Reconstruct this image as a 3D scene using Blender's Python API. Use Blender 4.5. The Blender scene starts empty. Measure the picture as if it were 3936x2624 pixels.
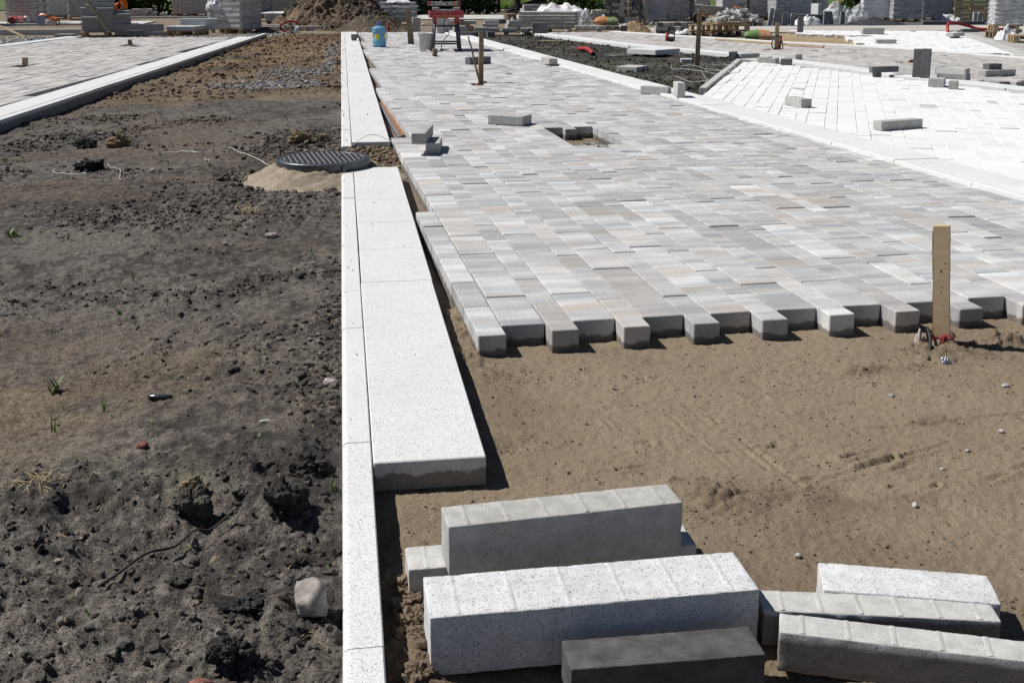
import bpy, math, random
import numpy as np
from mathutils import Vector, Matrix, Euler

# ------------------------------------------------------------------ camera, sky, sun, exposure
scene = bpy.context.scene
COL = scene.collection
random.seed(7)
RNG = np.random.default_rng(7)
R = math.radians

PITCH, YAW, CAM_H = R(12.02), R(8.394), 1.25
_c, _s = math.cos(PITCH), math.sin(PITCH)
FW = Vector((math.sin(YAW) * _c, math.cos(YAW) * _c, -_s))
RT = Vector((math.cos(YAW), -math.sin(YAW), 0))
UP = RT.cross(FW)
camd = bpy.data.cameras.new('camera')
cam = bpy.data.objects.new('camera', camd)
COL.objects.link(cam)
cam.matrix_world = Matrix(((RT.x, UP.x, -FW.x, 0), (RT.y, UP.y, -FW.y, 0), (RT.z, UP.z, -FW.z, CAM_H), (0, 0, 0, 1)))
camd.sensor_width = 36
camd.lens = 39.86
camd.shift_y = -0.1159
camd.clip_start, camd.clip_end = 0.05, 2000
scene.camera = cam

SUN_EL, SHADOW_AZ = R(52), R(-20)          # shadows fall to the right, a little towards the camera
world = bpy.data.worlds.new('World')
scene.world = world
world.use_nodes = True
wn = world.node_tree.nodes
sky = wn.new('ShaderNodeTexSky')
sky.sky_type = 'NISHITA'
sky.sun_disc = False
sky.sun_elevation = SUN_EL
sky.sun_rotation = R(290)
sky.air_density = 0.7
sky.dust_density = 0.2
sky.ozone_density = 1.0
sky.altitude = 300
wn['Background'].inputs['Strength'].default_value = 0.05
world.node_tree.links.new(sky.outputs[0], wn['Background'].inputs['Color'])
sund = bpy.data.lights.new('sun', 'SUN')
sund.energy = 5.0
sund.angle = R(0.53)
sund.color = (1.0, 0.965, 0.91)
sun = bpy.data.objects.new('sun', sund)
COL.objects.link(sun)
sun.rotation_euler = Vector((math.cos(SUN_EL) * math.cos(SHADOW_AZ), math.cos(SUN_EL) * math.sin(SHADOW_AZ), -math.sin(SUN_EL))).to_track_quat('-Z', 'Y').to_euler()
scene.view_settings.view_transform = 'Standard'
scene.view_settings.look = 'None'
scene.view_settings.exposure = 0.0
scene.view_settings.gamma = 1.0
scene.view_settings.use_curve_mapping = False
scene.render.engine = 'CYCLES'

# ------------------------------------------------------------------ helpers: objects
def tag(o, label=None, cat=None, group=None, kind=None):
    if label: o['label'] = label
    if cat: o['category'] = cat
    if group: o['group'] = group
    if kind: o['kind'] = kind
    return o

def link(name, data, loc=(0, 0, 0), rot=(0, 0, 0), parent=None, scale=None):
    o = bpy.data.objects.new(name, data)
    COL.objects.link(o)
    o.location = loc
    o.rotation_euler = rot
    if scale: o.scale = scale
    if parent: o.parent = parent
    return o

def empty(name, loc=(0, 0, 0), rz=0.0, rot=None):
    o = link(name, None, loc, rot or (0, 0, rz))
    o.empty_display_size = 0.1
    return o

def np_mesh(name, V, F, mat=None, smooth=False, cols=None, uvs=None):
    """V (n,3) array, F list of (m,k) int arrays or one array; cols per-vertex colour (n,3)"""
    me = bpy.data.meshes.new(name)
    V = np.asarray(V, dtype=np.float32)
    if isinstance(F, np.ndarray): F = [F]
    F = [f for f in F if len(f)]
    me.vertices.add(len(V))
    me.vertices.foreach_set('co', V.ravel())
    tot = np.concatenate([np.full(len(f), f.shape[1], np.int32) for f in F])
    idx = np.concatenate([f.ravel() for f in F]).astype(np.int32)
    me.loops.add(len(idx))
    me.loops.foreach_set('vertex_index', idx)
    me.polygons.add(len(tot))
    start = np.zeros(len(tot), np.int32)
    start[1:] = np.cumsum(tot)[:-1]
    me.polygons.foreach_set('loop_start', start)
    me.polygons.foreach_set('use_smooth', np.full(len(tot), bool(smooth)))
    if cols is not None:
        a = me.color_attributes.new('col', 'FLOAT_COLOR', 'POINT')
        c4 = np.ones((len(V), 4), np.float32)
        c4[:, :3] = cols
        a.data.foreach_set('color', c4.ravel())
    me.update(calc_edges=True)
    me.validate()
    if mat: me.materials.append(mat)
    return me

class MB:
    """collects pieces into one mesh"""
    def __init__(s): s.v, s.f = [], []
    def add(s, v, f, M=None):
        b = len(s.v)
        for p in v: s.v.append(tuple(M @ Vector(p)) if M else tuple(p))
        for q in f: s.f.append(tuple(b + i for i in q))
        return s
    def box(s, sx, sy, sz, loc=(0, 0, 0), rot=(0, 0, 0), c=0.0, base=False):
        v, f = cbox(sx, sy, sz, c)
        if base: v = [(a, b, d + sz / 2) for a, b, d in v]
        return s.add(v, f, Matrix.Translation(loc) @ Euler(rot).to_matrix().to_4x4())
    def tube(s, pts, r, n=8, cap=True):
        v, f = tube(pts, r, n, cap)
        return s.add(v, f)
    def lathe(s, prof, n=20, loc=(0, 0, 0), rot=(0, 0, 0)):
        v, f = lathe(prof, n)
        return s.add(v, f, Matrix.Translation(loc) @ Euler(rot).to_matrix().to_4x4())
    def mesh(s, name, mat, smooth=False):
        me = bpy.data.meshes.new(name)
        me.from_pydata(s.v, [], s.f)
        if smooth:
            me.polygons.foreach_set('use_smooth', [True] * len(me.polygons))
        if mat: me.materials.append(mat)
        return me
    def build(s, name, mat, parent=None, smooth=False, loc=(0, 0, 0), rot=(0, 0, 0)):
        return link(name, s.mesh(name, mat, smooth), loc, rot, parent)

def cbox(sx, sy, sz, c=0.0):
    h = (sx / 2, sy / 2, sz / 2)
    if c <= 0:
        v = [(a * h[0], b * h[1], d * h[2]) for d in (-1, 1) for b in (-1, 1) for a in (-1, 1)]
        return v, [(0, 2, 3, 1), (4, 5, 7, 6), (0, 1, 5, 4), (2, 6, 7, 3), (0, 4, 6, 2), (1, 3, 7, 5)]
    c = min(c, min(h) * 0.45)
    v, ix = [], {}
    for a in (-1, 1):
        for b in (-1, 1):
            for d in (-1, 1):
                for ax in range(3):
                    sg = (a, b, d)
                    ix[(sg, ax)] = len(v)
                    v.append(tuple(sg[k] * (h[k] if k == ax else h[k] - c) for k in range(3)))
    f = []
    S2 = (-1, 1)
    for ax in range(3):
        o = [k for k in range(3) if k != ax]
        for s_ in S2:
            q = []
            for p, r_ in ((-1, -1), (1, -1), (1, 1), (-1, 1)):
                sg = [0, 0, 0]; sg[ax] = s_; sg[o[0]] = p; sg[o[1]] = r_
                q.append(ix[(tuple(sg), ax)])
            f.append(q)
        for p in S2:
            for r_ in S2:
                sg0 = [0, 0, 0]; sg0[o[0]] = p; sg0[o[1]] = r_
                s0, s1 = list(sg0), list(sg0)
                s0[ax], s1[ax] = -1, 1
                s0, s1 = tuple(s0), tuple(s1)
                f.append([ix[(s0, o[0])], ix[(s1, o[0])], ix[(s1, o[1])], ix[(s0, o[1])]])
    for a in S2:
        for b in S2:
            for d in S2:
                f.append([ix[((a, b, d), k)] for k in range(3)])
    out = []
    for q in f:
        P = [Vector(v[i]) for i in q]
        n = (P[1] - P[0]).cross(P[2] - P[0])
        ctr = sum(P, Vector()) / len(P)
        out.append(tuple(q if n.dot(ctr) > 0 else q[::-1]))
    return v, out

def tube(pts, r, n=8, cap=True):
    pts = [Vector(p) for p in pts]
    v, f = [], []
    ref = Vector((0.31, 0.17, 0.93))
    for i, p in enumerate(pts):
        t = (pts[min(i + 1, len(pts) - 1)] - pts[max(i - 1, 0)]).normalized()
        a = t.cross(ref)
        if a.length < 1e-3: a = t.cross(Vector((1, 0, 0)))
        a.normalize()
        b = t.cross(a)
        rr = r[i] if isinstance(r, (list, tuple)) else r
        for k in range(n):
            th = 2 * math.pi * k / n
            v.append(tuple(p + a * (rr * math.cos(th)) + b * (rr * math.sin(th))))
    for i in range(len(pts) - 1):
        for k in range(n):
            k2 = (k + 1) % n
            f.append((i * n + k, i * n + k2, (i + 1) * n + k2, (i + 1) * n + k))
    if cap:
        f.append(tuple(range(n))[::-1])
        f.append(tuple((len(pts) - 1) * n + k for k in range(n)))
    return v, f

def lathe(prof, n=20):
    v, f = [], []
    for r, z in prof:
        for k in range(n):
            th = 2 * math.pi * k / n
            v.append((r * math.cos(th), r * math.sin(th), z))
    for i in range(len(prof) - 1):
        for k in range(n):
            k2 = (k + 1) % n
            f.append((i * n + k, i * n + k2, (i + 1) * n + k2, (i + 1) * n + k))
    if prof[0][0] > 1e-6: f.append(tuple(range(n))[::-1])
    if prof[-1][0] > 1e-6: f.append(tuple((len(prof) - 1) * n + k for k in range(n)))
    return v, f

def spline(pts, n=6):
    P = [Vector(p) for p in pts]
    out = []
    for i in range(len(P) - 1):
        p0, p1, p2, p3 = P[max(i - 1, 0)], P[i], P[i + 1], P[min(i + 2, len(P) - 1)]
        for k in range(n):
            t = k / n
            out.append(0.5 * ((2 * p1) + (p2 - p0) * t + (2 * p0 - 5 * p1 + 4 * p2 - p3) * t * t + (3 * p1 - p0 - 3 * p2 + p3) * t ** 3))
    out.append(P[-1])
    return out

BOXC = {}
def box_mesh(sx, sy, sz, c, mat, name):
    k = (round(sx, 4), round(sy, 4), round(sz, 4), round(c, 4), mat.name, name)
    if k not in BOXC:
        BOXC[k] = MB().box(sx, sy, sz, (0, 0, sz / 2), c=c).mesh(name, mat)
    return BOXC[k]

# ------------------------------------------------------------------ helpers: noise
_T = RNG.random((256, 256)).astype(np.float32) * 2 - 1
def vn(x, y, s=0):
    x = x + s * 17.31; y = y + s * 9.77
    xi = np.floor(x).astype(int); yi = np.floor(y).astype(int)
    fx, fy = x - xi, y - yi
    fx = fx * fx * fx * (fx * (fx * 6 - 15) + 10); fy = fy * fy * fy * (fy * (fy * 6 - 15) + 10)
    a, b = _T[xi & 255, yi & 255], _T[(xi + 1) & 255, yi & 255]
    c, d = _T[xi & 255, (yi + 1) & 255], _T[(xi + 1) & 255, (yi + 1) & 255]
    return (a * (1 - fx) + b * fx) * (1 - fy) + (c * (1 - fx) + d * fx) * fy
def fbm(x, y, lam, o=4, g=0.5, s=0):
    r, a, k = 0, 1.0, 1.0 / lam
    for i in range(o):
        r = r + a * vn(x * k * math.cos(.6 * i) - y * k * math.sin(.6 * i), x * k * math.sin(.6 * i) + y * k * math.cos(.6 * i), s + i * 3)
        a *= g; k *= 2.03
    return r
def sstep(a, b, x):
    t = np.clip((x - a) / (b - a), 0, 1)
    return t * t * (3 - 2 * t)
def gau(x, y, cx, cy, rx, ry=None, ang=0.0):
    ry = ry or rx
    c, s = math.cos(ang), math.sin(ang)
    u = ((x - cx) * c + (y - cy) * s) / rx
    w = (-(x - cx) * s + (y - cy) * c) / ry
    return np.exp(-(u * u + w * w))
def seg_d(x, y, a, b):
    dx, dy = b[0] - a[0], b[1] - a[1]
    t = np.clip(((x - a[0]) * dx + (y - a[1]) * dy) / (dx * dx + dy * dy), 0, 1)
    return np.hypot(x - a[0] - t * dx, y - a[1] - t * dy), t
def in_poly(x, y, P):
    r = np.zeros(np.shape(x), bool)
    n = len(P)
    for i in range(n):
        (x0, y0), (x1, y1) = P[i], P[(i + 1) % n]
        if y0 == y1: continue
        r ^= ((y0 > y) != (y1 > y)) & (x < (x1 - x0) * (y - y0) / (y1 - y0) + x0)
    return r

# ------------------------------------------------------------------ materials
MATS = {}
class NT:
    def __init__(s, name):
        s.m = bpy.data.materials.new(name)
        s.m.use_nodes = True
        s.t = s.m.node_tree
        s.n = s.t.nodes
        s.b = s.n['Principled BSDF']
        s.b.inputs['Roughness'].default_value = 0.85
        MATS[name] = s.m
    def new(s, t, **k):
        n = s.n.new('ShaderNode' + t)
        for a, v in k.items(): setattr(n, a, v)
        return n
    def l(s, a, b): s.t.links.new(a, b)
    def val(s, sock, v):
        if isinstance(v, bpy.types.NodeSocket): s.l(v, sock)
        else: sock.default_value = v
    def noise(s, co, scale, detail=3, rough=0.55, dist=0):
        n = s.new('TexNoise')
        n.inputs['Scale'].default_value = scale
        n.inputs['Detail'].default_value = detail
        n.inputs['Roughness'].default_value = rough
        n.inputs['Distortion'].default_value = dist
        if co: s.l(co, n.inputs['Vector'])
        return n.outputs['Fac']
    def ramp(s, fac, stops):
        r = s.new('ValToRGB')
        e = r.color_ramp.elements
        while len(e) < len(stops): e.new(0.5)
        for el, (p, c) in zip(e, stops):
            el.position = p
            el.color = (c, c, c, 1) if isinstance(c, (int, float)) else (*c, 1)
        s.l(fac, r.inputs[0])
        return r.outputs[0]
    def mix(s, fac, a, b, mode='MIX'):
        n = s.new('Mix', data_type='RGBA', blend_type=mode)
        s.val(n.inputs[0], fac)
        for sock, v in ((n.inputs[6], a), (n.inputs[7], b)):
            if isinstance(v, bpy.types.NodeSocket): s.l(v, sock)
            else: sock.default_value = (v, v, v, 1) if isinstance(v, (int, float)) else (*v, 1)
        return n.outputs[2]
    def math(s, op, a, b=0.0, c=None):
        n = s.new('Math', operation=op)
        s.val(n.inputs[0], a); s.val(n.inputs[1], b)
        if c is not None: s.val(n.inputs[2], c)
        return n.outputs[0]
    def pos(s):
        return s.new('NewGeometry').outputs['Position']
    def obj(s):
        return s.new('TexCoord').outputs['Object']
    def mapv(s, v, scale=(1, 1, 1), rot=(0, 0, 0), loc=(0, 0, 0)):
        n = s.new('Mapping')
        n.inputs['Scale'].default_value = scale
        n.inputs['Rotation'].default_value = rot
        if isinstance(loc, bpy.types.NodeSocket): s.l(loc, n.inputs['Location'])
        else: n.inputs['Location'].default_value = loc
        s.l(v, n.inputs['Vector'])
        return n.outputs[0]
    def bump(s, h, dist=0.002, strength=1.0, prev=None):
        n = s.new('Bump')
        n.inputs['Strength'].default_value = strength
        n.inputs['Distance'].default_value = dist
        s.l(h, n.inputs['Height'])
        if prev: s.l(prev, n.inputs['Normal'])
        s.l(n.outputs[0], s.b.inputs['Normal'])
        return n.outputs[0]
    def color(s, c):
        if isinstance(c, bpy.types.NodeSocket): s.l(c, s.b.inputs['Base Color'])
        else: s.b.inputs['Base Color'].default_value = (*c, 1)
        return s
    def rough(s, r): s.val(s.b.inputs['Roughness'], r); return s
    def damp(s, c, z0=-0.052, k=0.55, amp=0.05):
        p = s.pos()
        sep = s.new('SeparateXYZ')
        s.l(p, sep.inputs[0])
        e = s.math('ADD', sep.outputs[2], s.math('MULTIPLY', s.math('SUBTRACT', s.noise(p, 22, 4, 0.6), 0.5), amp))
        m = s.new('MapRange')
        s.l(e, m.inputs[0])
        for i, v in ((1, z0 - 0.004), (2, z0 + 0.004), (3, k), (4, 0.0)): m.inputs[i].default_value = v
        return s.mix(m.outputs[0], c, s.mix(1.0, c, (0.30, 0.27, 0.24), 'MULTIPLY'))
    def rnd(s): return s.new('ObjectInfo').outputs['Random']

def m_granite(name, base=(0.745, 0.745, 0.75), speck=(0.20, 0.215, 0.26), amount=0.408):
    t = NT(name)
    p = t.pos()
    a = t.noise(p, 320, 2, 0.65)
    b = t.noise(p, 130, 1, 0.5)
    big = t.noise(p, 2.3, 4, 0.6)
    sp = t.ramp(a, [(amount - 0.04, 1.0), (amount + 0.03, 0.0)])
    c = t.mix(sp, base, speck)
    c = t.mix(t.ramp(b, [(0.60, 0.0), (0.68, 0.45)]), c, tuple(x * 0.62 for x in base))
    c = t.mix(t.ramp(big, [(0.46, 0.0), (0.72, 0.6)]), c, t.mix(0.5, c, (0.56, 0.52, 0.44)))
    st = t.noise(p, 7.0, 5, 0.7)
    c = t.mix(t.ramp(st, [(0.60, 0.0), (0.74, 0.5)]), c, (0.44, 0.38, 0.29))
    c = t.mix(t.math('MULTIPLY', t.rnd(), 0.10), c, (0.55, 0.55, 0.55))
    c = t.damp(c, -0.036, 0.9)
    t.color(c).rough(0.75)
    t.bump(a, 0.0008, 0.6)
    return t.m

def m_concrete(name, base, var=0.25, dirt=(0.25, 0.23, 0.2), darken=None, speckle=0.0, scale=1.0):
    t = NT(name)
    p = t.obj()
    p = t.mapv(p, loc=t.math('MULTIPLY', t.rnd(), 40.0))
    fine = t.noise(p, 260 * scale, 2, 0.7)
    mid = t.noise(p, 24 * scale, 5, 0.65)
    big = t.noise(p, 5 * scale, 4, 0.6)
    lo = tuple(x * (1 - var) for x in base)
    hi = tuple(min(0.92, x * (1 + var * 0.55)) for x in base)
    c = t.mix(t.ramp(mid, [(0.3, 0.0), (0.72, 1.0)]), lo, hi)
    c = t.mix(t.ramp(big, [(0.48, 0.0), (0.75, 0.55)]), c, dirt, 'MIX')
    c = t.mix(t.math('MULTIPLY', t.rnd(), 0.22), c, lo)
    pit = t.ramp(fine, [(0.34, 1.0), (0.42, 0.0)])
    c = t.mix(t.math('MULTIPLY', pit, 0.45 + speckle), c, (0.07, 0.07, 0.075))
    if darken is not None: c = t.damp(c, darken, 0.85, 0.022)  # darkens the concrete below the given height
    t.color(c).rough(0.88)
    h = t.math('ADD', t.math('MULTIPLY', fine, 0.6), mid)
    t.bump(h, 0.0016, 0.8)
    return t.m

def m_paver(name, ang, single, tints, vari=1.0):
    """blended concrete paver: bands of tone run across each piece; single = one object per paver"""
    t = NT(name)
    p = t.pos()
    if single:
        r = t.rnd()
    else:
        r = t.new('Attribute', attribute_name='pid').outputs['Fac']
    off = t.new('CombineXYZ')
    t.l(t.math('MULTIPLY', r, 61.7), off.inputs[0]); t.l(t.math('MULTIPLY', r, 97.3), off.inputs[1])
    q = t.mapv(p, rot=(0, 0, -ang))
    q = t.mapv(q, loc=off.outputs[0])
    qs = t.mapv(q, scale=(1.3, 7.5, 1))
    qf = t.mapv(q, scale=(10.0, 85.0, 1))
    band = t.noise(qs, 1.0, 3, 0.6, 0.0)
    streak = t.noise(qf, 1.0, 3, 0.6)
    fine = t.noise(p, 300, 2, 0.7)
    lo, mid, hi, warm = tints
    b2 = t.math('ADD', band, t.math('MULTIPLY', t.math('SUBTRACT', streak, 0.5), 0.28))
    c = t.ramp(b2, [(0.27, lo), (0.47, mid), (0.66, hi)])
    qw = t.mapv(q, scale=(1.2, 5.0, 1), loc=(5.3, 2.1, 0))
    wf = t.noise(qw, 1.0, 2, 0.5)
    c = t.mix(t.ramp(wf, [(0.555, 0.0), (0.68, 0.72)]), c, warm)
    # whole-piece tone
    whole = t.ramp(r, [(0.0, 0.80), (0.35, 0.96), (0.7, 1.03), (1.0, 1.18)])
    r2 = t.math('FRACT', t.math('MULTIPLY', r, 37.17))
    c = t.mix(t.ramp(r2, [(0.78, 0.0), (1.0, 0.36)]), c, warm)
    c = t.mix(vari, c, whole, 'MULTIPLY')
    pit = t.ramp(fine, [(0.36, 1.0), (0.44, 0.0)])
    c = t.mix(t.math('MULTIPLY', pit, 0.25), c, (0.12, 0.12, 0.13))
    grain = t.noise(p, 140, 3, 0.75)
    c = t.mix(1.0, c, t.ramp(grain, [(0.28, 0.80), (0.72, 1.16)]), 'MULTIPLY')
    soilg = t.noise(p, 3.0, 4, 0.7)
    c = t.mix(t.ramp(soilg, [(0.55, 0.0), (0.8, 0.3)]), c, (0.42, 0.38, 0.32))
    c = t.damp(c, -0.058, 0.9)
    t.color(c).rough(0.86)
    t.bump(t.math('ADD', fine, t.math('MULTIPLY', streak, 0.4)), 0.0010, 0.7)
    return t.m

def m_ground(name, rough=0.95, fs=210.0, fdist=0.008, ms=48, gloss=None, tint=0.35):
    """heightfield ground: colour attribute x fine grain"""
    t = NT(name)
    p = t.pos()
    a = t.new('Attribute', attribute_name='col').outputs['Color']
    f1 = t.noise(p, fs, 3, 0.7)
    f2 = t.noise(p, ms, 4, 0.65)
    v = t.ramp(f1, [(0.34, max(0.1, 1.0 - tint * 1.25)), (0.5, 1.0), (0.66, 1.0 + tint)])
    c = t.mix(1.0, a, v, 'MULTIPLY')
    v2 = t.ramp(f2, [(0.3, 1 - tint * 0.9), (0.7, 1 + tint * 0.5)])
    c = t.mix(1.0, c, v2, 'MULTIPLY')
    vo = t.new('TexVoronoi')
    vo.inputs['Scale'].default_value = 90
    t.l(p, vo.inputs['Vector'])
    peb = t.ramp(vo.outputs['Distance'], [(0.10, 1.0), (0.16, 0.0)])
    sel = t.noise(p, 37, 1, 0.5)
    peb = t.math('MULTIPLY', peb, t.ramp(sel, [(0.62, 0.0), (0.66, 1.0)]))
    c = t.mix(t.math('MULTIPLY', peb, 0.5), c, (0.33, 0.29, 0.24))
    t.color(c).rough(rough)
    h = t.math('ADD', t.math('MULTIPLY', f1, 0.5), t.math('MULTIPLY', f2, 1.6))
    t.bump(h, fdist, 1.0)
    return t.m

def m_attr(name, rough=0.92, fs=150.0, tint=0.3, dist=0.002):
    t = NT(name)
    p = t.pos()
    a = t.new('Attribute', attribute_name='col').outputs['Color']
    f1 = t.noise(p, fs, 3, 0.7)
    c = t.mix(1.0, a, t.ramp(f1, [(0.25, 1 - tint), (0.75, 1 + tint * 0.7)]), 'MULTIPLY')
    t.color(c).rough(rough)
    t.bump(f1, dist, 0.8)
    return t.m

def m_wood(name, light, dark, scale=1.0):
    t = NT(name)
    p = t.mapv(t.obj(), loc=t.math('MULTIPLY', t.rnd(), 31.0))
    g = t.noise(t.mapv(p, scale=(3 * scale, 30 * scale, 30 * scale)), 1.0, 4, 0.6, 0.8)
    b = t.noise(p, 6 * scale, 4, 0.6)
    c = t.mix(t.ramp(g, [(0.3, 0.0), (0.7, 1.0)]), dark, light)
    c = t.mix(t.ramp(b, [(0.5, 0.0), (0.75, 0.5)]), c, tuple(x * 0.55 for x in dark))
    c = t.mix(t.math('MULTIPLY', t.rnd(), 0.35), c, dark)
    t.color(c).rough(0.8)
    t.bump(g, 0.0015, 0.6)
    return t.m

def m_flat(name, col, rough=0.5, metal=0.0, var=0.25, scale=20.0, dirt=None, bump=0.0):
    t = NT(name)
    p = t.obj()
    n = t.noise(p, scale, 4, 0.65)
    c = t.mix(t.ramp(n, [(0.3, 0.0), (0.7, 1.0)]), tuple(x * (1 - var) for x in col), tuple(min(0.95, x * (1 + var * 0.5)) for x in col))
    if dirt:
        d = t.noise(p, scale * 0.35, 5, 0.7)
        c = t.mix(t.ramp(d, [(0.5, 0.0), (0.68, 0.7)]), c, dirt)
    t.color(c).rough(t.ramp(n, [(0.2, max(0.05, rough - 0.12)), (0.8, min(1, rough + 0.12))]))
    t.b.inputs['Metallic'].default_value = metal
    if bump: t.bump(n, bump, 0.7)
    return t.m

def m_film(name, col=(0.80, 0.83, 0.87), alpha=0.38, rough=0.28):
    t = NT(name)
    p = t.obj()
    n = t.noise(t.mapv(p, scale=(2.0, 2.0, 9.0)), 1.6, 4, 0.6, 1.2)
    n2 = t.noise(p, 40, 3, 0.6, 0.5)
    t.color(col).rough(rough)
    a = t.ramp(n, [(0.34, max(0.0, alpha - 0.28)), (0.66, min(1.0, alpha + 0.25))])
    t.l(a, t.b.inputs['Alpha'])
    t.bump(t.math('ADD', n, t.math('MULTIPLY', n2, 0.25)), 0.02, 0.7)
    return t.m

def m_leaf(name, lo, hi):
    t = NT(name)
    c = t.mix(t.new('Attribute', attribute_name='pid').outputs['Fac'], lo, hi)
    t.color(c).rough(0.55)
    tr = t.new('BsdfTranslucent')
    t.l(c, tr.inputs[0])
    mx = t.new('MixShader')
    mx.inputs[0].default_value = 0.3
    t.l(t.b.outputs[0], mx.inputs[1]); t.l(tr.outputs[0], mx.inputs[2])
    t.l(mx.outputs[0], t.n['Material Output'].inputs[0])
    return t.m

PANG = R(2.05)            # main pavers are turned a little to the left of the kerb
LANG, WANG, SANG = R(-6.2), R(-24.3), R(12.0)
GREYT = ((0.30, 0.308, 0.335), (0.45, 0.453, 0.463), (0.62, 0.618, 0.61), (0.46, 0.40, 0.34))
LEFTT = ((0.34, 0.33, 0.34), (0.45, 0.43, 0.42), (0.56, 0.545, 0.53), (0.44, 0.40, 0.36))
WHITT = ((0.76, 0.76, 0.765), (0.80, 0.80, 0.805), (0.83, 0.83, 0.835), (0.76, 0.745, 0.71))
M_GRAN = m_granite('granite')
M_WHITEC = m_granite('white_concrete', (0.74, 0.74, 0.745), (0.47, 0.48, 0.50), 0.37)
M_PAV1, M_PAV = m_paver('paver_single', PANG, True, GREYT), m_paver('paver_many', PANG, False, GREYT)
M_LPAV1, M_LPAV = m_paver('paver_left_single', LANG, True, LEFTT), m_paver('paver_left_many', LANG, False, LEFTT)
M_SPAV1, M_SPAV = m_paver('paver_path_single', SANG, True, LEFTT), m_paver('paver_path_many', SANG, False, LEFTT)
M_WPAV1, M_WPAV = m_paver('paver_white_single', WANG, True, WHITT, 0.22), m_paver('paver_white_many', WANG, False, WHITT, 0.22)
M_SOIL = m_ground('soil', tint=0.62)
M_SAND = m_ground('sand', fs=420, fdist=0.0036, ms=110, tint=0.22)
M_CLOD = m_attr('clods', fs=220, tint=0.35, dist=0.003)
M_STONE = m_attr('stones', fs=120, tint=0.25, rough=0.8)
M_BLOCK = m_concrete('block_concrete', (0.49, 0.482, 0.46), 0.30)
M_BLOCKD = m_concrete('block_dark', (0.15, 0.15, 0.155), dirt=(0.13, 0.125, 0.12))
M_BLOCKW = m_concrete('block_white', (0.68, 0.68, 0.69), 0.2, (0.46, 0.46, 0.49), speckle=0.45)
M_BLOCKL = m_concrete('block_light', (0.55, 0.545, 0.525), dirt=(0.36, 0.35, 0.33))
M_BLOCKF = m_concrete('block_dark_below', (0.55, 0.545, 0.525), dirt=(0.40, 0.39, 0.37), darken=-0.014)  # pale top, sides darkened from just below the top edge down
M_BLOCKC = m_concrete('block_near_black', (0.10, 0.099, 0.102), 0.6, dirt=(0.055, 0.052, 0.05), speckle=0.2)  # near-black concrete, for one foreground block alone
M_SLABG = m_concrete('slab_grey', (0.34, 0.345, 0.34), 0.18, (0.25, 0.25, 0.245))
M_BRICK = m_concrete('brick_pinkish', (0.52, 0.485, 0.47), 0.2, (0.31, 0.29, 0.28))
M_WOOD = m_wood('raw_wood', (0.56, 0.45, 0.30), (0.45, 0.34, 0.21))
M_WOODP = m_wood('pallet_wood', (0.56, 0.45, 0.30), (0.36, 0.26, 0.15))
M_WOODD = m_wood('weathered_wood', (0.33, 0.25, 0.16), (0.17, 0.12, 0.075))
M_FILM = m_film('stretch_film')
M_FILMW = m_film('white_film', (0.86, 0.87, 0.89), 0.85, 0.35)
M_IRON = m_flat('cast_iron', (0.085, 0.098, 0.118), 0.42, 0.4, 0.3, 40, dirt=(0.22, 0.18, 0.13), bump=0.001)
M_IRONL = m_flat('worn_iron', (0.27, 0.255, 0.23), 0.8, 0.0, 0.3, 60)
M_TWINE = m_flat('red_twine', (0.42, 0.06, 0.08), 0.7, 0, 0.4, 80)
M_RED = m_flat('red_paint', (0.36, 0.03, 0.045), 0.4, 0, 0.3, 14, dirt=(0.38, 0.25, 0.22))
M_NAVY = m_flat('dark_blue_paint', (0.030, 0.042, 0.07), 0.5, 0, 0.3, 16, dirt=(0.16, 0.15, 0.14))
M_STEEL = m_flat('steel', (0.45, 0.45, 0.45), 0.4, 0.7, 0.25, 18, dirt=(0.3, 0.28, 0.25))
M_GALV = m_flat('bucket_grey', (0.42, 0.425, 0.42), 0.55, 0.15, 0.25, 12, dirt=(0.34, 0.32, 0.28))
M_RUST = m_flat('rusty_steel', (0.34, 0.15, 0.05), 0.75, 0.2, 0.35, 22, dirt=(0.16, 0.13, 0.11))
M_REDPL = m_flat('red_plastic', (0.36, 0.032, 0.032), 0.5, 0, 0.2, 10)
M_ORANGE = m_flat('orange_paint', (0.75, 0.20, 0.03), 0.45, 0, 0.25, 12, dirt=(0.4, 0.25, 0.16))
M_BLACK = m_flat('black_rubber', (0.018, 0.018, 0.02), 0.55, 0, 0.3, 12, dirt=(0.08, 0.075, 0.07))
M_WIRE = m_flat('pale_wire', (0.72, 0.71, 0.68), 0.35, 0.1, 0.15, 30)
M_CAST = m_concrete('manhole_concrete', (0.35, 0.285, 0.205), 0.45, (0.20, 0.155, 0.105), speckle=0.2, scale=0.45)
M_CONC = m_concrete('wall_concrete', (0.36, 0.35, 0.33), 0.2, (0.25, 0.235, 0.21), scale=0.25)
M_BARK = m_flat('bark', (0.055, 0.045, 0.035), 0.9, 0, 0.5, 18, bump=0.01)
M_LEAF = m_leaf('leaves', (0.022, 0.048, 0.012), (0.075, 0.13, 0.028))
M_LEAFD = m_leaf('spruce_needles', (0.012, 0.028, 0.014), (0.04, 0.075, 0.028))
M_GRASS = m_leaf('grass_blades', (0.07, 0.14, 0.02), (0.20, 0.30, 0.06))
M_WEED = m_leaf('weed_leaves', (0.05, 0.10, 0.02), (0.14, 0.20, 0.045))
M_STRAW = m_leaf('dry_straw', (0.30, 0.22, 0.12), (0.50, 0.40, 0.24))

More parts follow.
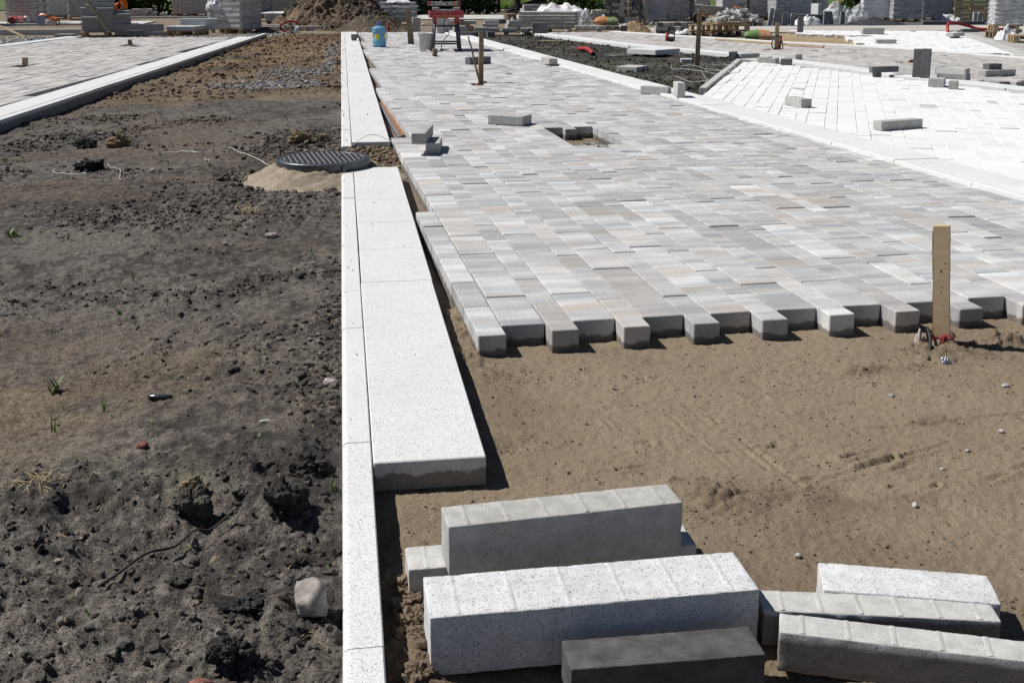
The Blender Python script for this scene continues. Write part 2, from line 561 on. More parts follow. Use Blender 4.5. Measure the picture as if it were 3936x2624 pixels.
# ------------------------------------------------------------------ the ground sheet
GZ = -0.10
def soil_xl(y): return -3.95 + 0.0738 * y
def make_ground():
    xs = [-900, -120, -40, -20, -10, -6, -3.31, -3.3, -1.7, -0.12, -0.11, 0.10, 0.11, 3.6, 3.61, 6, 12, 20, 40, 120, 900]
    ys = [-900, -40, -8, -2, 0.6, 0.61, 3.6, 3.61, 9, 9.01, 27, 27.01, 32, 45, 60, 120, 900]
    X, Y = np.meshgrid(xs, ys)
    Z = np.full(X.shape, GZ)
    Z[(X >= -3.3) & (X <= -0.12) & (Y >= 0.61) & (Y <= 27.0)] = -0.4
    Z[(X >= 0.11) & (X <= 3.6) & (Y >= 0.61) & (Y <= 3.6)] = -0.4
    n, m = X.shape
    i = np.arange(n * m).reshape(n, m)
    F = np.stack([i[:-1, :-1], i[:-1, 1:], i[1:, 1:], i[1:, :-1]], -1).reshape(-1, 4)
    t = NT('earth')
    p = t.pos()
    a, b, f = t.noise(p, 0.35, 4, 0.6), t.noise(p, 3.0, 5, 0.65), t.noise(p, 60, 4, 0.7)
    c = t.mix(t.ramp(a, [(0.35, 0.0), (0.65, 1.0)]), (0.235, 0.175, 0.115), (0.19, 0.155, 0.12))
    c = t.mix(t.ramp(b, [(0.4, 0.0), (0.75, 0.7)]), c, (0.30, 0.25, 0.18))
    c = t.mix(1.0, c, t.ramp(f, [(0.25, 0.65), (0.75, 1.2)]), 'MULTIPLY')
    t.color(c).rough(0.95)
    t.bump(t.math('ADD', b, f), 0.03, 0.7)
    o = link('ground', np_mesh('ground', np.stack([X, Y, Z], -1).reshape(-1, 3), F, t.m))
    return tag(o, kind='structure')
make_ground()

# ------------------------------------------------------------------ dark soil bed left of the kerb
def rough_mask(x, y):
    r = 0.22 + 0.0 * x
    r = r + 0.75 * sstep(3.25, 2.85, y + 0.10 * fbm(x, y, 0.5, 2, s=4)) * sstep(-1.15, -0.75, x + 0.15)
    r = r + 0.5 * gau(x, y, -0.75, 7.0, 0.7, 0.55) + 0.5 * gau(x, y, -0.35, 9.6, 0.5, 0.8) + 0.35 * gau(x, y, -1.3, 6.35, 0.5, 0.35)
    r = r + 0.55 * gau(x, y, -0.05, 3.0, 0.10, 2.4) + 0.45 * gau(x, y, -0.35, 4.9, 0.35, 0.10, 0.5) + 0.4 * gau(x, y, -2.4, 10.3, 0.9, 0.5, 1.1)
    r = r + 0.3 * np.clip(fbm(x, y, 0.8, 3, s=9), 0, 1) + 0.3 * sstep(13, 15, y)
    return np.clip(r, 0.05, 1.3)
def soil_h(x, y):
    x = np.asarray(x, float); y = np.asarray(y, float)
    side = sstep(-0.4, -2.4, x) * sstep(7, 11, y)
    z = -0.040 - 0.065 * side - 0.012 * sstep(0.0, -0.6, x)
    rm = rough_mask(x, y)
    z = z + 0.016 * fbm(x * 1.0, y * 0.8, 0.9, 2, s=1) + 0.007 * fbm(x, y * 1.2, 0.30, 3, s=2)
    rid = 1 - np.abs(fbm(x, y, 0.13, 3, 0.55, s=5))
    z = z + rm * (0.016 * np.clip(fbm(x, y, 0.16, 4, 0.62, s=3), -0.8, 1.5) + 0.006 * rid) + (0.0022 + 0.006 * rm) * fbm(x, y, 0.030, 3, 0.65, s=6)
    # long shallow scrapes and footprints
    for (a, b, w, d) in (((-1.7, 5.3), (-0.3, 4.75), 0.07, 0.010), ((-1.5, 4.4), (-0.15, 4.1), 0.06, 0.008), ((-0.9, 3.95), (-0.2, 3.55), 0.05, 0.010), ((-1.4, 5.9), (-0.5, 5.5), 0.08, 0.008), ((-0.75, 2.5), (-0.25, 2.2), 0.05, 0.012)):
        dd, _ = seg_d(x, y, a, b)
        z = z - d * np.exp(-(dd / w) ** 2) + 0.6 * d * np.exp(-((dd - 1.8 * w) / (0.5 * w)) ** 2)
    for (cx, cy, r, d, an) in ((-0.27, 3.62, 0.055, 0.016, 0.7), (-0.20, 3.35, 0.05, 0.012, 0.4), (-0.62, 3.9, 0.06, 0.010, 1.2), (-0.34, 2.28, 0.06, 0.014, 0.2), (-0.55, 2.32, 0.07, 0.010, 0.0)):
        g = gau(x, y, cx, cy, r * 1.6, r, an)
        z = z - d * g + 0.5 * d * np.clip(gau(x, y, cx, cy, r * 2.5, r * 1.8, an) - g, 0, 1)
    for (cx, cy, r, hh) in ((-0.30, 2.86, 0.10, 0.030), (-0.16, 2.72, 0.10, 0.034), (-0.40, 2.66, 0.06, 0.018), (-0.09, 2.95, 0.07, 0.02), (-0.24, 2.08, 0.09, 0.022), (-0.85, 2.85, 0.10, 0.022), (-1.0, 2.45, 0.12, 0.02), (-0.15, 5.05, 0.12, 0.015)):
        z = z + hh * gau(x, y, cx, cy, r) * (1 + 0.6 * fbm(x, y, 0.06, 3, s=8))
    z = z - 0.085 * np.exp(-(np.hypot(x + 0.157, y - 7.86) / 0.72) ** 6)
    lim = -0.010 - 0.020 * sstep(-0.3, -0.03, x)
    edge = sstep(-0.16, -0.045, x)
    z = z * (1 - edge) + np.minimum(z, lim) * edge
    return z
def soil_col(x, y):
    n1, n2, n3 = fbm(x, y, 0.55, 4, s=11), fbm(x, y * 1.6, 0.22, 4, s=12), fbm(x, y, 1.5, 3, s=13)
    c = np.zeros(x.shape + (3,))
    dark, mid, dry = np.array((0.048, 0.041, 0.036)), np.array((0.104, 0.089, 0.076)), np.array((0.190, 0.166, 0.142))
    sand, clay, brown, tan = np.array((0.20, 0.150, 0.095)), np.array((0.23, 0.21, 0.15)), np.array((0.175, 0.108, 0.056)), np.array((0.225, 0.158, 0.095))
    L = lambda A, B, t: A + (B - A) * t[..., None]
    n4 = fbm(x, y, 0.045, 4, 0.7, s=16)
    c = dark + (mid - dark) * sstep(-0.7, 0.6, n2 + 0.4 * n1 + 0.7 * n4)[..., None]
    rm = rough_mask(x, y)
    c = L(c, dry, 0.66 * sstep(-0.35, 0.9, 0.7 * n1 + 0.4 * n3 + 0.8 * n4 + 0.2 - 0.8 * (rm - 0.25)))
    c = L(c, sand, 0.80 * np.clip(gau(x, y, -1.12, 3.45, 0.42, 0.42) + 0.5 * gau(x, y, -0.55, 3.9, 0.25, 0.15) + 0.35 * n2 * gau(x, y, -1.0, 3.4, 0.6, 0.6), 0, 1))
    c = L(c, clay, 0.75 * np.clip(gau(x, y, -0.60, 3.02, 0.10, 0.07) + gau(x, y, -0.42, 2.86, 0.05, 0.10) + 0.6 * gau(x, y, -0.12, 3.72, 0.05, 0.06) + 0.6 * gau(x, y, -0.42, 4.02, 0.06, 0.05), 0, 1) * sstep(-0.5, 0.3, n2))
    c = L(c, np.array((0.135, 0.100, 0.070)), 0.6 * sstep(0.0, 0.7, fbm(x, y * 1.3, 1.1, 4, 0.6, s=17) + 0.5 * n4) * sstep(2.9, 3.6, y))
    far = sstep(12.6, 14.2, y + 0.8 * n3 + 0.35 * n1)
    c = L(c, L(brown, tan, sstep(-0.4, 0.5, n1)), far * (0.55 + 0.45 * sstep(15, 20, y)))
    c = L(c, dark * 1.5, 0.75 * far * sstep(0.25, 0.6, fbm(x, y * 0.5, 1.3, 3, s=15)) * sstep(24, 19, y))
    c = L(c, np.array((0.25, 0.185, 0.12)), 0.85 * np.clip(gau(x, y, 0.0, 8.4, 0.35, 0.5), 0, 1))
    return np.clip(c, 0.015, 0.5)
def heightfield(name, xa, xb, ys, ncol, hf, cf, mat, kind='structure'):
    """rows at ys; each row runs from xa(y) to xb(y)"""
    t = np.linspace(0, 1, ncol)
    Y = np.repeat(ys[:, None], ncol, 1)
    X = xa(ys)[:, None] * (1 - t) + xb(ys)[:, None] * t
    Z = hf(X, Y)
    C = cf(X, Y)
    n, m = X.shape
    i = np.arange(n * m).reshape(n, m)
    F = np.stack([i[:-1, :-1], i[:-1, 1:], i[1:, 1:], i[1:, :-1]], -1).reshape(-1, 4)
    me = np_mesh(name, np.stack([X, Y, Z], -1).reshape(-1, 3), F, mat, True, C.reshape(-1, 3))
    return tag(link(name, me), kind=kind)
def geom(a, b, k):
    n = int(math.log(b / a) / k)
    return a * np.exp(np.linspace(0, 1, n) * math.log(b / a))
SOIL_XA = lambda y: np.maximum(soil_xl(y), -(0.5 * y + 0.7)) - 0.02
heightfield('soil_bed', SOIL_XA, lambda y: np.where((y > 7.62) & (y < 8.78), 0.37, -0.030), geom(1.15, 29.6, 0.0052), 360, soil_h, soil_col, M_SOIL)

# ------------------------------------------------------------------ levelled sand in front of the pavers
GROOVES = (((1.27, 3.035), (2.6, 3.13), .010, .0045), ((0.81, 3.475), (1.8, 3.72), .007, .003), ((0.567, 2.832), (1.4, 3.016), .009, .004), ((1.102, 2.671), (1.77, 2.928), .011, .005),
           ((1.108, 3.199), (1.19, 2.70), .010, .004), ((1.065, 3.242), (1.142, 2.775), .009, .003), ((0.98, 3.25), (1.03, 2.85), .009, .003), ((1.331, 3.378), (1.65, 3.414), .009, .004), ((0.75, 3.33), (0.80, 3.05), .008, .003),
           ((1.38, 2.862), (1.52, 2.915), .010, .006), ((1.39, 2.79), (1.53, 2.85), .010, .007), ((1.40, 2.73), (1.54, 2.79), .010, .007), ((1.42, 2.66), (1.55, 2.72), .010, .006), ((1.44, 2.60), (1.56, 2.66), .010, .005),
           ((1.95, 2.75), (2.5, 2.95), .012, .004), ((0.9, 2.6), (1.25, 2.75), .012, .005), ((0.62, 3.7), (1.3, 3.82), .006, .002), ((1.62, 2.62), (1.95, 2.78), .012, .004))
_rg = random.Random(12)
for _ in range(16):
    _cx, _cy, _an, _ln = _rg.uniform(.6, 2.6), _rg.uniform(2.5, 3.8), _rg.gauss(.22, .12), _rg.uniform(.15, .55)
    GROOVES += (((_cx - _ln * math.cos(_an), _cy - _ln * math.sin(_an)), (_cx + _ln * math.cos(_an), _cy + _ln * math.sin(_an)), _rg.uniform(.005, .009), _rg.uniform(.0015, .0035)),)
def sand_h(x, y):
    z = -0.082 + 0.005 * fbm(x, y, 0.6, 3, s=21) + 0.0022 * fbm(x, y, 0.09, 3, s=22) + 0.0021 * fbm(x, y, 0.020, 3, 0.65, s=23)
    for a, b, w, d in GROOVES:
        d = d * 1.15; w = w * 0.75
        dd, t = seg_d(x, y, a, b)
        wob = np.clip(0.75 + 1.1 * fbm(x, y, 0.09, 3, s=24), 0, 2)
        z = z - d * np.exp(-(dd / w) ** 2) * wob + 0.7 * d * np.exp(-((dd - 2.0 * w) / w) ** 2) * wob
    crumb = np.clip(fbm(x, y, 0.025, 3, 0.6, s=25), -0.3, 1)
    for cx, cy, rx, ry, an, d in ((0.531, 3.715, .055, .035, -.4, .010), (0.60, 3.62, .05, .03, -.4, .007), (0.474, 3.087, .06, .05, 0, .009), (1.796, 3.079, .07, .028, .25, .012), (1.30, 3.36, .06, .03, .3, .006), (2.346, 3.735, .12, .04, 0, -.012), (0.86, 3.03, .05, .03, 0, .006), (1.22, 2.98, .04, .02, .3, .006), (1.0, 3.6, .06, .03, .2, .004)):
        g = gau(x, y, cx, cy, rx, ry, an)
        z = z - d * g + 0.5 * d * np.clip(gau(x, y, cx, cy, rx * 1.5, ry * 1.5, an) - g, 0, 1) + 0.011 * crumb * np.clip(g * 1.3, 0, 1)
    for cx, cy, rx, ry, an, d in ((0.93, 2.67, .12, .06, -.5, .022), (1.747, 3.562, .085, .028, .08, .030), (2.13, 3.70, .12, .09, 0, .034), (1.92, 3.56, .09, .03, .2, .010), (0.87, 2.77, .05, .012, .1, .012), (2.42, 3.76, .10, .05, 0, .03), (0.10, 2.05, .05, .35, 0, .018), (0.14, 1.75, .08, .2, 0, .02), (0.17, 2.37, .07, .03, .2, .012)):
        g = gau(x, y, cx, cy, rx, ry, an)
        z = z + d * g * (1 + 0.35 * crumb + 0.4 * fbm(x, y, 0.07, 2, s=26)) + 0.006 * crumb * g
    foot = sstep(0.47, 0.44, x) * sstep(3.5, 4.0, y)
    z = z + 0.012 * foot * (1 + crumb)
    z = z - 0.010 * sstep(0.12, 0.05, x) * sstep(2.85, 2.5, y) - 0.07 * gau(x, y, 0.42, 1.78, .32, .20) - 0.05 * gau(x, y, 0.80, 1.80, .1, .16)
    return z
def sand_col(x, y):
    n1, n2, n3 = fbm(x, y, 0.7, 4, s=31), fbm(x, y, 0.12, 3, s=32), fbm(x, y, 0.03, 2, s=33)
    base, damp, dry = np.array((0.250, 0.193, 0.128)), np.array((0.165, 0.122, 0.080)), np.array((0.285, 0.225, 0.153))
    L = lambda A, B, t: A + (B - A) * t[..., None]
    c = L(np.broadcast_to(base, x.shape + (3,)), dry, 0.6 * sstep(0.0, 0.8, n1))
    c = L(c, damp, 0.45 * sstep(0.1, 0.8, -n1 + 0.5 * n2))
    darken = np.zeros_like(x)
    for cx, cy, rx, ry in ((0.53, 3.70, .09, .05), (0.6, 3.62, .06, .05), (0.474, 3.087, .09, .06), (0.93, 2.68, .13, .08), (1.747, 3.55, .13, .05), (1.8, 3.08, .1, .04), (2.1, 3.68, .22, .10), (0.12, 2.1, .08, .7), (1.2, 2.62, .5, .1)):
        darken = np.maximum(darken, gau(x, y, cx, cy, rx, ry))
    c = L(c, damp * 0.9, 0.7 * darken * sstep(-0.5, 0.4, n2 + 0.3))
    c = L(c, damp * 1.05, 0.75 * sstep(2.75, 2.1, y + 0.25 * n1))
    return c
heightfield('sand_bed', lambda y: np.full_like(y, 0.041), lambda y: np.minimum(0.62 * y + 0.75, 4.1), geom(1.3, 4.5, 0.0030), 430, sand_h, sand_col, M_SAND)

# ------------------------------------------------------------------ scattered clods, grit, gravel
def ico(sub):
    t = (1 + 5 ** .5) / 2
    v = [Vector(p).normalized() for p in ((-1, t, 0), (1, t, 0), (-1, -t, 0), (1, -t, 0), (0, -1, t), (0, 1, t), (0, -1, -t), (0, 1, -t), (t, 0, -1), (t, 0, 1), (-t, 0, -1), (-t, 0, 1))]
    f = [(0, 11, 5), (0, 5, 1), (0, 1, 7), (0, 7, 10), (0, 10, 11), (1, 5, 9), (5, 11, 4), (11, 10, 2), (10, 7, 6), (7, 1, 8), (3, 9, 4), (3, 4, 2), (3, 2, 6), (3, 6, 8), (3, 8, 9), (4, 9, 5), (2, 4, 11), (6, 2, 10), (8, 6, 7), (9, 8, 1)]
    for _ in range(sub):
        mid, nf = {}, []
        def m(a, b):
            k = (min(a, b), max(a, b))
            if k not in mid:
                v.append(((v[a] + v[b]) / 2).normalized()); mid[k] = len(v) - 1
            return mid[k]
        for a, b, c in f:
            x, y, z = m(a, b), m(b, c), m(c, a)
            nf += [(a, x, z), (b, y, x), (c, z, y), (x, y, z)]
        f = nf
    return np.array([tuple(p) for p in v]), np.array(f)
def lump_variants(sub, amp, k, seed):
    r = np.random.default_rng(seed)
    V0, F = ico(sub)
    out = []
    for _ in range(k):
        d = r.normal(size=(5, 3)); d /= np.linalg.norm(d, axis=1)[:, None]
        s = np.ones(len(V0))
        for q in d: s += amp * 0.5 * np.sin(V0 @ q * r.uniform(2, 5) + r.uniform(0, 6))
        s *= 1 + amp * 0.5 * r.normal(size=len(V0))
        out.append(V0 * np.clip(s, 0.5, 1.6)[:, None])
    return out, F
VAR1 = lump_variants(1, 0.34, 8, 3)
VAR0 = lump_variants(0, 0.30, 8, 4)
VARS = lump_variants(1, 0.18, 8, 5)
def scatter(name, variants, P, size, cols, mat, flat=(0.55, 0.95), smooth=False, parent=None, seed=1):
    r = np.random.default_rng(seed)
    Vs, F = variants
    n = len(P); nv = len(Vs[0])
    Vs = np.array(Vs)[r.integers(0, len(Vs), n)]
    a = r.uniform(0, 6.283, n)
    sc = np.stack([size * r.uniform(0.75, 1.3, n), size * r.uniform(0.75, 1.3, n), size * r.uniform(*flat, n)], -1)
    V = Vs * sc[:, None, :]
    ca, sa = np.cos(a)[:, None], np.sin(a)[:, None]
    V = np.stack([V[..., 0] * ca - V[..., 1] * sa, V[..., 0] * sa + V[..., 1] * ca, V[..., 2]], -1) + np.asarray(P)[:, None, :]
    FF = (F[None] + (np.arange(n) * nv)[:, None, None]).reshape(-1, 3)
    me = np_mesh(name, V.reshape(-1, 3), FF, mat, smooth, np.repeat(cols, nv, 0))
    return tag(link(name, me, parent=parent), kind='stuff')
def pick(n, xa, xb, ya, yb, dens, seed, ybias=1.0):
    r = np.random.default_rng(seed)
    X, Y = [], []
    while sum(map(len, X)) < n:
        y = ya + (yb - ya) * r.random(n * 3) ** ybias
        lo = np.maximum(xa(y), -9)
        x = lo + (xb(y) - lo) * r.random(n * 3)
        k = r.random(n * 3) < dens(x, y)
        X.append(x[k]); Y.append(y[k])
    return np.concatenate(X)[:n], np.concatenate(Y)[:n]
def clods(name, n, ya, yb, smin, smax, seed, variants, ybias=1.0, rmp=1.6):
    x, y = pick(n, lambda y: SOIL_XA(y), lambda y: 0 * y - 0.045, ya, yb, lambda x, y: np.clip((rough_mask(x, y) - 0.2), 0.03, 1) ** rmp, seed, ybias)
    r = np.random.default_rng(seed)
    s = smin * (smax / smin) ** (r.random(n) ** 3.2)
    z = soil_h(x, y) + s * 0.12
    c = soil_col(x, y) * (r.uniform(0.5, 1.2, n) + 1.2 * (r.random(n) > 0.96))[:, None]
    scatter(name, variants, np.stack([x, y, z], -1), s, c, M_CLOD, seed=seed)
clods('soil_clods', 6000, 1.3, 3.3, 0.0014, 0.013, 41, VAR1, 1.0, 1.4)
clods('soil_crumbs', 6500, 3.3, 9.0, 0.0024, 0.007, 46, VAR0, 1.0, 0.7)
clods('soil_crumbs', 7000, 1.3, 3.6, 0.0010, 0.003, 45, VAR0, 1.0, 0.6)
clods('soil_clods', 9000, 3.2, 8.0, 0.0018, 0.017, 42, VAR0, 1.0, 2.4)
clods('soil_clods', 6500, 8.0, 14.5, 0.005, 0.026, 43, VAR0, 1.0, 2.2)
clods('earth_clods', 3600, 14.0, 29.3, 0.010, 0.05, 44, VAR0, 1.0, 1.0)

STONE_C = np.array(((0.30, 0.29, 0.29), (0.22, 0.215, 0.22), (0.40, 0.38, 0.36), (0.15, 0.145, 0.15), (0.33, 0.29, 0.27)))
def gravel(name, pts, size, seed, tint=1.0, variants=None):
    r = np.random.default_rng(seed)
    n = len(pts)
    s = size * (0.55 + 0.9 * r.random(n) ** 2)
    c = STONE_C[r.integers(0, 5, n)] * r.uniform(0.8, 1.25, n)[:, None] * tint
    return scatter(name, variants or VAR0, np.asarray(pts), s, c, M_STONE, flat=(0.5, 0.9), seed=seed)
def gpatch(n, ell, hf, seed, up=0.006):
    r = np.random.default_rng(seed)
    out = []
    for cx, cy, rx, ry, w in ell:
        k = int(n * w)
        a, q = r.uniform(0, 6.283, k), r.random(k) ** 0.6
        out.append(np.stack([cx + rx * q * np.cos(a), cy + ry * q * np.sin(a)], -1))
    p = np.concatenate(out)
    z = hf(p[:, 0], p[:, 1]) + up
    return np.column_stack([p, z])
gravel('gravel', gpatch(2000, ((-0.75, 17.2, 0.55, 1.6, .25), (-0.85, 14.9, 0.65, 0.65, .4), (-0.2, 22.0, 0.15, 2.6, .18), (-0.22, 18.2, 0.12, 1.3, .12), (-1.6, 15.2, 0.35, 0.4, .05)), soil_h, 51), 0.022, 51, 0.72)
FLATZ = lambda z: (lambda x, y: np.full_like(np.asarray(x, float), z))
gravel('gravel', gpatch(1500, ((-8.2, 27.7, 1.9, 1.9, .7), (-7.0, 28.6, 1.0, 0.7, .3)), FLATZ(GZ), 52, 0.01), 0.034, 52)
gravel('gravel', gpatch(1300, ((-2.9, 29.1, 1.2, 1.1, .6), (-1.9, 30.2, 0.6, 0.8, .15), (-4.3, 28.4, 0.9, 0.35, .25)), FLATZ(GZ), 53, 0.01), 0.032, 53)
gravel('gravel', gpatch(130, ((2.00, 8.98, 0.12, 0.20, 1.0),), lambda x, y: -0.085 + 0.03 * gau(x, y, 2.0, 8.98, .12, .2), 54), 0.016, 54, 0.8, VARS)
# grit and pebbles on the sand
_r = np.random.default_rng(61)
_x, _y = pick(6500, lambda y: 0 * y + 0.06, lambda y: np.minimum(0.6 * y + 0.6, 3.6), 1.5, 3.95, lambda x, y: 0.25 + 0.75 * np.clip(gau(x, y, 0.95, 2.65, .22, .16) + gau(x, y, .12, 2.1, .08, .6) + gau(x, y, 0.55, 3.66, .1, .08) + gau(x, y, .48, 3.08, .08, .07) + gau(x, y, 1.85, 3.55, .5, .12) + gau(x, y, .47, 3.95, .04, .4), 0, 1), 61)
_s = 0.0012 * (4.0 ** (_r.random(6500) ** 3))
_c = sand_col(_x, _y) * _r.uniform(0.45, 1.1, 6500)[:, None]
scatter('sand_grit', VAR0, np.column_stack([_x, _y, sand_h(_x, _y) + _s * 0.35]), _s, _c, M_CLOD, seed=61)
_x, _y = pick(34, lambda y: 0 * y + 0.1, lambda y: np.minimum(0.6 * y + 0.5, 3.4), 1.9, 3.9, lambda x, y: 0 * x + 1, 62)
_s = 0.0024 * (2.4 ** (_r.random(34) ** 2))
_c = STONE_C[_r.integers(0, 5, 34)] * _r.uniform(0.5, 1.3, 34)[:, None]
scatter('small_pebbles', VARS, np.column_stack([_x, _y, sand_h(_x, _y) + _s * 0.4]), _s, _c, M_STONE, seed=62)

_r = np.random.default_rng(66)
_a = _r.uniform(2.6, 5.2, 260); _q = _r.normal(0.60, 0.05, 260)
_x, _y = -0.157 + _q * np.cos(_a), 7.86 + _q * np.sin(_a)
_k = _x < -0.06
_x, _y = _x[_k], _y[_k]
_s = 0.006 * (6.0 ** (_r.random(len(_x)) ** 2.2))
scatter('soil_clods', VAR1, np.column_stack([_x, _y, np.maximum(soil_h(_x, _y), -0.10) + _s * .3]), _s, soil_col(_x, _y) * _r.uniform(.5, 1.6, len(_x))[:, None], M_CLOD, seed=66)
_r = np.random.default_rng(63)
_y = _r.uniform(1.55, 2.35, 420); _x = 0.075 + 0.07 * _r.random(420) + 0.03 * (_y < 1.9)
_s = 0.003 * (5.0 ** (_r.random(420) ** 2.2))
scatter('sand_lumps', VAR1, np.column_stack([_x, _y, sand_h(_x, _y) + _s * .3]), _s, sand_col(_x, _y) * _r.uniform(.7, 1.2, 420)[:, None], M_CLOD, seed=63)
_x = _r.uniform(-0.03, 0.40, 900); _y = _r.uniform(7.75, 8.95, 900)
_k = np.hypot(_x + .157, _y - 7.86) > 0.5
_x, _y = _x[_k], _y[_k]
_s = 0.004 * (6.0 ** (_r.random(len(_x)) ** 2.5))
scatter('sand_lumps', VAR1, np.column_stack([_x, _y, soil_h(_x, _y) + _s * .3]), _s, np.array((0.25, 0.185, 0.12))[None] * _r.uniform(.6, 1.15, len(_x))[:, None], M_CLOD, seed=64)

_y = np.concatenate([_r.uniform(1.5, 7.6, 50), _r.uniform(8.9, 28, 160)]); _x = np.where(_r.random(210) < .6, -0.03 + 0.05 * _r.random(210) ** 2, _r.uniform(0.05, 0.34, 210))
_x = np.where((_y < 2.9) & (_x > .04), 0.0, _x)
_s = 0.0010 * (4.0 ** (_r.random(210) ** 2)) * np.where(_y > 8, 2.2, 1.0)
scatter('soil_crumbs', VAR0, np.column_stack([_x, _y, 0.0025 + _s * .4]), _s, np.array((.07, .058, .046))[None] * _r.uniform(.6, 1.6, 210)[:, None], M_CLOD, seed=65)

# ------------------------------------------------------------------ kerbs
def struct(name, loc=(0, 0, 0), rz=0.0):
    return tag(empty(name, loc, rz), kind='structure')
def rounded_stone(L, w, hgt, r, mat, name, side=-1):
    """kerb stone along +Y with one rounded top edge; top at z=0"""
    prof = [(-side * w / 2, -hgt), (-side * w / 2, -0.003), (-side * (w / 2 - 0.003), 0)]
    for k in range(6):
        a = math.pi / 2 * k / 5
        prof.append((side * (w / 2 - r + r * math.sin(a)), -r + r * math.cos(a)))
    prof.append((side * w / 2, -hgt))
    n = len(prof)
    v = [(x, y, z) for y in (0.0015, L - 0.0015) for x, z in prof]
    f = [(i, (i + 1) % n, n + (i + 1) % n, n + i) for i in range(n)] + [tuple(range(n))[::-1], tuple(range(n, 2 * n))]
    if side < 0: f = [q[::-1] for q in f]
    return MB().add(v, f).mesh(name, mat)
def run(parent, name, cuts, x, w, hgt, mat, top=0.0, rounded=None, jit=0.0015, c=0.003, gap=0.003):
    for a, b in zip(cuts[:-1], cuts[1:]):
        L = b - a
        if rounded:
            o = link(name, rounded_stone(L, w, hgt, rounded, mat, name), (x + random.uniform(-jit, jit) * 0.5, a, top + random.uniform(-jit, jit)), (0, 0, 0), parent)
        else:
            o = link(name, box_mesh(w, L - gap, hgt, c, mat, name), (x + random.uniform(-jit, jit), (a + b) / 2, top - hgt + random.uniform(-jit, jit)), (0, 0, random.uniform(-.0015, .0015)), parent)
k = struct('kerb')
run(k, 'kerb_stone', [0.8, 1.98, 2.98, 4.05, 4.56, 5.56, 6.64, 7.60], 0.0035, 0.079, 0.2, M_GRAN, 0.0, 0.016)
run(k, 'kerb_stone', [8.80] + [9.8 + i for i in range(20)] + [29.2], 0.0035, 0.079, 0.2, M_GRAN, 0.0, 0.016)
run(k, 'kerb_slab', [2.83, 4.69, 5.30, 5.92, 6.56, 7.74], 0.1975, 0.301, 0.085, M_GRAN, 0.001)
run(k, 'kerb_slab', [9.01, 9.55, 10.14, 12.6, 13.8, 16.2, 18.06, 19.9, 21.8, 24.0, 26.4, 29.2], 0.1975, 0.301, 0.085, M_GRAN, 0.001)
lang = -math.atan(0.0738)
k = struct('kerb', (soil_xl(4.0), 4.0, 0), lang)
run(k, 'kerb_stone', [i * 1.0 for i in range(25)] + [24.75], -0.042, 0.084, 0.22, M_GRAN, 0.0)
run(k, 'kerb_slab', [0, 1.2, 2.4, 3.6, 4.8, 6.0, 7.2, 8.4, 9.6, 10.8, 12.0, 13.2, 14.4, 15.6, 16.8, 18.0, 19.2, 20.4, 21.6, 23.0], -0.245, 0.31, 0.085, M_GRAN, 0.001)
k = struct('kerb', (-7.55, 18.0, 0), -math.atan(0.155))
run(k, 'kerb_slab', [0, 1.2, 2.4, 3.6, 4.8, 6.0, 7.2, 8.4, 9.6], 0, 0.30, 0.12, M_GRAN, 0.012)

def offset_run(name, child, pts, width, top, hgt, mat, step=0.95, seed=0):
    """slabs laid along a polyline; pts is the centre line"""
    rr = random.Random(seed)
    k = struct(name)
    for (x0, y0), (x1, y1) in zip(pts[:-1], pts[1:]):
        L = math.hypot(x1 - x0, y1 - y0)
        n = max(1, round(L / step))
        a = math.atan2(y1 - y0, x1 - x0)
        for i in range(n):
            t = (i + 0.5) / n
            link(child, box_mesh(L / n - 0.004, width, hgt, 0.004, mat, child), (x0 + (x1 - x0) * t, y0 + (y1 - y0) * t, top - hgt + rr.uniform(-.003, .003)), (0, 0, a + rr.uniform(-.004, .004)), k)
    return k
BORD = [(4.25, 2.8), (3.70, 12.0), (2.58, 28.9)]            # pale slab border right of the main pavers
offset_run('paving_border', 'border_slab', BORD, 0.36, 0.026, 0.12, M_WHITEC, 0.92, 1)
PATHN = [(4.55, 28.2), (5.72, 21.9), (6.72, 19.1), (7.16, 16.5), (7.42, 14.3), (7.85, 12.4), (9.0, 8.6), (11.2, 1.5)]
PATHF = [(6.75, 28.2), (8.35, 24.4), (8.95, 22.9), (10.0, 21.25), (10.62, 19.6), (11.15, 17.5), (12.2, 13.5)]
offset_run('paving_border', 'border_slab', PATHN, 0.36, 0.024, 0.12, M_WHITEC, 0.9, 2)
offset_run('paving_border', 'border_slab', PATHF, 0.24, 0.018, 0.12, M_WHITEC, 0.9, 3)
offset_run('paving_border', 'border_slab', [(14.78, 25.7), (11.2, 17.2)], 0.32, 0.012, 0.12, M_BLOCKL, 0.9, 4)
offset_run('paving_edging', 'edging_stone', [(4.16, 12.86), (6.26, 17.55)], 0.085, 0.030, 0.16, M_BLOCKL, 1.0, 5)

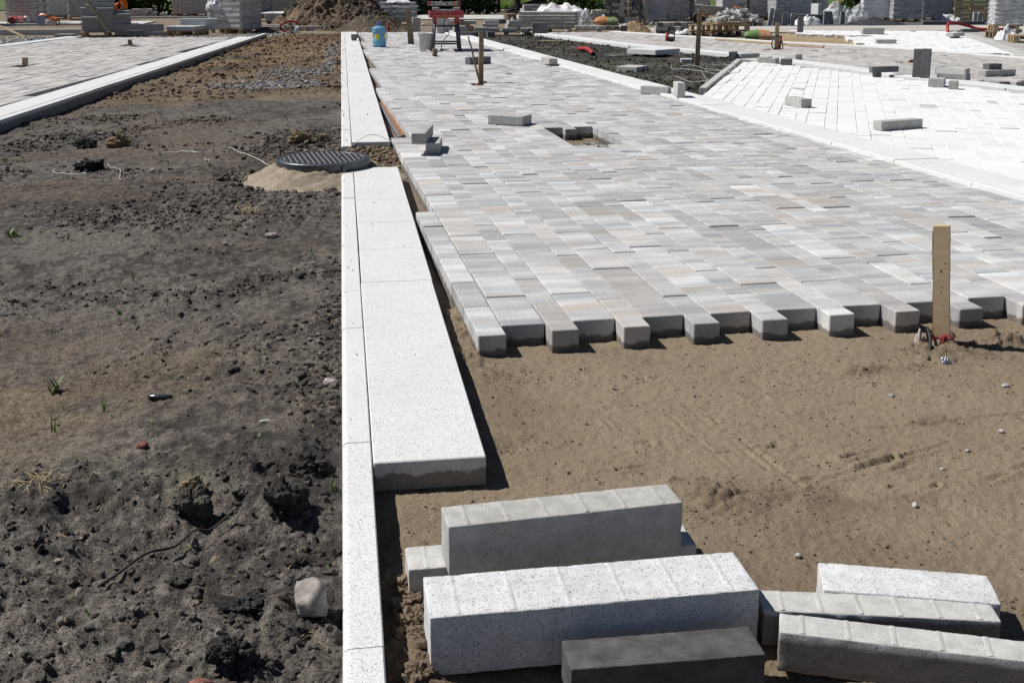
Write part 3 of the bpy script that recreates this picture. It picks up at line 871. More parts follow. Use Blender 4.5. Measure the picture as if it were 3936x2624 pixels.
# ------------------------------------------------------------------ paver fields
PW, PL, PG, PH = (0.102, 0.163), 0.3725, 0.0035, 0.095
def pave(name, origin, ang, keep, cols, rows, nsingle, m1, mN, seed, jz=0.0027, holes=(), frontstep=0.115):
    rr = np.random.default_rng(seed)
    u = np.array((-math.sin(ang), math.cos(ang))); v = np.array((math.cos(ang), math.sin(ang)))
    o = np.array(origin)
    P = []
    pitch = sum(PW) + 2 * PG
    for ci in range(*cols):
        wide = ci % 2
        w = PW[wide]
        a = (ci // 2) * pitch + (PW[0] + PG if wide else 0) + w / 2
        for ri in range(*rows):
            b = (frontstep if wide else 0.0) + ri * (PL + PG) + PL / 2
            c = o + v * a + u * b
            hw, hl = w / 2, PL / 2
            cn = [c + v * sx * hw + u * sy * hl for sx, sy in ((-1, -1), (1, -1), (1, 1), (-1, 1))]
            if not keep(c, cn): continue
            if any(in_poly(c[0], c[1], h) for h in holes): continue
            P.append((c[0], c[1], wide))
    P.sort(key=lambda q: math.hypot(q[0], q[1]) )
    par = struct(name)
    meshes = [box_mesh(PW[i], PL, PH, 0.003, m1, 'paver') for i in (0, 1)]
    for x, y, w in P[:nsingle]:
        link('paver', meshes[w], (x, y, -PH + rr.normal() * jz), (rr.normal() * .003, rr.normal() * .006, ang + rr.normal() * .002), par)
    rest = P[nsingle:]
    if rest:
        V, F, pid = [], [[], []], []
        base = 0
        for w in (0, 1):
            bv, bf = cbox(PW[w], PL, PH, 0.003)
            bv = np.array(bv)
            q = np.array([(x, y) for x, y, ww in rest if ww == w])
            n = len(q)
            if not n: continue
            an = ang + rr.normal(size=n) * .002
            ca, sa = np.cos(an)[:, None], np.sin(an)[:, None]
            z = bv[None, :, 2] - PH / 2 + (rr.normal(size=n) * jz)[:, None] + bv[None, :, 0] * (rr.normal(size=n) * .006)[:, None] + bv[None, :, 1] * (rr.normal(size=n) * .003)[:, None]
            vv = np.stack([q[:, :1] + bv[None, :, 0] * ca - bv[None, :, 1] * sa, q[:, 1:] + bv[None, :, 0] * sa + bv[None, :, 1] * ca, z], -1)
            V.append(vv.reshape(-1, 3))
            pid.append(np.repeat(rr.random(n), len(bv)))
            for kk, ln in ((0, 4), (1, 3)):
                ff = np.array([f for f in bf if len(f) == ln])
                F[kk].append((ff[None] + (np.arange(n) * len(bv))[:, None, None] + base).reshape(-1, ln))
            base += n * len(bv)
        me = np_mesh('paver_field', np.concatenate(V), [np.concatenate(F[0]), np.concatenate(F[1])], mN)
        at = me.attributes.new('pid', 'FLOAT', 'POINT')
        at.data.foreach_set('value', np.concatenate(pid).astype(np.float32))
        tag(link('paver_field', me, parent=par), kind='stuff')
    print(name, len(P), 'pavers')
    return par
def left_of(pts):
    def f(x, y):
        for (x0, y0), (x1, y1) in zip(pts[:-1], pts[1:]):
            if min(y0, y1) <= y <= max(y0, y1):
                return x < x0 + (x1 - x0) * (y - y0) / (y1 - y0)
        return False
    return f
_bl = left_of(BORD)
HOLE = [(1.70, 8.62), (2.13, 8.62), (2.13, 9.74), (1.70, 9.74)]
def keep_main(c, cn):
    return min(p[0] for p in cn) > 0.362 and c[1] < 28.85 and _bl(c[0] + 0.02, c[1]) and min(p[1] for p in cn) > 3.85 and not (c[1] < 4.0 and c[0] > 3.9)
pave('pavement', (0.452, 3.893), PANG, keep_main, (-16, 40), (0, 72), 300, M_PAV1, M_PAV, 5,
     holes=(HOLE, [(1.50, 13.95), (1.80, 13.95), (1.80, 14.35), (1.50, 14.35)], [(1.27, 23.2), (1.5, 23.2), (1.5, 23.75), (1.27, 23.75)], [(1.46, 19.25), (1.60, 19.25), (1.60, 19.7), (1.46, 19.7)]))
def joint_sand(rects):
    V, F = [], []
    for x0, x1a, x1b, y0, y1 in rects:
        b = len(V)
        V += [(x0, y0, -0.011), (x1a, y0, -0.011), (x1b, y1, -0.011), (x0, y1, -0.011)]
        F.append((b, b + 1, b + 2, b + 3))
    t = NT('joint_sand')
    t.color(t.mix(t.noise(t.pos(), 8, 4, .7), (0.20, 0.165, 0.12), (0.34, 0.31, 0.27))).rough(0.95)
    me = bpy.data.meshes.new('joint_sand')
    me.from_pydata(V, [], F)
    me.materials.append(t.m)
    tag(link('joint_sand', me), kind='structure')
_bx = lambda y: np.interp(y, [2.8, 12.0, 28.9], [4.25, 3.70, 2.58])
joint_sand([(0.56, _bx(a), _bx(b), a, b) for a, b in ((4.4, 8.5), (9.85, 13.8), (14.5, 19.1), (19.8, 23.0), (23.9, 28.6))] + [(0.56, 1.62, 1.62, 8.5, 9.85), (2.24, _bx(8.5), _bx(9.85), 8.5, 9.85), (0.56, 1.38, 1.38, 13.8, 14.5), (1.95, _bx(13.8), _bx(14.5), 13.8, 14.5), (0.56, 1.36, 1.36, 19.1, 19.8), (1.7, _bx(19.1), _bx(19.8), 19.1, 19.8), (0.56, 1.17, 1.17, 23.0, 23.9), (1.6, _bx(23.0), _bx(23.9), 23.0, 23.9)])
_lx = lambda y: soil_xl(y) - 0.415
def keep_left(c, cn):
    return all(p[0] < _lx(p[1]) for p in cn) and c[1] > 5 and c[1] < 26.85 and c[0] > -7.55 + 0.155 * (c[1] - 18) + 0.05
pave('pavement', (-3.9, 6.0), LANG, keep_left, (-34, 14), (-6, 60), 200, M_LPAV1, M_LPAV, 6,
     holes=([(-4.95, 17.9), (-4.6, 17.9), (-4.6, 18.45), (-4.95, 18.45)], [(-4.3, 23.3), (-4.0, 23.3), (-4.0, 23.8), (-4.3, 23.8)]))
_sd = lambda a, b, p: (b[0] - a[0]) * (p[1] - a[1]) - (b[1] - a[1]) * (p[0] - a[0])
_pn = left_of(PATHN)
def keep_white(c, cn):
    return (not _bl(c[0] - 0.02, c[1])) and _sd((4.16, 12.86), (6.26, 17.55), (c[0] - 0.03, c[1])) < 0 and c[1] > 4.5 and all(_pn(p[0] + 0.20, p[1]) for p in cn) and c[1] < 17.5
pave('pavement', (4.25, 12.9), WANG, keep_white, (-6, 34), (-30, 16), 300, M_WPAV1, M_WPAV, 7)
strip_pts = [(4.45, 12.6), (6.3, 16.6), (6.75, 15.9), (7.0, 14.2), (7.4, 12.2), (8.5, 8.6), (10.0, 3.6), (4.55, 4.8), (4.2, 9.0)]
_t = NT('white_joint_sand'); _t.color((0.52, 0.51, 0.49)).rough(0.95)
_me = bpy.data.meshes.new('joint_sand'); _me.from_pydata([(x, y, -0.007) for x, y in strip_pts], [], [tuple(range(len(strip_pts)))[::-1]]); _me.materials.append(_t.m)
tag(link('joint_sand', _me), kind='structure')
_pf = left_of(PATHF)
def keep_path(c, cn):
    return (not _pn(c[0] + 0.05, c[1])) and _pf(c[0] - 0.02, c[1]) and 9 < c[1] < 28.2
pave('pavement', (8.0, 14.0), SANG, keep_path, (-30, 40), (-14, 44), 200, M_SPAV1, M_SPAV, 8, holes=([(8.65, 16.75), (9.05, 16.75), (9.05, 17.1), (8.65, 17.1)], [(6.7, 23.5), (7.0, 23.5), (7.0, 23.95), (6.7, 23.95)], [(7.9, 20.35), (8.2, 20.35), (8.2, 20.7), (7.9, 20.7)]))
WH2 = [(10.15, 20.9), (11.35, 25.0), (12.2, 25.1), (12.4, 28.1), (15.4, 27.3), (14.7, 25.5), (11.7, 18.5), (10.9, 19.2)]
WH2B = [(10.9, 26.3), (12.3, 25.2), (12.6, 28.2), (11.5, 28.4)]
pave('pavement', (11.4, 22.0), R(-22), lambda c, cn: in_poly(c[0], c[1], WH2) or in_poly(c[0], c[1], WH2B), (-18, 20), (-14, 18), 150, M_WPAV1, M_WPAV, 9)

# ------------------------------------------------------------------ soil triangle between the paths, sand patch, far strips
TRI = [(2.75, 27.6), (3.85, 12.2), (4.16, 12.7), (6.2, 17.6), (6.6, 18.9), (5.6, 21.8), (4.45, 28.0)]
def tri_h(x, y): return -0.045 + 0.012 * fbm(x, y, 0.7, 3, s=41) + 0.006 * fbm(x, y, 0.12, 3, 0.6, s=42)
def tri_col(x, y):
    n1, n2 = fbm(x, y, 0.8, 4, s=43), fbm(x, y, 0.2, 3, s=44)
    d, m, b = np.array((0.038, 0.034, 0.031)), np.array((0.078, 0.068, 0.058)), np.array((0.11, 0.095, 0.075))
    c = d + (m - d) * sstep(-0.5, 0.5, n2 + n1)[..., None]
    return c + (b - c) * (0.5 * sstep(0.1, 0.8, n1))[..., None]
def xs_at(P, y, fn):
    xs = []
    for (x0, y0), (x1, y1) in zip(P, P[1:] + P[:1]):
        if y0 != y1 and min(y0, y1) <= y <= max(y0, y1): xs.append(x0 + (x1 - x0) * (y - y0) / (y1 - y0))
    return fn(xs)
_ys = _ys_t = np.linspace(12.25, 27.9, 330)
_xa = np.array([xs_at(TRI, y, min) for y in _ys]); _xb = np.array([xs_at(TRI, y, max) for y in _ys])
heightfield('soil_bed', lambda y: np.interp(y, _ys, _xa) - 0.1, lambda y: np.interp(y, _ys, _xb) + 0.1, _ys, 130, tri_h, tri_col, M_SOIL)
_r = np.random.default_rng(71)
_y = 12.6 + 15 * _r.random(2600) ** 1.1
_x = np.interp(_y, _ys, _xa) + (np.interp(_y, _ys, _xb) - np.interp(_y, _ys, _xa)) * _r.random(2600)
_s = 0.008 * (4.5 ** (_r.random(2600) ** 2.5))
scatter('soil_clods', VAR0, np.column_stack([_x, _y, tri_h(_x, _y) + _s * .3]), _s, tri_col(_x, _y) * _r.uniform(.5, 1.5, 2600)[:, None], M_CLOD, seed=71)
_y = np.linspace(20.8, 28.2, 60)
heightfield('sand_patch', lambda y: np.interp(y, [20.8, 22.75, 28.2], [9.6, 8.95, 10.9]), lambda y: np.interp(y, [20.8, 21.2, 25, 28.2], [10.0, 10.3, 11.7, 12.5]), _y, 50, lambda x, y: -0.065 + 0.01 * fbm(x, y, .8, 3, s=51), lambda x, y: np.array((0.36, 0.265, 0.16)) * (1 + 0.15 * fbm(x, y, .5, 3, s=52))[..., None], M_SAND)
def strip(name, pts, z, col, mat=None):
    t = NT(name)
    p = t.pos()
    n = t.noise(p, 1.2, 5, 0.65); f = t.noise(p, 30, 3, 0.7)
    c = t.mix(t.ramp(n, [(0.35, 0.0), (0.7, 1.0)]), tuple(x * 0.8 for x in col), tuple(min(.9, x * 1.12) for x in col))
    c = t.mix(1.0, c, t.ramp(f, [(0.3, 0.85), (0.7, 1.1)]), 'MULTIPLY')
    t.color(c).rough(0.9)
    t.bump(f, 0.004, 0.5)
    n = len(pts)
    V = np.array([(x, y, zz) for zz in (z, z - 0.15) for x, y in pts])
    me = bpy.data.meshes.new(name)
    me.from_pydata([tuple(q) for q in V], [], [tuple(range(n))] + [(i, n + i, n + (i + 1) % n, (i + 1) % n) for i in range(n)])
    me.materials.append(t.m)
    return tag(link(name, me), kind='structure')
strip('footpath', [(8.2, 28.5), (17.0, 28.6), (26, 26.0), (30, 29.5), (19, 32.2), (11.5, 32.3), (8.2, 31.5)], -0.045, (0.50, 0.47, 0.43))
strip('footpath', [(15.3, 27.1), (14.9, 25.5), (11.6, 17.6), (13.5, 16), (26, 20), (26, 25.9)], -0.012, (0.40, 0.39, 0.375))
strip('road', [(11.4, 32.35), (19, 32.25), (40, 30), (60, 60), (40, 62), (11.4, 34.2)], -0.085, (0.10, 0.10, 0.105))
strip('footpath', [(2.2, 40.6), (12.5, 40.3), (12.5, 45.0), (2.2, 45.6)], -0.06, (0.56, 0.55, 0.53))
strip('footpath', [(-11.5, 37.4), (-6.2, 37.4), (-6.2, 40.0), (-11.5, 40.0)], -0.06, (0.55, 0.55, 0.54))

# ------------------------------------------------------------------ concrete blocks
def rbox_mesh(L, W, H, r, mat, name, seed=0, amp=0.0004, chips=0.3, step=0.012):
    """rounded, slightly uneven block with chipped arrises; base at z=0"""
    h = np.array((L / 2, W / 2, H / 2))
    V, F = [], []
    base = 0
    for ax in range(3):
        o = [k for k in range(3) if k != ax]
        n0 = max(3, int(2 * h[o[0]] / step)); n1 = max(3, int(2 * h[o[1]] / step))
        e = lambda n, hh: np.concatenate([[-hh, -hh + r * .5, -hh + r], np.linspace(-hh + r, hh - r, n)[1:-1], [hh - r, hh - r * .5, hh]])
        a, b = np.meshgrid(e(n0, h[o[0]]), e(n1, h[o[1]]), indexing='ij')
        for sg in (-1, 1):
            P = np.zeros(a.shape + (3,))
            P[..., ax] = sg * h[ax]; P[..., o[0]] = a; P[..., o[1]] = b
            i = np.arange(a.size).reshape(a.shape) + base
            q = np.stack([i[:-1, :-1], i[1:, :-1], i[1:, 1:], i[:-1, 1:]], -1).reshape(-1, 4)
            flip = (sg > 0) == (ax == 1)
            F.append(q[:, ::-1] if flip else q)
            V.append(P.reshape(-1, 3)); base += a.size
    V = np.concatenate(V)
    core = np.clip(V, -(h - r), h - r)
    d = V - core
    ln = np.maximum(np.linalg.norm(d, axis=1), 1e-9)[:, None]
    k = np.abs(d).max(axis=1)[:, None] > 1e-9
    V = np.where(k, core + d / ln * r, V)
    nrm = V / h
    edge = (np.sort(np.abs(V) / h, axis=1)[:, 1] > 0.0) * 0 + np.sort((h - np.abs(V)), axis=1)[:, 1]
    s = seed * 3.7
    n = fbm(V[:, 0] + V[:, 2] * 1.3 + s, V[:, 1] - V[:, 2] * .7, 0.03, 3, 0.6, s=60)
    chip = np.clip(fbm(V[:, 0] + V[:, 2] + s, V[:, 1] + V[:, 2] * .5, 0.012, 3, 0.65, s=62) - 0.30, 0, 1) * np.exp(-edge / 0.003)
    V = V * (1 - (0.0) * n[:, None]) - np.sign(core) * 0
    dirn = np.where(k, d / ln, 0)
    V = V + dirn * (n * amp)[:, None] - dirn * (chip * chips * 0.012)[:, None]
    V[:, 2] += H / 2
    me = np_mesh(name, V, np.concatenate(F), mat, True)
    return me
RIBC = {}
def rib_mesh(length, mat):
    k = (round(length, 3), mat.name)
    if k not in RIBC:
        v = []
        n = 5
        for x in (-length / 2, length / 2):
            for i in range(n + 1):
                a = math.pi * i / n
                v.append((x * (1 if 0 < i < n else 1), 0.0062 * math.cos(a), 0.0018 * math.sin(a)))
        f = [(i, i + 1, n + 2 + i, n + 1 + i) for i in range(n)] + [tuple(range(n + 1))[::-1], tuple(range(n + 1, 2 * n + 2))]
        f = [q[::-1] for q in f]
        RIBC[k] = MB().add(v, f).mesh('spacer_rib', mat, False)
    return RIBC[k]
def block(label, cx, cy, L, W, H, ang, z, mat, ribs=None, fine=False, group=None, name='paving_block', tilt=(0, 0), chips=0.30):
    """L along local x; ribs = list of (face, count): top, front(-y), back, left, right"""
    me = rbox_mesh(L, W, H, 0.003, mat, name, random.random() * 50, chips=chips) if fine else box_mesh(L, W, H, 0.004, mat, name)
    o = link(name, me, (cx, cy, z), (tilt[0], tilt[1], ang))
    tag(o, label, 'block', group)
    for face, n in (ribs or ()):
        for i in range(n):
            t = (i + 0.5) / n - 0.5
            if face == 'top': link('spacer_rib', rib_mesh(W * 0.93, mat), (t * L, 0, H - 0.0006), (0, 0, math.pi / 2), o)
            elif face in ('front', 'back'):
                s = -1 if face == 'front' else 1
                link('spacer_rib', rib_mesh(H * 0.93, mat), (t * L, s * (W / 2 - 0.0006), H / 2), Matrix(((0, 1, 0), (0, 0, s), (s, 0, 0))).to_euler() if False else (Matrix(((0, s, 0), (0, 0, s), (1, 0, 0)))).to_euler(), o)
            else:
                s = -1 if face == 'left' else 1
                link('spacer_rib', rib_mesh(H * 0.93, mat), (s * (L / 2 - 0.0006), t * W, H / 2), (Matrix(((0, 0, s), (0, -s, 0), (1, 0, 0)))).to_euler(), o)
    return o
BG = 'loose paving blocks'
# foreground heap, nearest the camera
block('large white speckled block with ribbed top, foremost on the damp sand', 0.468, 2.078, 0.672, 0.158, 0.128, R(0.8), -0.086, M_BLOCKW, [('top', 6)], True)
block('long grey block half hidden under the raised block by the kerb', 0.439, 2.358, 0.665, 0.105, 0.066, R(1.6), -0.086, M_BLOCKL, [('top', 8)], True)
block('grey block with six ribs raised on another block behind the white one', 0.458, 2.325, 0.538, 0.100, 0.116, R(4.6), -0.0185, M_BLOCK, [('top', 6)], True)
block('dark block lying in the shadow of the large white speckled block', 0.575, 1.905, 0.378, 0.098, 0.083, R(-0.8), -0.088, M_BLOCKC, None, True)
block('pale grey speckled block, farthest right of the foreground heap', 1.152, 2.055, 0.355, 0.118, 0.080, R(-17.5), -0.080, M_BLOCKW, None, True)
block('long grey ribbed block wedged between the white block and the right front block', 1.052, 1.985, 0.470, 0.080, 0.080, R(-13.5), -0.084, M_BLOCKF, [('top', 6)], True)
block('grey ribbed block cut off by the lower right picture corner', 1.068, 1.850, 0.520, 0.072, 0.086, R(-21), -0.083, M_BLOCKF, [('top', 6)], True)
# on the grey pavers
block('grey ribbed block lying on the pavers just behind the open hole', 1.455, 9.99, 0.335, 0.215, 0.082, R(-31), 0.004, M_BLOCK, [('front', 4), ('right', 2)], True)
block('lower grey block of the crossed pair near the manhole gap', 0.655, 8.45, 0.345, 0.105, 0.080, R(82), 0.004, M_BLOCK, [('right', 2)], True)
block('upper grey block of the crossed pair near the manhole gap', 0.572, 8.475, 0.520, 0.102, 0.080, R(79), 0.086, M_BLOCK, [('left', 2)], True)
block('dark grey block behind the leaning stake on the pavers', 2.05, 17.47, 0.42, 0.12, 0.105, R(33), 0.004, M_BLOCKD, [('left', 3)])
block('single grey block standing on the pale border beside the soil bed', 3.09, 17.08, 0.13, 0.46, 0.086, R(6), 0.027, M_BLOCK, [('left', 4)])
block('grey ribbed block laid flat across the border edge', 3.47, 12.42, 0.335, 0.10, 0.088, R(-40), 0.004, M_BLOCK, [('front', 4)], True)
block('grey block standing upright on the border at the soil corner', 3.575, 11.87, 0.085, 0.25, 0.158, R(-5), 0.027, M_BLOCKL, [('front', 1)], True)
block('pale block cut at an angle lying in the dark soil bed', 4.20, 16.34, 0.32, 0.42, 0.085, R(-38), -0.055, M_BLOCKL, [('front', 3)])
block('small square white topped block beside the tall stake in the soil', 5.52, 17.98, 0.18, 0.26, 0.065, R(-14), -0.05, M_BLOCKL, [('front', 2)])
block('lone grey block on the left of the white paving', 4.56, 10.98, 0.31, 0.12, 0.088, R(-80), 0.004, M_BLOCK, [('front', 4)], True)
block('long speckled grey block in the middle of the white paving', 4.715, 9.15, 0.475, 0.10, 0.078, R(18), 0.004, M_BLOCK, [('front', 4)], True)
block('dark upright block at the left end of the row on the far border', 6.21, 17.70, 0.10, 0.26, 0.135, R(-28), 0.004, M_BLOCKD, [('front', 2)])
block('long grey block second from the left in the row on the far border', 6.50, 17.78, 0.40, 0.09, 0.075, R(21), 0.028, M_BLOCK)
block('short grey block third from the left in the row on the far border', 6.56, 17.20, 0.17, 0.28, 0.082, R(-35), 0.004, M_BLOCK, [('front', 2)])
block('short grey block set askew fourth in the row on the far border', 6.62, 16.98, 0.11, 0.34, 0.076, R(-32), 0.004, M_BLOCK, [('right', 3)])
block('dark ribbed half block nearest the white paving edge of the row', 6.68, 16.62, 0.17, 0.22, 0.087, R(-24), 0.004, M_BLOCKD, [('front', 2)])
block('light ribbed block behind the row at the far border', 7.23, 17.78, 0.15, 0.34, 0.088, R(22), 0.004, M_BLOCKL, [('left', 5)])
block('dark grey block bridging a gap in the far border', 7.13, 14.33, 0.44, 0.07, 0.078, R(14), 0.060, M_BLOCKD, [('front', 4)])
block('small block propping the dark grey bridging block', 7.02, 14.30, 0.10, 0.07, 0.054, R(14), 0.004, M_BLOCKD)
block('light ribbed block between the bridging block and the upright pair', 7.50, 14.44, 0.34, 0.08, 0.080, R(-57), 0.028, M_BLOCKL, [('front', 5)])
block('front block of the pair standing upright on the far border', 7.435, 13.80, 0.115, 0.09, 0.372, R(-33), 0.027, M_BLOCKD, None, True)
block('rear block of the pair standing upright on the far border', 7.385, 13.93, 0.10, 0.07, 0.362, R(-33), 0.027, M_BLOCKD, None, True)
block('lower block of the crooked double stack right of the upright pair', 7.73, 13.62, 0.39, 0.13, 0.084, R(-57), 0.004, M_BLOCKL, [('front', 6)], True)
block('upper block of the crooked double stack right of the upright pair', 7.70, 13.60, 0.39, 0.14, 0.078, R(-53), 0.089, M_BLOCKL, [('front', 6)], True)
block('long lower block of the double stack at the right picture edge', 8.67, 14.18, 0.60, 0.12, 0.085, R(20), 0.004, M_BLOCK, [('left', 2)])
block('short upper block of the double stack at the right picture edge', 8.63, 14.24, 0.22, 0.12, 0.076, R(12), 0.090, M_BLOCKD, [('front', 2)])
block('rough grey cube shaped block on the white paving by the far border', 7.10, 12.88, 0.18, 0.26, 0.10, R(-33), 0.004, M_BLOCK, [('front', 2)], True)
block('smallest cube shaped block on the white paving by the far border', 7.125, 12.54, 0.105, 0.12, 0.096, R(-33), 0.004, M_BLOCK, [('front', 1)], True)
block('block on the near border at the right picture edge', 4.10, 6.15, 0.10, 0.12, 0.16, R(-4), 0.027, M_BLOCKL)
block('lower of two stacked ribbed blocks on the far white paving', 12.57, 26.0, 0.52, 0.20, 0.074, R(-9), 0.004, M_BLOCK, [('front', 6)])
block('upper of two stacked ribbed blocks on the far white paving', 12.58, 26.0, 0.52, 0.20, 0.074, R(-9), 0.080, M_BLOCK, [('front', 6)])
block('low ribbed block lying alone on the far white paving', 10.98, 22.08, 0.40, 0.16, 0.078, R(-12), 0.004, M_BLOCK, [('front', 5)])
block('flat block perched on a small support on the far white paving', 13.62, 24.06, 0.52, 0.17, 0.078, R(33), 0.035, M_BLOCK)
block('small support under the perched block on the far white paving', 13.60, 24.05, 0.28, 0.10, 0.03, R(33), 0.004, M_BLOCKD)
block('ribbed block lying beside the red hose on the far footpath', 15.6, 26.93, 0.52, 0.11, 0.072, R(14), 0.0, M_BLOCKD, [('front', 4)])
block('front small block resting on the main kerb slabs far away', 0.24, 24.85, 0.11, 0.10, 0.080, R(-4), 0.003, M_BLOCKD)
block('rear small block resting on the main kerb slabs far away', 0.26, 25.98, 0.14, 0.11, 0.080, R(12), 0.003, M_BLOCKD)
block('tall kerb piece standing upright at the far sand patch corner', 11.23, 27.15, 0.14, 0.09, 0.375, R(-12), 0.004, M_BLOCKD)
block('slanting kerb piece lying against the far sand patch', 9.75, 25.2, 0.85, 0.11, 0.10, R(54), -0.06, M_BLOCKL, None, False, None, 'kerb_piece')

# granite slab resting on a support over the soil
o = link('granite_slab', box_mesh(0.72, 0.62, 0.085, 0.004, M_GRAN, 'granite_slab'), (5.42, 19.62, 0.0), (0, 0, R(38)))
tag(o, 'square speckled granite slab propped level above the dark soil bed', 'slab')
o = link('support_block', box_mesh(0.5, 0.16, 0.06, 0.004, M_BLOCKD, 'support_block'), (5.5, 19.72, -0.062), (0, 0, R(38)))
tag(o, 'dark block propping up the square granite slab', 'block')

# ------------------------------------------------------------------ manhole
def manhole(label, x, y, z, rot, R0, cone=True):
    e = empty('manhole', (x, y, z), rot)
    tag(e, label, 'manhole')
    if cone:
        prof = [(0.575, -0.30), (0.578, -0.158), (0.565, -0.146), (0.49, -0.115), (0.40, -0.074), (0.345, -0.046), (0.30, -0.050)]
        P2 = []
        for (r0, z0), (r1, z1) in zip(prof[:-1], prof[1:]): P2 += [(r0 + (r1 - r0) * k / 6, z0 + (z1 - z0) * k / 6) for k in range(6)]
        v, f = lathe(P2 + [prof[-1]], 130)
        va = np.array(v)
        nz = fbm(va[:, 0], va[:, 1] + va[:, 2] * 2, 0.10, 4, 0.65, s=77)
        nr = 1 + 0.03 * fbm(va[:, 0], va[:, 1], 0.35, 3, s=78)
        v = [tuple(q) for q in np.column_stack([va[:, 0] * nr, va[:, 1] * nr, va[:, 2] + 0.011 * nz])]
        MB().add(v, f).build('concrete_collar', M_CAST, e, True)
    rim = MB().lathe([(R0 + .012, -0.075), (R0 + .016, -0.004), (R0 + .012, 0.0), (R0 + .001, 0.0), (R0 - .001, -0.012)], 56).build('rim', M_IRON, e, False)
    for a in (3.45, 4.9, 5.6):
        MB().box(0.035, 0.02, 0.045, ((R0 + .018) * math.cos(a), (R0 + .018) * math.sin(a), -0.04), (0, 0, a + math.pi / 2), 0.003).build('lug', M_IRON, rim)
    lid = MB().lathe([(R0 - .004, -0.03), (R0 - .004, -0.003), (R0 - .012, 0.0005), (R0 - .03, 0.0005), (R0 - .034, -0.004), (0.0, -0.004)], 56).build('lid', M_IRON, e, False)
    # raised chequer bars in two directions
    n = 16
    for i in range(n):
        d = (i - (n - 1) / 2) * (2 * R0 * 0.92 / n)
        half = math.sqrt(max(0.0, (R0 * 0.89) ** 2 - d * d))
        if half > 0.05: MB().box(2 * half, 0.0065, 0.0075, (0, d, -0.001), (0, 0, 0), 0.002).build('raised_rib', M_IRONL, lid)
    m = 26
    for j in range(m):
        d = (j - (m - 1) / 2) * (2 * R0 * 0.92 / m)
        half = math.sqrt(max(0.0, (R0 * 0.89) ** 2 - d * d))
        if half > 0.05: MB().box(0.011, 2 * half, 0.0045, (d, 0, -0.0018), (0, 0, 0), 0.0015).build('cross_rib', M_IRON, lid)
    MB().box(0.06, 0.022, 0.008, (0.02, -0.12, -0.0005), (0, 0, 0.1), 0.002).build('lifting_slot', M_BLACK, lid)
    return e
manhole('black cast iron manhole cover on a sandy concrete collar by the kerb gap', -0.157, 7.86, 0.058, R(98), 0.306)
manhole('flat round manhole cover sunk in the soil beside the granite slab', 4.88, 19.8, -0.028, R(10), 0.30, False)

# ------------------------------------------------------------------ stakes and posts
def board(w, t, h, mat, name, seed=0, taper=0.0, wob=0.002):
    r = random.Random(seed)
    v, f = [], []
    n = 9
    for i in range(n + 1):
        k = i / n
        s = 1 - taper * k
        ox, oy = r.uniform(-wob, wob), r.uniform(-wob, wob)
        for a, b in ((-1, -1), (1, -1), (1, 1), (-1, 1)):
            v.append((a * w / 2 * s + ox + r.uniform(-wob, wob) * .4, b * t / 2 * s + oy, k * h + (r.uniform(-.012, .004) if i == n else 0)))
    for i in range(n):
        for j in range(4):
            f.append((i * 4 + j, i * 4 + (j + 1) % 4, i * 4 + 4 + (j + 1) % 4, i * 4 + 4 + j))
    f += [(3, 2, 1, 0), tuple(n * 4 + j for j in range(4))]
    return MB().add(v, f).mesh(name, mat)
def stake(label, x, y, z, w, t, h, rot, mat, seed=0, taper=0.0, wob=0.002, name='wooden_stake', cat='stake'):
    o = link(name, board(w, t, h, mat, name, seed, taper, wob), (x, y, z), rot)
    return tag(o, label, cat)
st = stake('pale wooden stake driven into the sand with red twine at its foot', 2.168, 3.745, -0.12, 0.056, 0.022, 0.505, (R(-1), R(-4.2), R(-5)), M_WOOD, 1, 0.0, 0.0007)
st.rotation_euler.z = R(-36)
link('bark_edge', board(0.004, 0.020, 0.47, M_RUST, 'bark_edge', 5, 0, 0.0015), (-0.0290, 0, 0.02), (0, 0, 0), st)
for zz, rr_ in ((0.33, .0045), (0.27, .003), (0.25, .003), (0.36, .003), (0.2, .002)):
    MB().lathe([(rr_, 0), (rr_ * .9, 0.0006), (0, 0.0008)], 8).build('knot', M_BARK, st, False, (random.uniform(-.015, .015), -0.0110, zz), (R(90), 0, 0))
# twine, cable and rag at its foot
tw = MB()
rt = random.Random(3)
for i in range(4):
    a0 = i * 0.4
    tw.tube([(0.040 * math.cos(a) * (1.02 + .05 * i), 0.024 * math.sin(a) * (1.05 + .05 * i), 0.006 * i + .004 * math.sin(2 * a + a0)) for a in np.linspace(0, 6.4, 16)], 0.0022, 5)
for i in range(11):
    a = rt.uniform(-2.6, -0.5)
    p = Vector((-0.008, -0.028, 0.01))
    tw.tube(spline([p, p + Vector((0.012 * math.cos(a), 0.010 * math.sin(a), rt.uniform(0, .02))), p + Vector((0.035 * math.cos(a), 0.028 * math.sin(a), rt.uniform(-.03, .035)))], 4), 0.0016, 4)
for i in range(5):
    c = Vector((rt.uniform(-.012, .008), -0.028, rt.uniform(-.005, .02)))
    tw.tube([c + Vector((0.011 * math.cos(a), -0.006 * math.sin(a * .7 + i), 0.010 * math.sin(a))) for a in np.linspace(0, 6.2, 9)], 0.0024, 5)
tag(tw.build('twine_knot', M_TWINE, None, True, (2.166, 3.748, -0.052)), 'red twine knotted round the foot of the pale wooden stake', 'twine')
tag(MB().tube(spline([(2.135, 3.775, -0.095), (2.118, 3.772, -0.02), (2.105, 3.745, -0.008), (2.092, 3.70, -0.03), (2.062, 3.645, -0.065), (2.035, 3.60, -0.074)], 6), 0.0062, 8).build('cable', M_BLACK, None, True), 'short black cable bending out of the sand beside the pale stake', 'cable')
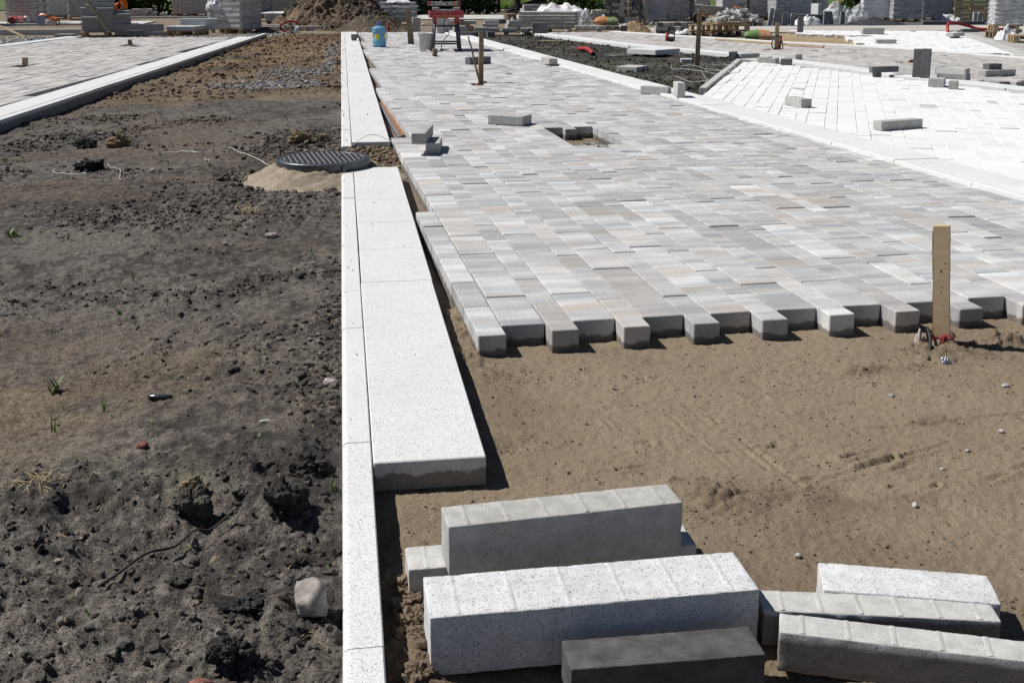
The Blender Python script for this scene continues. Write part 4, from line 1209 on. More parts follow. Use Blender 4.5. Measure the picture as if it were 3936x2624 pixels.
def crumple(name, mat, label, cat, x, y, z, sx, sy, sz, seed, n=22, lam=0.35, group=None, rz=0.0):
    """crumpled sheet / sack: a puffed grid"""
    u = np.linspace(-1, 1, n)
    X, Y = np.meshgrid(u, u, indexing='ij')
    r = np.clip(1 - np.maximum(np.abs(X), np.abs(Y)) ** 2.2, 0, 1)
    nn = fbm(X + seed * 3.1, Y - seed * 1.7, lam, 4, 0.55, s=70)
    Z = r ** 0.55 * (0.75 + 0.55 * nn) + 0.02
    Xs = X * sx / 2 * (1 + 0.12 * fbm(X, Y + seed, 0.7, 2, s=71)); Ys = Y * sy / 2 * (1 + 0.12 * fbm(X + seed, Y, 0.7, 2, s=72))
    i = np.arange(n * n).reshape(n, n)
    F = np.stack([i[:-1, :-1], i[1:, :-1], i[1:, 1:], i[:-1, 1:]], -1).reshape(-1, 4)
    o = link(name, np_mesh(name, np.stack([Xs, Ys, np.clip(Z, 0, 2) * sz], -1).reshape(-1, 3), F, mat, True), (x, y, z), (0, 0, rz))
    return tag(o, label, cat, group)
crumple('rag', m_flat('dirty_cloth', (0.40, 0.37, 0.33), 0.8, 0, 0.4, 60), 'dirty white rag crumpled behind the pale stake foot', 'rag', 2.115, 3.80, -0.09, 0.055, 0.04, 0.055, 2, 18, 0.5)
crumple('foil_scrap', m_flat('foil', (0.5, 0.5, 0.52), 0.25, 0.8, 0.3, 60), 'crumpled silvery foil scrap in front of the pale stake', 'foil', 2.085, 3.575, -0.076, 0.03, 0.035, 0.022, 4, 16, 0.5)

o = stake('brown upright stake in a paver gap with a thin lath against it', 1.705, 14.24, -0.1, 0.062, 0.035, 0.73, (0, R(0.5), R(8)), M_WOODD, 7, 0.1, 0.004)
o = stake('thin brown lath leaning against the stake in the pavers', 1.69, 14.17, -0.02, 0.030, 0.020, 0.62, (R(0), R(-14), R(5)), M_WOODD, 8, 0.5, 0.003, 'wooden_lath', 'lath')
stake('tall grey brown stake standing in the soil bed near loose wire', 5.30, 16.72, -0.10, 0.07, 0.03, 0.93, (0, R(1.2), R(-10)), M_WOODD, 9, 0.05, 0.002)
stake('brown stake in a paver gap between the bottle and the bucket', 1.385, 23.5, -0.1, 0.125, 0.06, 0.79, (0, R(-3.5), R(-6)), M_WOODD, 10, 0.12, 0.004)
stake('short stub of a stake in front of the grey bucket', 1.53, 19.5, -0.1, 0.075, 0.05, 0.23, (0, R(6), R(10)), M_WOODD, 11, 0.0, 0.004)
stake('short stake stub sunk in the nearer gap of the left pavers', -4.77, 18.18, -0.1, 0.075, 0.055, 0.225, (0, R(2), 0), M_WOODP, 12, 0.0, 0.004)
stake('short dark stake stub in the farther gap of the left pavers', -4.16, 23.55, -0.1, 0.075, 0.055, 0.215, (0, R(-2), 0), M_WOODD, 13, 0.0, 0.004)
stake('pale stake on the far path with a red conduit tied to it', 8.04, 20.52, -0.1, 0.075, 0.03, 0.60, (0, R(-0.5), R(-14)), M_WOODP, 14, 0.0, 0.002)
e = empty('conduit', (8.085, 20.50, -0.05)); tag(e, 'red conduit with black cable tied to the pale stake on the far path', 'conduit')
MB().tube([(0, 0, 0), (0.01, 0, 0.14), (0.02, 0.0, 0.30)], 0.028, 10).build('pipe', M_REDPL, e, True)
MB().tube(spline([(0.0, -.03, .29), (-0.10, -.04, .28), (-0.16, -.03, .16), (-0.12, -.04, 0.06), (-0.04, -.04, .12), (0.02, -.03, .22), (0.06, -.03, .1), (0.03, -.03, 0.0)], 5), 0.011, 6).build('cable', M_BLACK, e, True)
e = empty('conduit', (6.83, 23.7, -0.08)); tag(e, 'red conduit with looped black cable rising from a gap in the far path', 'conduit')
MB().tube([(0, 0, 0), (0.0, 0, 0.25)], 0.035, 10).build('pipe', M_REDPL, e, True)
MB().tube([(0.09 + 0.075 * math.cos(a), -.02, 0.17 + 0.085 * math.sin(a)) for a in np.linspace(-.5, 5.9, 20)], 0.011, 6, True).build('cable', M_BLACK, e, True)
MB().box(0.16, 0.06, 0.13, (0.10, 0.02, 0.10), (0, 0, 0.2), 0.004).build('stub', M_WOODD, e)
e = empty('conduit', (8.85, 16.9, -0.09)); tag(e, 'orange and black cable ends poking from an open gap in the far path', 'cables')
for i, (m_, dx) in enumerate(((M_ORANGE, 0.0), (M_BLACK, 0.07), (M_ORANGE, -.05), (M_BLACK, .12))):
    MB().tube(spline([(dx, 0, 0), (dx + .01, -.01, .09), (dx + .06 * (-1) ** i, -.03, .12), (dx + .12 * (-1) ** i, -.04, .10)], 5), 0.014, 6).build('cable_end', m_, e, True)
tag(MB().tube([(1.66, 14.18, -0.095), (1.645, 14.12, -0.035), (1.63, 14.05, -0.020)], 0.026, 12).build('conduit_end', M_REDPL, None, True), 'red pipe end in the gap beside the brown upright stake', 'pipe')

# rusty rails in the kerb gap, long plank etc
tag(MB().box(0.030, 2.9, 0.030, (0, 0, 0), (0, 0, 0), 0.002).build('steel_bar', M_STEEL, None, False, (0.418, 11.25, -0.078), (0, 0, R(1.7))), 'grey steel bar lying in the gap between kerb and pavers', 'bar')
tag(MB().box(0.028, 2.8, 0.035, (0, 0, 0), (0, 0, 0), 0.002).build('steel_bar', M_RUST, None, False, (0.452, 11.22, -0.074), (0, 0, R(1.8))), 'rust orange steel bar lying against the paver edge in the gap', 'bar')
def plank(label, a, b, w, t, mat, z=0.0, name='plank'):
    L = math.dist(a[:2], b[:2])
    an = math.atan2(b[1] - a[1], b[0] - a[0])
    za = a[2] if len(a) > 2 else z; zb = b[2] if len(b) > 2 else z
    o = MB().box(math.hypot(L, zb - za), w, t, (0, 0, 0), (0, 0, 0), 0.003).build(name, mat, None, False, ((a[0] + b[0]) / 2, (a[1] + b[1]) / 2, (za + zb) / 2 + t / 2), (0, -math.atan2(zb - za, L), an))
    return tag(o, label, 'plank')
plank('long thin pale batten lying along the far path', (7.94, 23.8), (8.68, 21.7), 0.05, 0.04, M_WOODP, 0.006, 'batten')
plank('second thin pale batten laid end to end on the far path', (8.66, 21.62), (9.06, 20.72), 0.05, 0.04, M_WOODP, 0.006, 'batten')
plank('flat pale plank lying in the dark soil bed', (4.20, 24.54), (4.71, 24.36), 0.14, 0.02, M_WOODP, -0.035)
tag(MB().tube(spline([(4.40, 21.2, 0.0), (4.44, 20.7, 0.03), (4.40, 20.2, 0.02), (4.37, 19.8, -0.01)], 6), 0.038, 12, False).build('pipe', M_REDPL, None, True), 'curved piece of red pipe lying in the dark soil bed', 'pipe')

# ------------------------------------------------------------------ thin wires
def wire(label, pts, hf, r, mat, lift=0.012, seed=0, name='wire'):
    rr = random.Random(seed)
    P = spline([(x, y, 0) for x, y in pts], 8)
    Q = [(p.x, p.y, float(hf(np.array([p.x]), np.array([p.y]))[0]) + lift * (0.4 + 0.6 * abs(math.sin(i * .37 + seed))) ) for i, p in enumerate(P)]
    return tag(MB().tube(Q, r, 5).build(name, mat, None, True), label, 'wire')
wire('long thin pale wire trailing over the soil towards the manhole', [(-1.75, 7.95), (-2.05, 8.28), (-1.905, 8.545), (-1.7, 8.7), (-1.554, 9.02), (-1.336, 9.10), (-1.1, 8.95), (-0.95, 9.2), (-0.768, 8.72), (-0.58, 8.42), (-0.50, 8.45)], soil_h, 0.0026, M_WIRE, 0.02, 1)
wire('short pale wire loop on the soil left of the manhole', [(-1.70, 8.4), (-1.56, 8.1), (-1.48, 7.72), (-1.33, 7.98), (-1.19, 8.05), (-1.04, 8.35), (-1.0, 8.5), (-1.05, 8.62)], soil_h, 0.0022, M_WIRE, 0.02, 2)
wire('pale wire arching from the far kerb end across the sand gap', [(-0.02, 8.55), (0.04, 8.72), (0.13, 8.86), (0.26, 8.93), (0.36, 8.92), (0.40, 8.80)], lambda x, y: -0.03 + 0.10 * np.exp(-((x - .2) / .16) ** 2), 0.0022, M_WIRE, 0.004, 3)
for i, (pts) in enumerate(([(3.9, 13.9), (4.3, 14.6), (4.6, 13.9), (4.9, 15.2), (5.25, 15.4), (5.2, 16.4), (4.9, 16.6), (4.75, 15.9), (5.2, 15.2), (5.5, 15.7)], [(5.3, 16.5), (5.6, 16.9), (5.65, 16.0), (5.5, 15.4), (5.25, 15.0), (4.75, 14.3), (4.45, 13.6), (4.9, 13.9)], [(5.35, 16.3), (5.1, 15.6), (5.35, 15.0), (5.0, 14.6), (4.9, 14.2)])):
    wire(('tangled pale wire looping round the foot of the tall stake', 'pale wire strand trailing right of the tall stake', 'short pale wire strand in front of the tall stake')[i], pts, tri_h, 0.0028, M_WIRE, 0.07, 5 + i)

# ------------------------------------------------------------------ stones, twig, litter, plants on the soil
def stone(label, x, y, s, col, seed, hf=soil_h, sub=3, sink=0.3, amp=0.16, name='stone', smooth=True, cat='stone', rz=0.0, mat=None):
    V, F = ico(sub)
    r = np.random.default_rng(seed)
    d = r.normal(size=(14 if name == 'stone' else 6, 3)); d /= np.linalg.norm(d, axis=1)[:, None]
    k = np.ones(len(V))
    for q in d: k = np.minimum(k, (0.66 + 0.22 * r.random()) / np.maximum(V @ q, 0.05)) if name == 'stone' else k + amp * np.sin(V @ q * r.uniform(2, 5) + r.uniform(0, 6)) * .6
    k = k + 0.03 * r.normal(size=len(V)) * amp + (0.035 * fbm(V[:, 0] + V[:, 2] + seed, V[:, 1] - V[:, 2], 0.3, 4, .7, s=83) if name == 'stone' else 0)
    if name != 'stone':
        k = k + amp * (fbm(V[:, 0] + seed, V[:, 1], 0.45, 4, 0.7, s=80) + fbm(V[:, 1] + seed, V[:, 2], 0.45, 4, 0.7, s=82) + fbm(V[:, 2] + seed, V[:, 0], 0.45, 4, 0.7, s=84)) * 0.9
    V = V * k[:, None] * np.array(s)
    z = float(hf(np.array([x]), np.array([y]))[0]) + s[2] * (1 - sink)
    nz = 1 + 0.25 * fbm(V[:, 0] / s[0] + seed, V[:, 1] / s[1] + V[:, 2] / s[2], .4, 3, s=81)
    o = link(name, np_mesh(name, V, F, mat or M_STONE, smooth, np.array(col)[None] * nz[:, None]), (x, y, z), (0, 0, rz))
    return tag(o, label, cat)
stone('large pale grey stone on dark soil beside the kerb', -0.100, 2.165, (0.040, 0.050, 0.052), (0.30, 0.27, 0.245), 3, sink=0.25, rz=0.3)
stone('smooth flat pinkish stone in the middle of the soil', -0.405, 5.94, (0.040, 0.025, 0.018), (0.33, 0.27, 0.25), 5)
stone('whitish stone touching the kerb edge in the soil', -0.075, 3.53, (0.024, 0.018, 0.015), (0.40, 0.36, 0.34), 6)
stone('small pale stone lying left of the flat pinkish stone', -0.62, 5.72, (0.018, 0.014, 0.012), (0.36, 0.3, 0.27), 7)
stone('thin angular slate chip lying on the soil', -0.262, 3.25, (0.020, 0.014, 0.004), (0.27, 0.29, 0.25), 8, sub=2)
stone('red brick fragment half buried in the soil', -0.59, 3.10, (0.017, 0.014, 0.012), (0.17, 0.055, 0.038), 9, sub=2)
stone('reddish stone at the lower picture edge in the soil', -0.295, 1.93, (0.026, 0.02, 0.015), (0.20, 0.085, 0.06), 10)
for lb, x, y, s, c, sd in (('large dark clod with a pale crust left of the branch', -0.400, 2.655, (0.034, 0.036, 0.036), (0.075, 0.068, 0.052), 11), ('large dark crumbly clod near the kerb above the pale stone', -0.175, 2.615, (0.042, 0.040, 0.036), (0.034, 0.030, 0.027), 12), ('yellowish clay clod standing up in the rough soil', -0.415, 2.80, (0.028, 0.034, 0.026), (0.24, 0.20, 0.12), 13), ('dark root filled clod against the kerb in the rough soil', -0.125, 2.86, (0.042, 0.045, 0.03), (0.032, 0.027, 0.023), 14), ('tan clod on the soil near the long wire', -1.84, 9.68, (0.09, 0.07, 0.05), (0.24, 0.17, 0.095), 15), ('yellow tan clod lying behind the manhole', -0.36, 9.30, (0.07, 0.06, 0.06), (0.24, 0.18, 0.10), 16), ('paler clod right of the yellow tan clod behind the manhole', -0.22, 9.35, (0.06, 0.05, 0.045), (0.26, 0.21, 0.13), 17), ('round black clod under the wire at the left', -1.80, 8.3, (0.085, 0.08, 0.06), (0.028, 0.026, 0.024), 18), ('dark clod on the soil behind the tan clod at the far left', -2.12, 9.7, (0.08, 0.06, 0.05), (0.03, 0.028, 0.026), 19), ('dark clod at the left picture edge in the rough soil', -0.86, 2.50, (0.045, 0.04, 0.03), (0.035, 0.032, 0.03), 20), ('black crumbly lump in the soil at the bottom left of the pale stone', -0.245, 2.02, (0.035, 0.035, 0.03), (0.03, 0.027, 0.025), 21), ('broad dark clod below the branch in the rough soil', -0.245, 2.20, (0.04, 0.04, 0.022), (0.03, 0.027, 0.025), 22)):
    stone(lb, x, y, s, c, sd, sub=4, sink=0.45, amp=0.20, name='soil_clod', smooth=False, cat='clod', mat=M_CLOD)
for lb, x, y, s, c, sd in (('largest white pebble on the sand near the foreground heap', 1.021, 2.319, (0.009, 0.008, 0.007), (0.55, 0.53, 0.5), 31), ('pointed white pebble on the open sand', 1.437, 2.551, (0.008, 0.007, 0.008), (0.6, 0.57, 0.54), 32), ('white pebble on the sand above the ripple marks', 1.624, 2.753, (0.008, 0.005, 0.004), (0.55, 0.53, 0.5), 33), ('grey white pebble farther right on the sand', 1.754, 2.850, (0.008, 0.006, 0.005), (0.5, 0.48, 0.46), 34), ('greyish pebble right of the stake on the sand', 2.167, 3.329, (0.016, 0.011, 0.008), (0.4, 0.39, 0.39), 35), ('pale pebble on the sand below the stake shadow', 1.934, 2.971, (0.011, 0.007, 0.006), (0.5, 0.48, 0.46), 36), ('blue grey pebble on the sand before the pavers', 1.745, 3.30, (0.012, 0.009, 0.006), (0.3, 0.31, 0.34), 37)):
    stone(lb, x, y, s, c, sd, hf=sand_h, sub=2, name='stone', cat='pebble')
def on_soil(pts, lift=0.004, hf=soil_h):
    return [(x, y, float(hf(np.array([x]), np.array([y]))[0]) + (l if l is not None else lift)) for x, y, l in pts]
tag(MB().tube(spline(on_soil([(-0.565, 2.365, .012), (-0.53, 2.40, .02), (-0.475, 2.445, .026), (-0.42, 2.49, .030), (-0.38, 2.54, .028), (-0.345, 2.565, .024), (-0.295, 2.605, .03)]), 5), [0.0038] * 6 + [0.0034] * 12 + [0.0028] * 13, 6).build('branch', M_BARK, None, True), 'long dark branch lying across the rough soil', 'branch')
e = empty('plastic_strip', (-0.605, 3.515, float(soil_h(np.array([-.605]), np.array([3.515]))[0]) + 0.004), R(-8)); tag(e, 'dark glossy plastic strip lying on the soil', 'litter')
MB().tube([(-0.037, 0, 0), (-0.03, 0, 0.003), (0.02, 0, 0.002), (0.034, 0.002, 0.002), (0.038, .002, .001)], [0.006, 0.009, 0.009, 0.008, 0.005], 8).build('sleeve', m_flat('dark_plastic', (0.03, 0.032, 0.04), 0.2, 0, .3, 30), e, True)
def blades(n, h, spread, w, seed, bend=0.6, flat=False):
    r = random.Random(seed)
    V, F, pid = [], [], []
    for i in range(n):
        a = r.uniform(0, 6.283); L = h * r.uniform(0.55, 1.1); b = bend * r.uniform(.5, 1.3)
        ox, oy = r.gauss(0, spread), r.gauss(0, spread)
        d = Vector((math.cos(a), math.sin(a), 0)); s = Vector((-d.y, d.x, 0))
        ww = w * r.uniform(.7, 1.3)
        pts = [(0, .8), (.35, 1.0), (.7, .8), (1.0, .06)]
        b0 = len(V)
        for k, wk in pts:
            c = Vector((ox, oy, 0)) + d * (L * k * k * b if not flat else L * k) + Vector((0, 0, L * k * (1 - 0.35 * b * k) if not flat else 0.006 + 0.01 * math.sin(k * 3) * r.random()))
            V += [tuple(c - s * ww * wk / 2), tuple(c + s * ww * wk / 2)]
        for k in range(3): F.append((b0 + 2 * k, b0 + 2 * k + 1, b0 + 2 * k + 3, b0 + 2 * k + 2))
        pid += [r.random()] * 8
    return np.array(V), np.array(F), np.array(pid)
def pid_mesh(name, V, F, pid, mat):
    me = np_mesh(name, V, F, mat, True)
    a = me.attributes.new('pid', 'FLOAT', 'POINT')
    a.data.foreach_set('value', np.asarray(pid, np.float32))
    return me
def plant(label, x, y, n, h, sp, w, seed, mat=None, hf=soil_h, name='weed', cat='plant', bend=.6, flat=False):
    z = float(hf(np.array([x]), np.array([y]))[0])
    return tag(link(name, pid_mesh(name, *blades(n, h, sp, w, seed, bend, flat), mat or M_WEED), (x, y, z - 0.002)), label, cat)
plant('dark green leafy weed tuft on the left of the soil', -0.965, 3.69, 13, 0.062, 0.008, 0.010, 1)
plant('small weed at the left picture edge on the soil', -1.72, 6.02, 10, 0.06, 0.012, 0.014, 2)
plant('thin grass blade shooting up on the sandy patch', -0.885, 3.33, 3, 0.07, 0.004, 0.005, 3, bend=.3)
plant('grass sprout between the strip and the sandy patch', -0.765, 3.46, 3, 0.06, 0.004, 0.005, 4, bend=.3)
plant('bright green grass tuft leaning on the kerb in rough soil', -0.065, 2.74, 10, 0.05, 0.010, 0.004, 5)
plant('straw coloured dry grass tuft on the left in rough soil', -0.80, 2.84, 34, 0.075, 0.020, 0.0028, 6, M_STRAW, bend=1.2, flat=True, name='dry_grass_tuft')
plant('dry brown grass clump in the middle of the soil', -0.57, 6.52, 40, 0.09, 0.03, 0.004, 7, M_STRAW, bend=1.2, name='dry_grass_tuft')
plant('dry rootlets spread round the pale grey stone', -0.095, 2.11, 14, 0.07, 0.012, 0.0022, 8, M_STRAW, flat=True, name='dry_rootlets', cat='roots')
def strew(name, n, mat, xr, yr, h, w, per, seed, hf, flat=False, bend=.5, keep=None):
    r = np.random.default_rng(seed)
    Vs, Fs, Ps = [], [], []
    b = 0
    while len(Vs) < n:
        y = yr[0] + (yr[1] - yr[0]) * r.random(); x = (xr[0](y) if callable(xr[0]) else xr[0]) ; x1 = (xr[1](y) if callable(xr[1]) else xr[1])
        x = x + (x1 - x) * r.random()
        if keep and not keep(x, y): continue
        V, F, P = blades(per, h * r.uniform(.6, 1.3), 0.004, w, int(r.integers(1e6)), bend, flat)
        V = V + np.array((x, y, float(hf(np.array([x]), np.array([y]))[0])))
        Vs.append(V); Fs.append(F + b); Ps.append(P); b += len(V)
    return tag(link(name, pid_mesh(name, np.concatenate(Vs), np.concatenate(Fs), np.concatenate(Ps), mat)), kind='stuff')
strew('straw_bits', 340, M_STRAW, (lambda y: max(soil_xl(y), -(.45 * y + .3)), -0.06), (1.6, 6.5), 0.03, 0.0022, 1, 11, soil_h, True)
strew('straw_bits', 120, M_STRAW, (lambda y: max(soil_xl(y), -(.45 * y + .3)), -0.06), (6.5, 14), 0.06, 0.004, 1, 12, soil_h, True)
strew('grass_sprouts', 70, M_WEED, (lambda y: max(soil_xl(y), -(.45 * y + .3)), -0.06), (1.8, 4.5), 0.016, 0.003, 2, 13, soil_h)
strew('grass_sprouts', 110, M_WEED, (lambda y: max(soil_xl(y), -(.45 * y + .3)), -0.06), (4.5, 14), 0.05, 0.006, 3, 14, soil_h)
strew('weeds', 300, M_WEED, (lambda y: np.interp(y, _ys_t, _xa), lambda y: np.interp(y, _ys_t, _xb)), (12.8, 27), 0.055, 0.014, 4, 15, tri_h)
strew('leaf_scraps', 60, M_GRASS, (-1.0, -0.06), (1.7, 4.5), 0.008, 0.005, 1, 16, soil_h, True)

# ------------------------------------------------------------------ pallets, stacks and wrapped goods in the yard
def pallet(label, x, y, rz=0.0, L=1.2, W=0.8, z=GZ, H=0.13, mat=None, decks=6, tilt=(0, 0)):
    m = mat or M_WOODP
    e = empty('pallet', (x, y, z), 0, (tilt[0], tilt[1], rz)); tag(e, label, 'pallet')
    for iy in (-1, 0, 1):
        link('base_board', box_mesh(L, 0.09, 0.018, 0.002, m, 'base_board'), (0, iy * (W / 2 - 0.06), 0), (0, 0, 0), e)
        for ix in (-1, 0, 1):
            link('bearer_block', box_mesh(0.11, 0.09, H - 0.056, 0.002, m, 'bearer_block'), (ix * (L / 2 - 0.07), iy * (W / 2 - 0.06), 0.019), (0, 0, 0), e)
    for ix in (-1, 0, 1):
        link('stringer_board', box_mesh(0.10, W, 0.018, 0.002, m, 'stringer_board'), (ix * (L / 2 - 0.07), 0, H - 0.0365), (0, 0, 0), e)
    for i in range(decks):
        yy = -W / 2 + W * (i + 0.5) / decks
        link('deck_board', box_mesh(L, W / decks * 0.78, 0.018, 0.002, m, 'deck_board'), (0, yy, H - 0.018), (0, 0, random.uniform(-.006, .006)), e)
    return e
def stack(name, label, cat, x, y, z, rz, n, b, mat, seed=0, jit=0.006, drop=0.0, gap=0.004, tie=True, piece='brick', core=None, alt=None):
    """n = (nx, ny, nz) pieces of size b; top courses can be ragged (drop)"""
    r = random.Random(seed)
    e = empty(name, (x, y, z), rz); tag(e, label, cat)
    nx, ny, nz = n
    L, W = nx * b[0], ny * b[1]
    ms = [box_mesh(b[0] - gap, b[1] - gap, b[2] - gap, 0.004, m_, piece) for m_ in ((mat, alt) if alt else (mat,))]
    for k in range(nz):
        off = (b[0] * 0.5 if (tie and k % 2) else 0)
        for i in range(nx):
            for j in range(ny):
                if 0 < i < nx - 1 and 0 < j < ny - 1 and k < nz - 1: continue
                if drop and k >= nz - 2 and r.random() < drop * (k - nz + 3): continue
                link(piece, r.choice(ms), (-L / 2 + b[0] * (i + .5) + (off * 0.3 if tie else 0) * (1 if j % 2 else -1) + r.uniform(-jit, jit), -W / 2 + b[1] * (j + .5) + r.uniform(-jit, jit), k * b[2]), (0, 0, r.uniform(-jit, jit) * 3), e)
    return e
def film(e, L, W, H, z0=0.0, seed=0, mat=None, amp=0.018, name='plastic_film', top=True, waves=7):
    """stretch film round a stack; a thin wavy sleeve"""
    per = []
    N = 18
    for sx, sy, dx, dy, ln in ((-1, -1, 1, 0, L), (1, -1, 0, 1, W), (1, 1, -1, 0, L), (-1, 1, 0, -1, W)):
        for i in range(N):
            t = i / N
            per.append((sx * L / 2 + dx * ln * t, sy * W / 2 + dy * ln * t))
    per = np.array(per)
    nrm = per / np.array((L / 2, W / 2)); nrm = np.where(np.abs(nrm) > 0.985, np.sign(nrm), 0)
    rows = 26
    V, F = [], []
    for k in range(rows):
        z = z0 + H * k / (rows - 1)
        s = np.arange(len(per)) * 0.21
        d = 0.010 + amp * (0.5 * fbm(s + seed * 5, np.full(len(per), z * 3.0), 0.9, 3, s=90) + 0.45 * np.sin(z / H * math.pi * 2 * waves + seed))
        q = per + nrm * np.abs(d)[:, None]
        V.append(np.column_stack([q, np.full(len(per), z)]))
    n = len(per)
    V = np.concatenate(V)
    for k in range(rows - 1):
        i = np.arange(n)
        F.append(np.stack([k * n + i, k * n + (i + 1) % n, (k + 1) * n + (i + 1) % n, (k + 1) * n + i], -1))
    F = np.concatenate(F)
    parts = [F]
    if top:
        c = len(V)
        V = np.vstack([V, [(0, 0, z0 + H + 0.01)]])
        i = np.arange(n)
        parts.append(np.stack([(rows - 1) * n + i, (rows - 1) * n + (i + 1) % n, np.full(n, c)], -1))
    return link(name, np_mesh(name, V, parts, mat or M_FILM, True), (0, 0, 0), (0, 0, 0), e)
def wrapped(label, x, y, rz, n, b, mat, seed, z=GZ + 0.13, fm=None, cat='wrapped stack', waves=7, alt=None, pl=True, plabel=None, H=None):
    e = stack('wrapped_stack', label, cat, x, y, z, rz, n, b, mat, seed, 0.004, piece='slab_course' if n[0] <= 2 else 'block', tie=False, alt=alt)
    film(e, n[0] * b[0], n[1] * b[1], n[2] * b[2] + 0.005, 0.0, seed, fm, waves=waves)
    if pl: pallet(plabel, x, y, rz, n[0] * b[0], n[1] * b[1])
    return e
M_GREYBL = m_concrete('stack_blue_grey', (0.50, 0.53, 0.55), 0.2, (0.38, 0.39, 0.40))
M_SLATE = m_concrete('stack_slate', (0.25, 0.255, 0.27), 0.25, (0.17, 0.165, 0.16))
M_BROWNB = m_concrete('stack_brown', (0.33, 0.285, 0.25), 0.25, (0.17, 0.14, 0.12))
# --- left background
stack('brick_stack', 'light pinkish brick stack cut by the left picture edge', 'brick stack', -11.15, 37.6, GZ + 0.13, R(12), (4, 4, 10), (0.2, 0.2, 0.10), M_BRICK, 1)
pallet('wooden pallet under the brick stack at the left picture edge', -11.15, 37.6, R(12), 0.8, 0.8)
stack('brick_stack', 'tall shaded pinkish brick stack behind the red bag', 'brick stack', -9.95, 38.75, GZ, R(-16), (5, 4, 12), (0.2, 0.2, 0.10), M_BRICK, 2, 0.012)
stack('brick_stack', 'low pinkish brick stack beside the bluish wrapped stack', 'brick stack', -10.55, 42.3, GZ, R(5), (2, 2, 6), (0.17, 0.2, 0.10), M_BRICK, 3, 0.01, 0.3)
wrapped('bluish film wrapped brick stack behind the saw', -10.35, 43.9, R(10), (4, 4, 9), (0.215, 0.2, 0.11), M_GREYBL, 4, plabel='wooden pallet under the bluish film wrapped brick stack')
stack('brick_stack', 'pale pinkish brick stack behind the dark slab stack', 'brick stack', -9.15, 42.9, GZ + 0.13, R(14), (5, 4, 11), (0.19, 0.2, 0.10), M_BRICK, 5, 0.01)
pallet('wooden pallet under the pale pinkish brick stack', -9.15, 42.9, R(14), 0.98, 0.82)
stack('brick_stack', 'low wide row of grey bricks right of the worker', 'brick stack', -7.35, 44.9, GZ, R(4), (6, 2, 3), (0.145, 0.2, 0.11), M_BRICK, 6, 0.01, 0.15)
stack('brick_stack', 'little stepped heap of bricks beside the tall grey brick stack', 'brick stack', -6.55, 44.8, GZ, R(4), (3, 1, 3), (0.14, 0.2, 0.09), M_BRICK, 7, 0.01, 0.5)
stack('brick_stack', 'tall grey brown brick stack on a pallet behind the wrapped stack', 'brick stack', -5.70, 46.1, GZ + 0.13, R(-6), (7, 5, 9), (0.19, 0.2, 0.11), M_BRICK, 8, 0.008)
pallet('wooden pallet under the tall grey brown brick stack', -5.70, 46.1, R(-6), 1.34, 1.0)
stack('brick_stack', 'dark brick stack partly hidden behind the wrapped grey stack', 'brick stack', -2.78, 40.4, GZ + 0.1, R(8), (4, 4, 9), (0.19, 0.2, 0.11), M_SLATE, 9, 0.008)
stack('block_stack', 'low stack of blocks under white sheeting left of the earth heap', 'block stack', -2.2, 39.7, GZ + .05, R(6), (4, 2, 2), (0.19, 0.25, 0.12), M_BRICK, 10, 0.01)
crumple('plastic_sheet', M_FILMW, 'white sheet over the low block stack left of the earth heap', 'sheet', -2.2, 39.7, GZ + 0.29, 0.95, 0.6, 0.05, 11)
# grey slabs on a pallet
sl = empty('slab_stack', (-5.78, 29.75, GZ + 0.13), R(6)); tag(sl, 'stepped stack of dark grey concrete slabs on a pallet', 'slab stack')
for (ax, ay, nn) in ((-0.36, -0.18, 6), (-0.42, 0.22, 8), (0.0, -0.16, 8), (0.0, 0.22, 10), (0.38, -0.12, 6), (0.36, 0.22, 7)):
    for i in range(nn if not (ax == -0.36) else 5):
        link('slab', box_mesh(0.385, 0.36, 0.070, 0.004, M_SLABG, 'slab'), (ax + random.uniform(-.02, .02), ay + random.uniform(-.012, .012), i * 0.072), (0, 0, random.uniform(-.015, .015)), sl)
for (ax, ay, kk) in ((-0.20, 0.20, 8.05), (-0.1, 0.22, 10.05)):
    link('slab', box_mesh(0.60, 0.36, 0.070, 0.004, M_SLABG, 'slab'), (ax, ay, kk * 0.072), (0, 0, 0.05), sl)
pallet('wooden pallet under the stepped dark slab stack', -5.78, 29.75, R(6), 1.2, 0.85, GZ)
plank('pale notched board leaning on the dark slab stack', (-6.18, 29.35, 0.85), (-5.62, 29.10, 0.02), 0.085, 0.03, M_WOODP)
o = link('concrete_slab', box_mesh(1.17, 0.10, 0.28, 0.005, M_SLABG, 'concrete_slab'), (-4.97, 29.45, GZ + .03), (R(-4), 0, R(-2))); tag(o, 'long dark slab standing on edge beside the slab stack', 'slab')
block('small dark block lying in front of the long upright slab', -4.92, 28.55, 0.38, 0.14, 0.10, R(-6), GZ + 0.095, M_BLOCKD, name='paving_block')
block('black looking block lying right of the long upright slab', -4.36, 28.65, 0.33, 0.14, 0.09, R(4), GZ + .06, M_SLATE, name='paving_block')
block('flat grey slab lying at the far end of the left paving', -6.45, 28.3, 0.42, 0.3, 0.07, R(-10), GZ + .06, M_SLABG, name='paving_block')
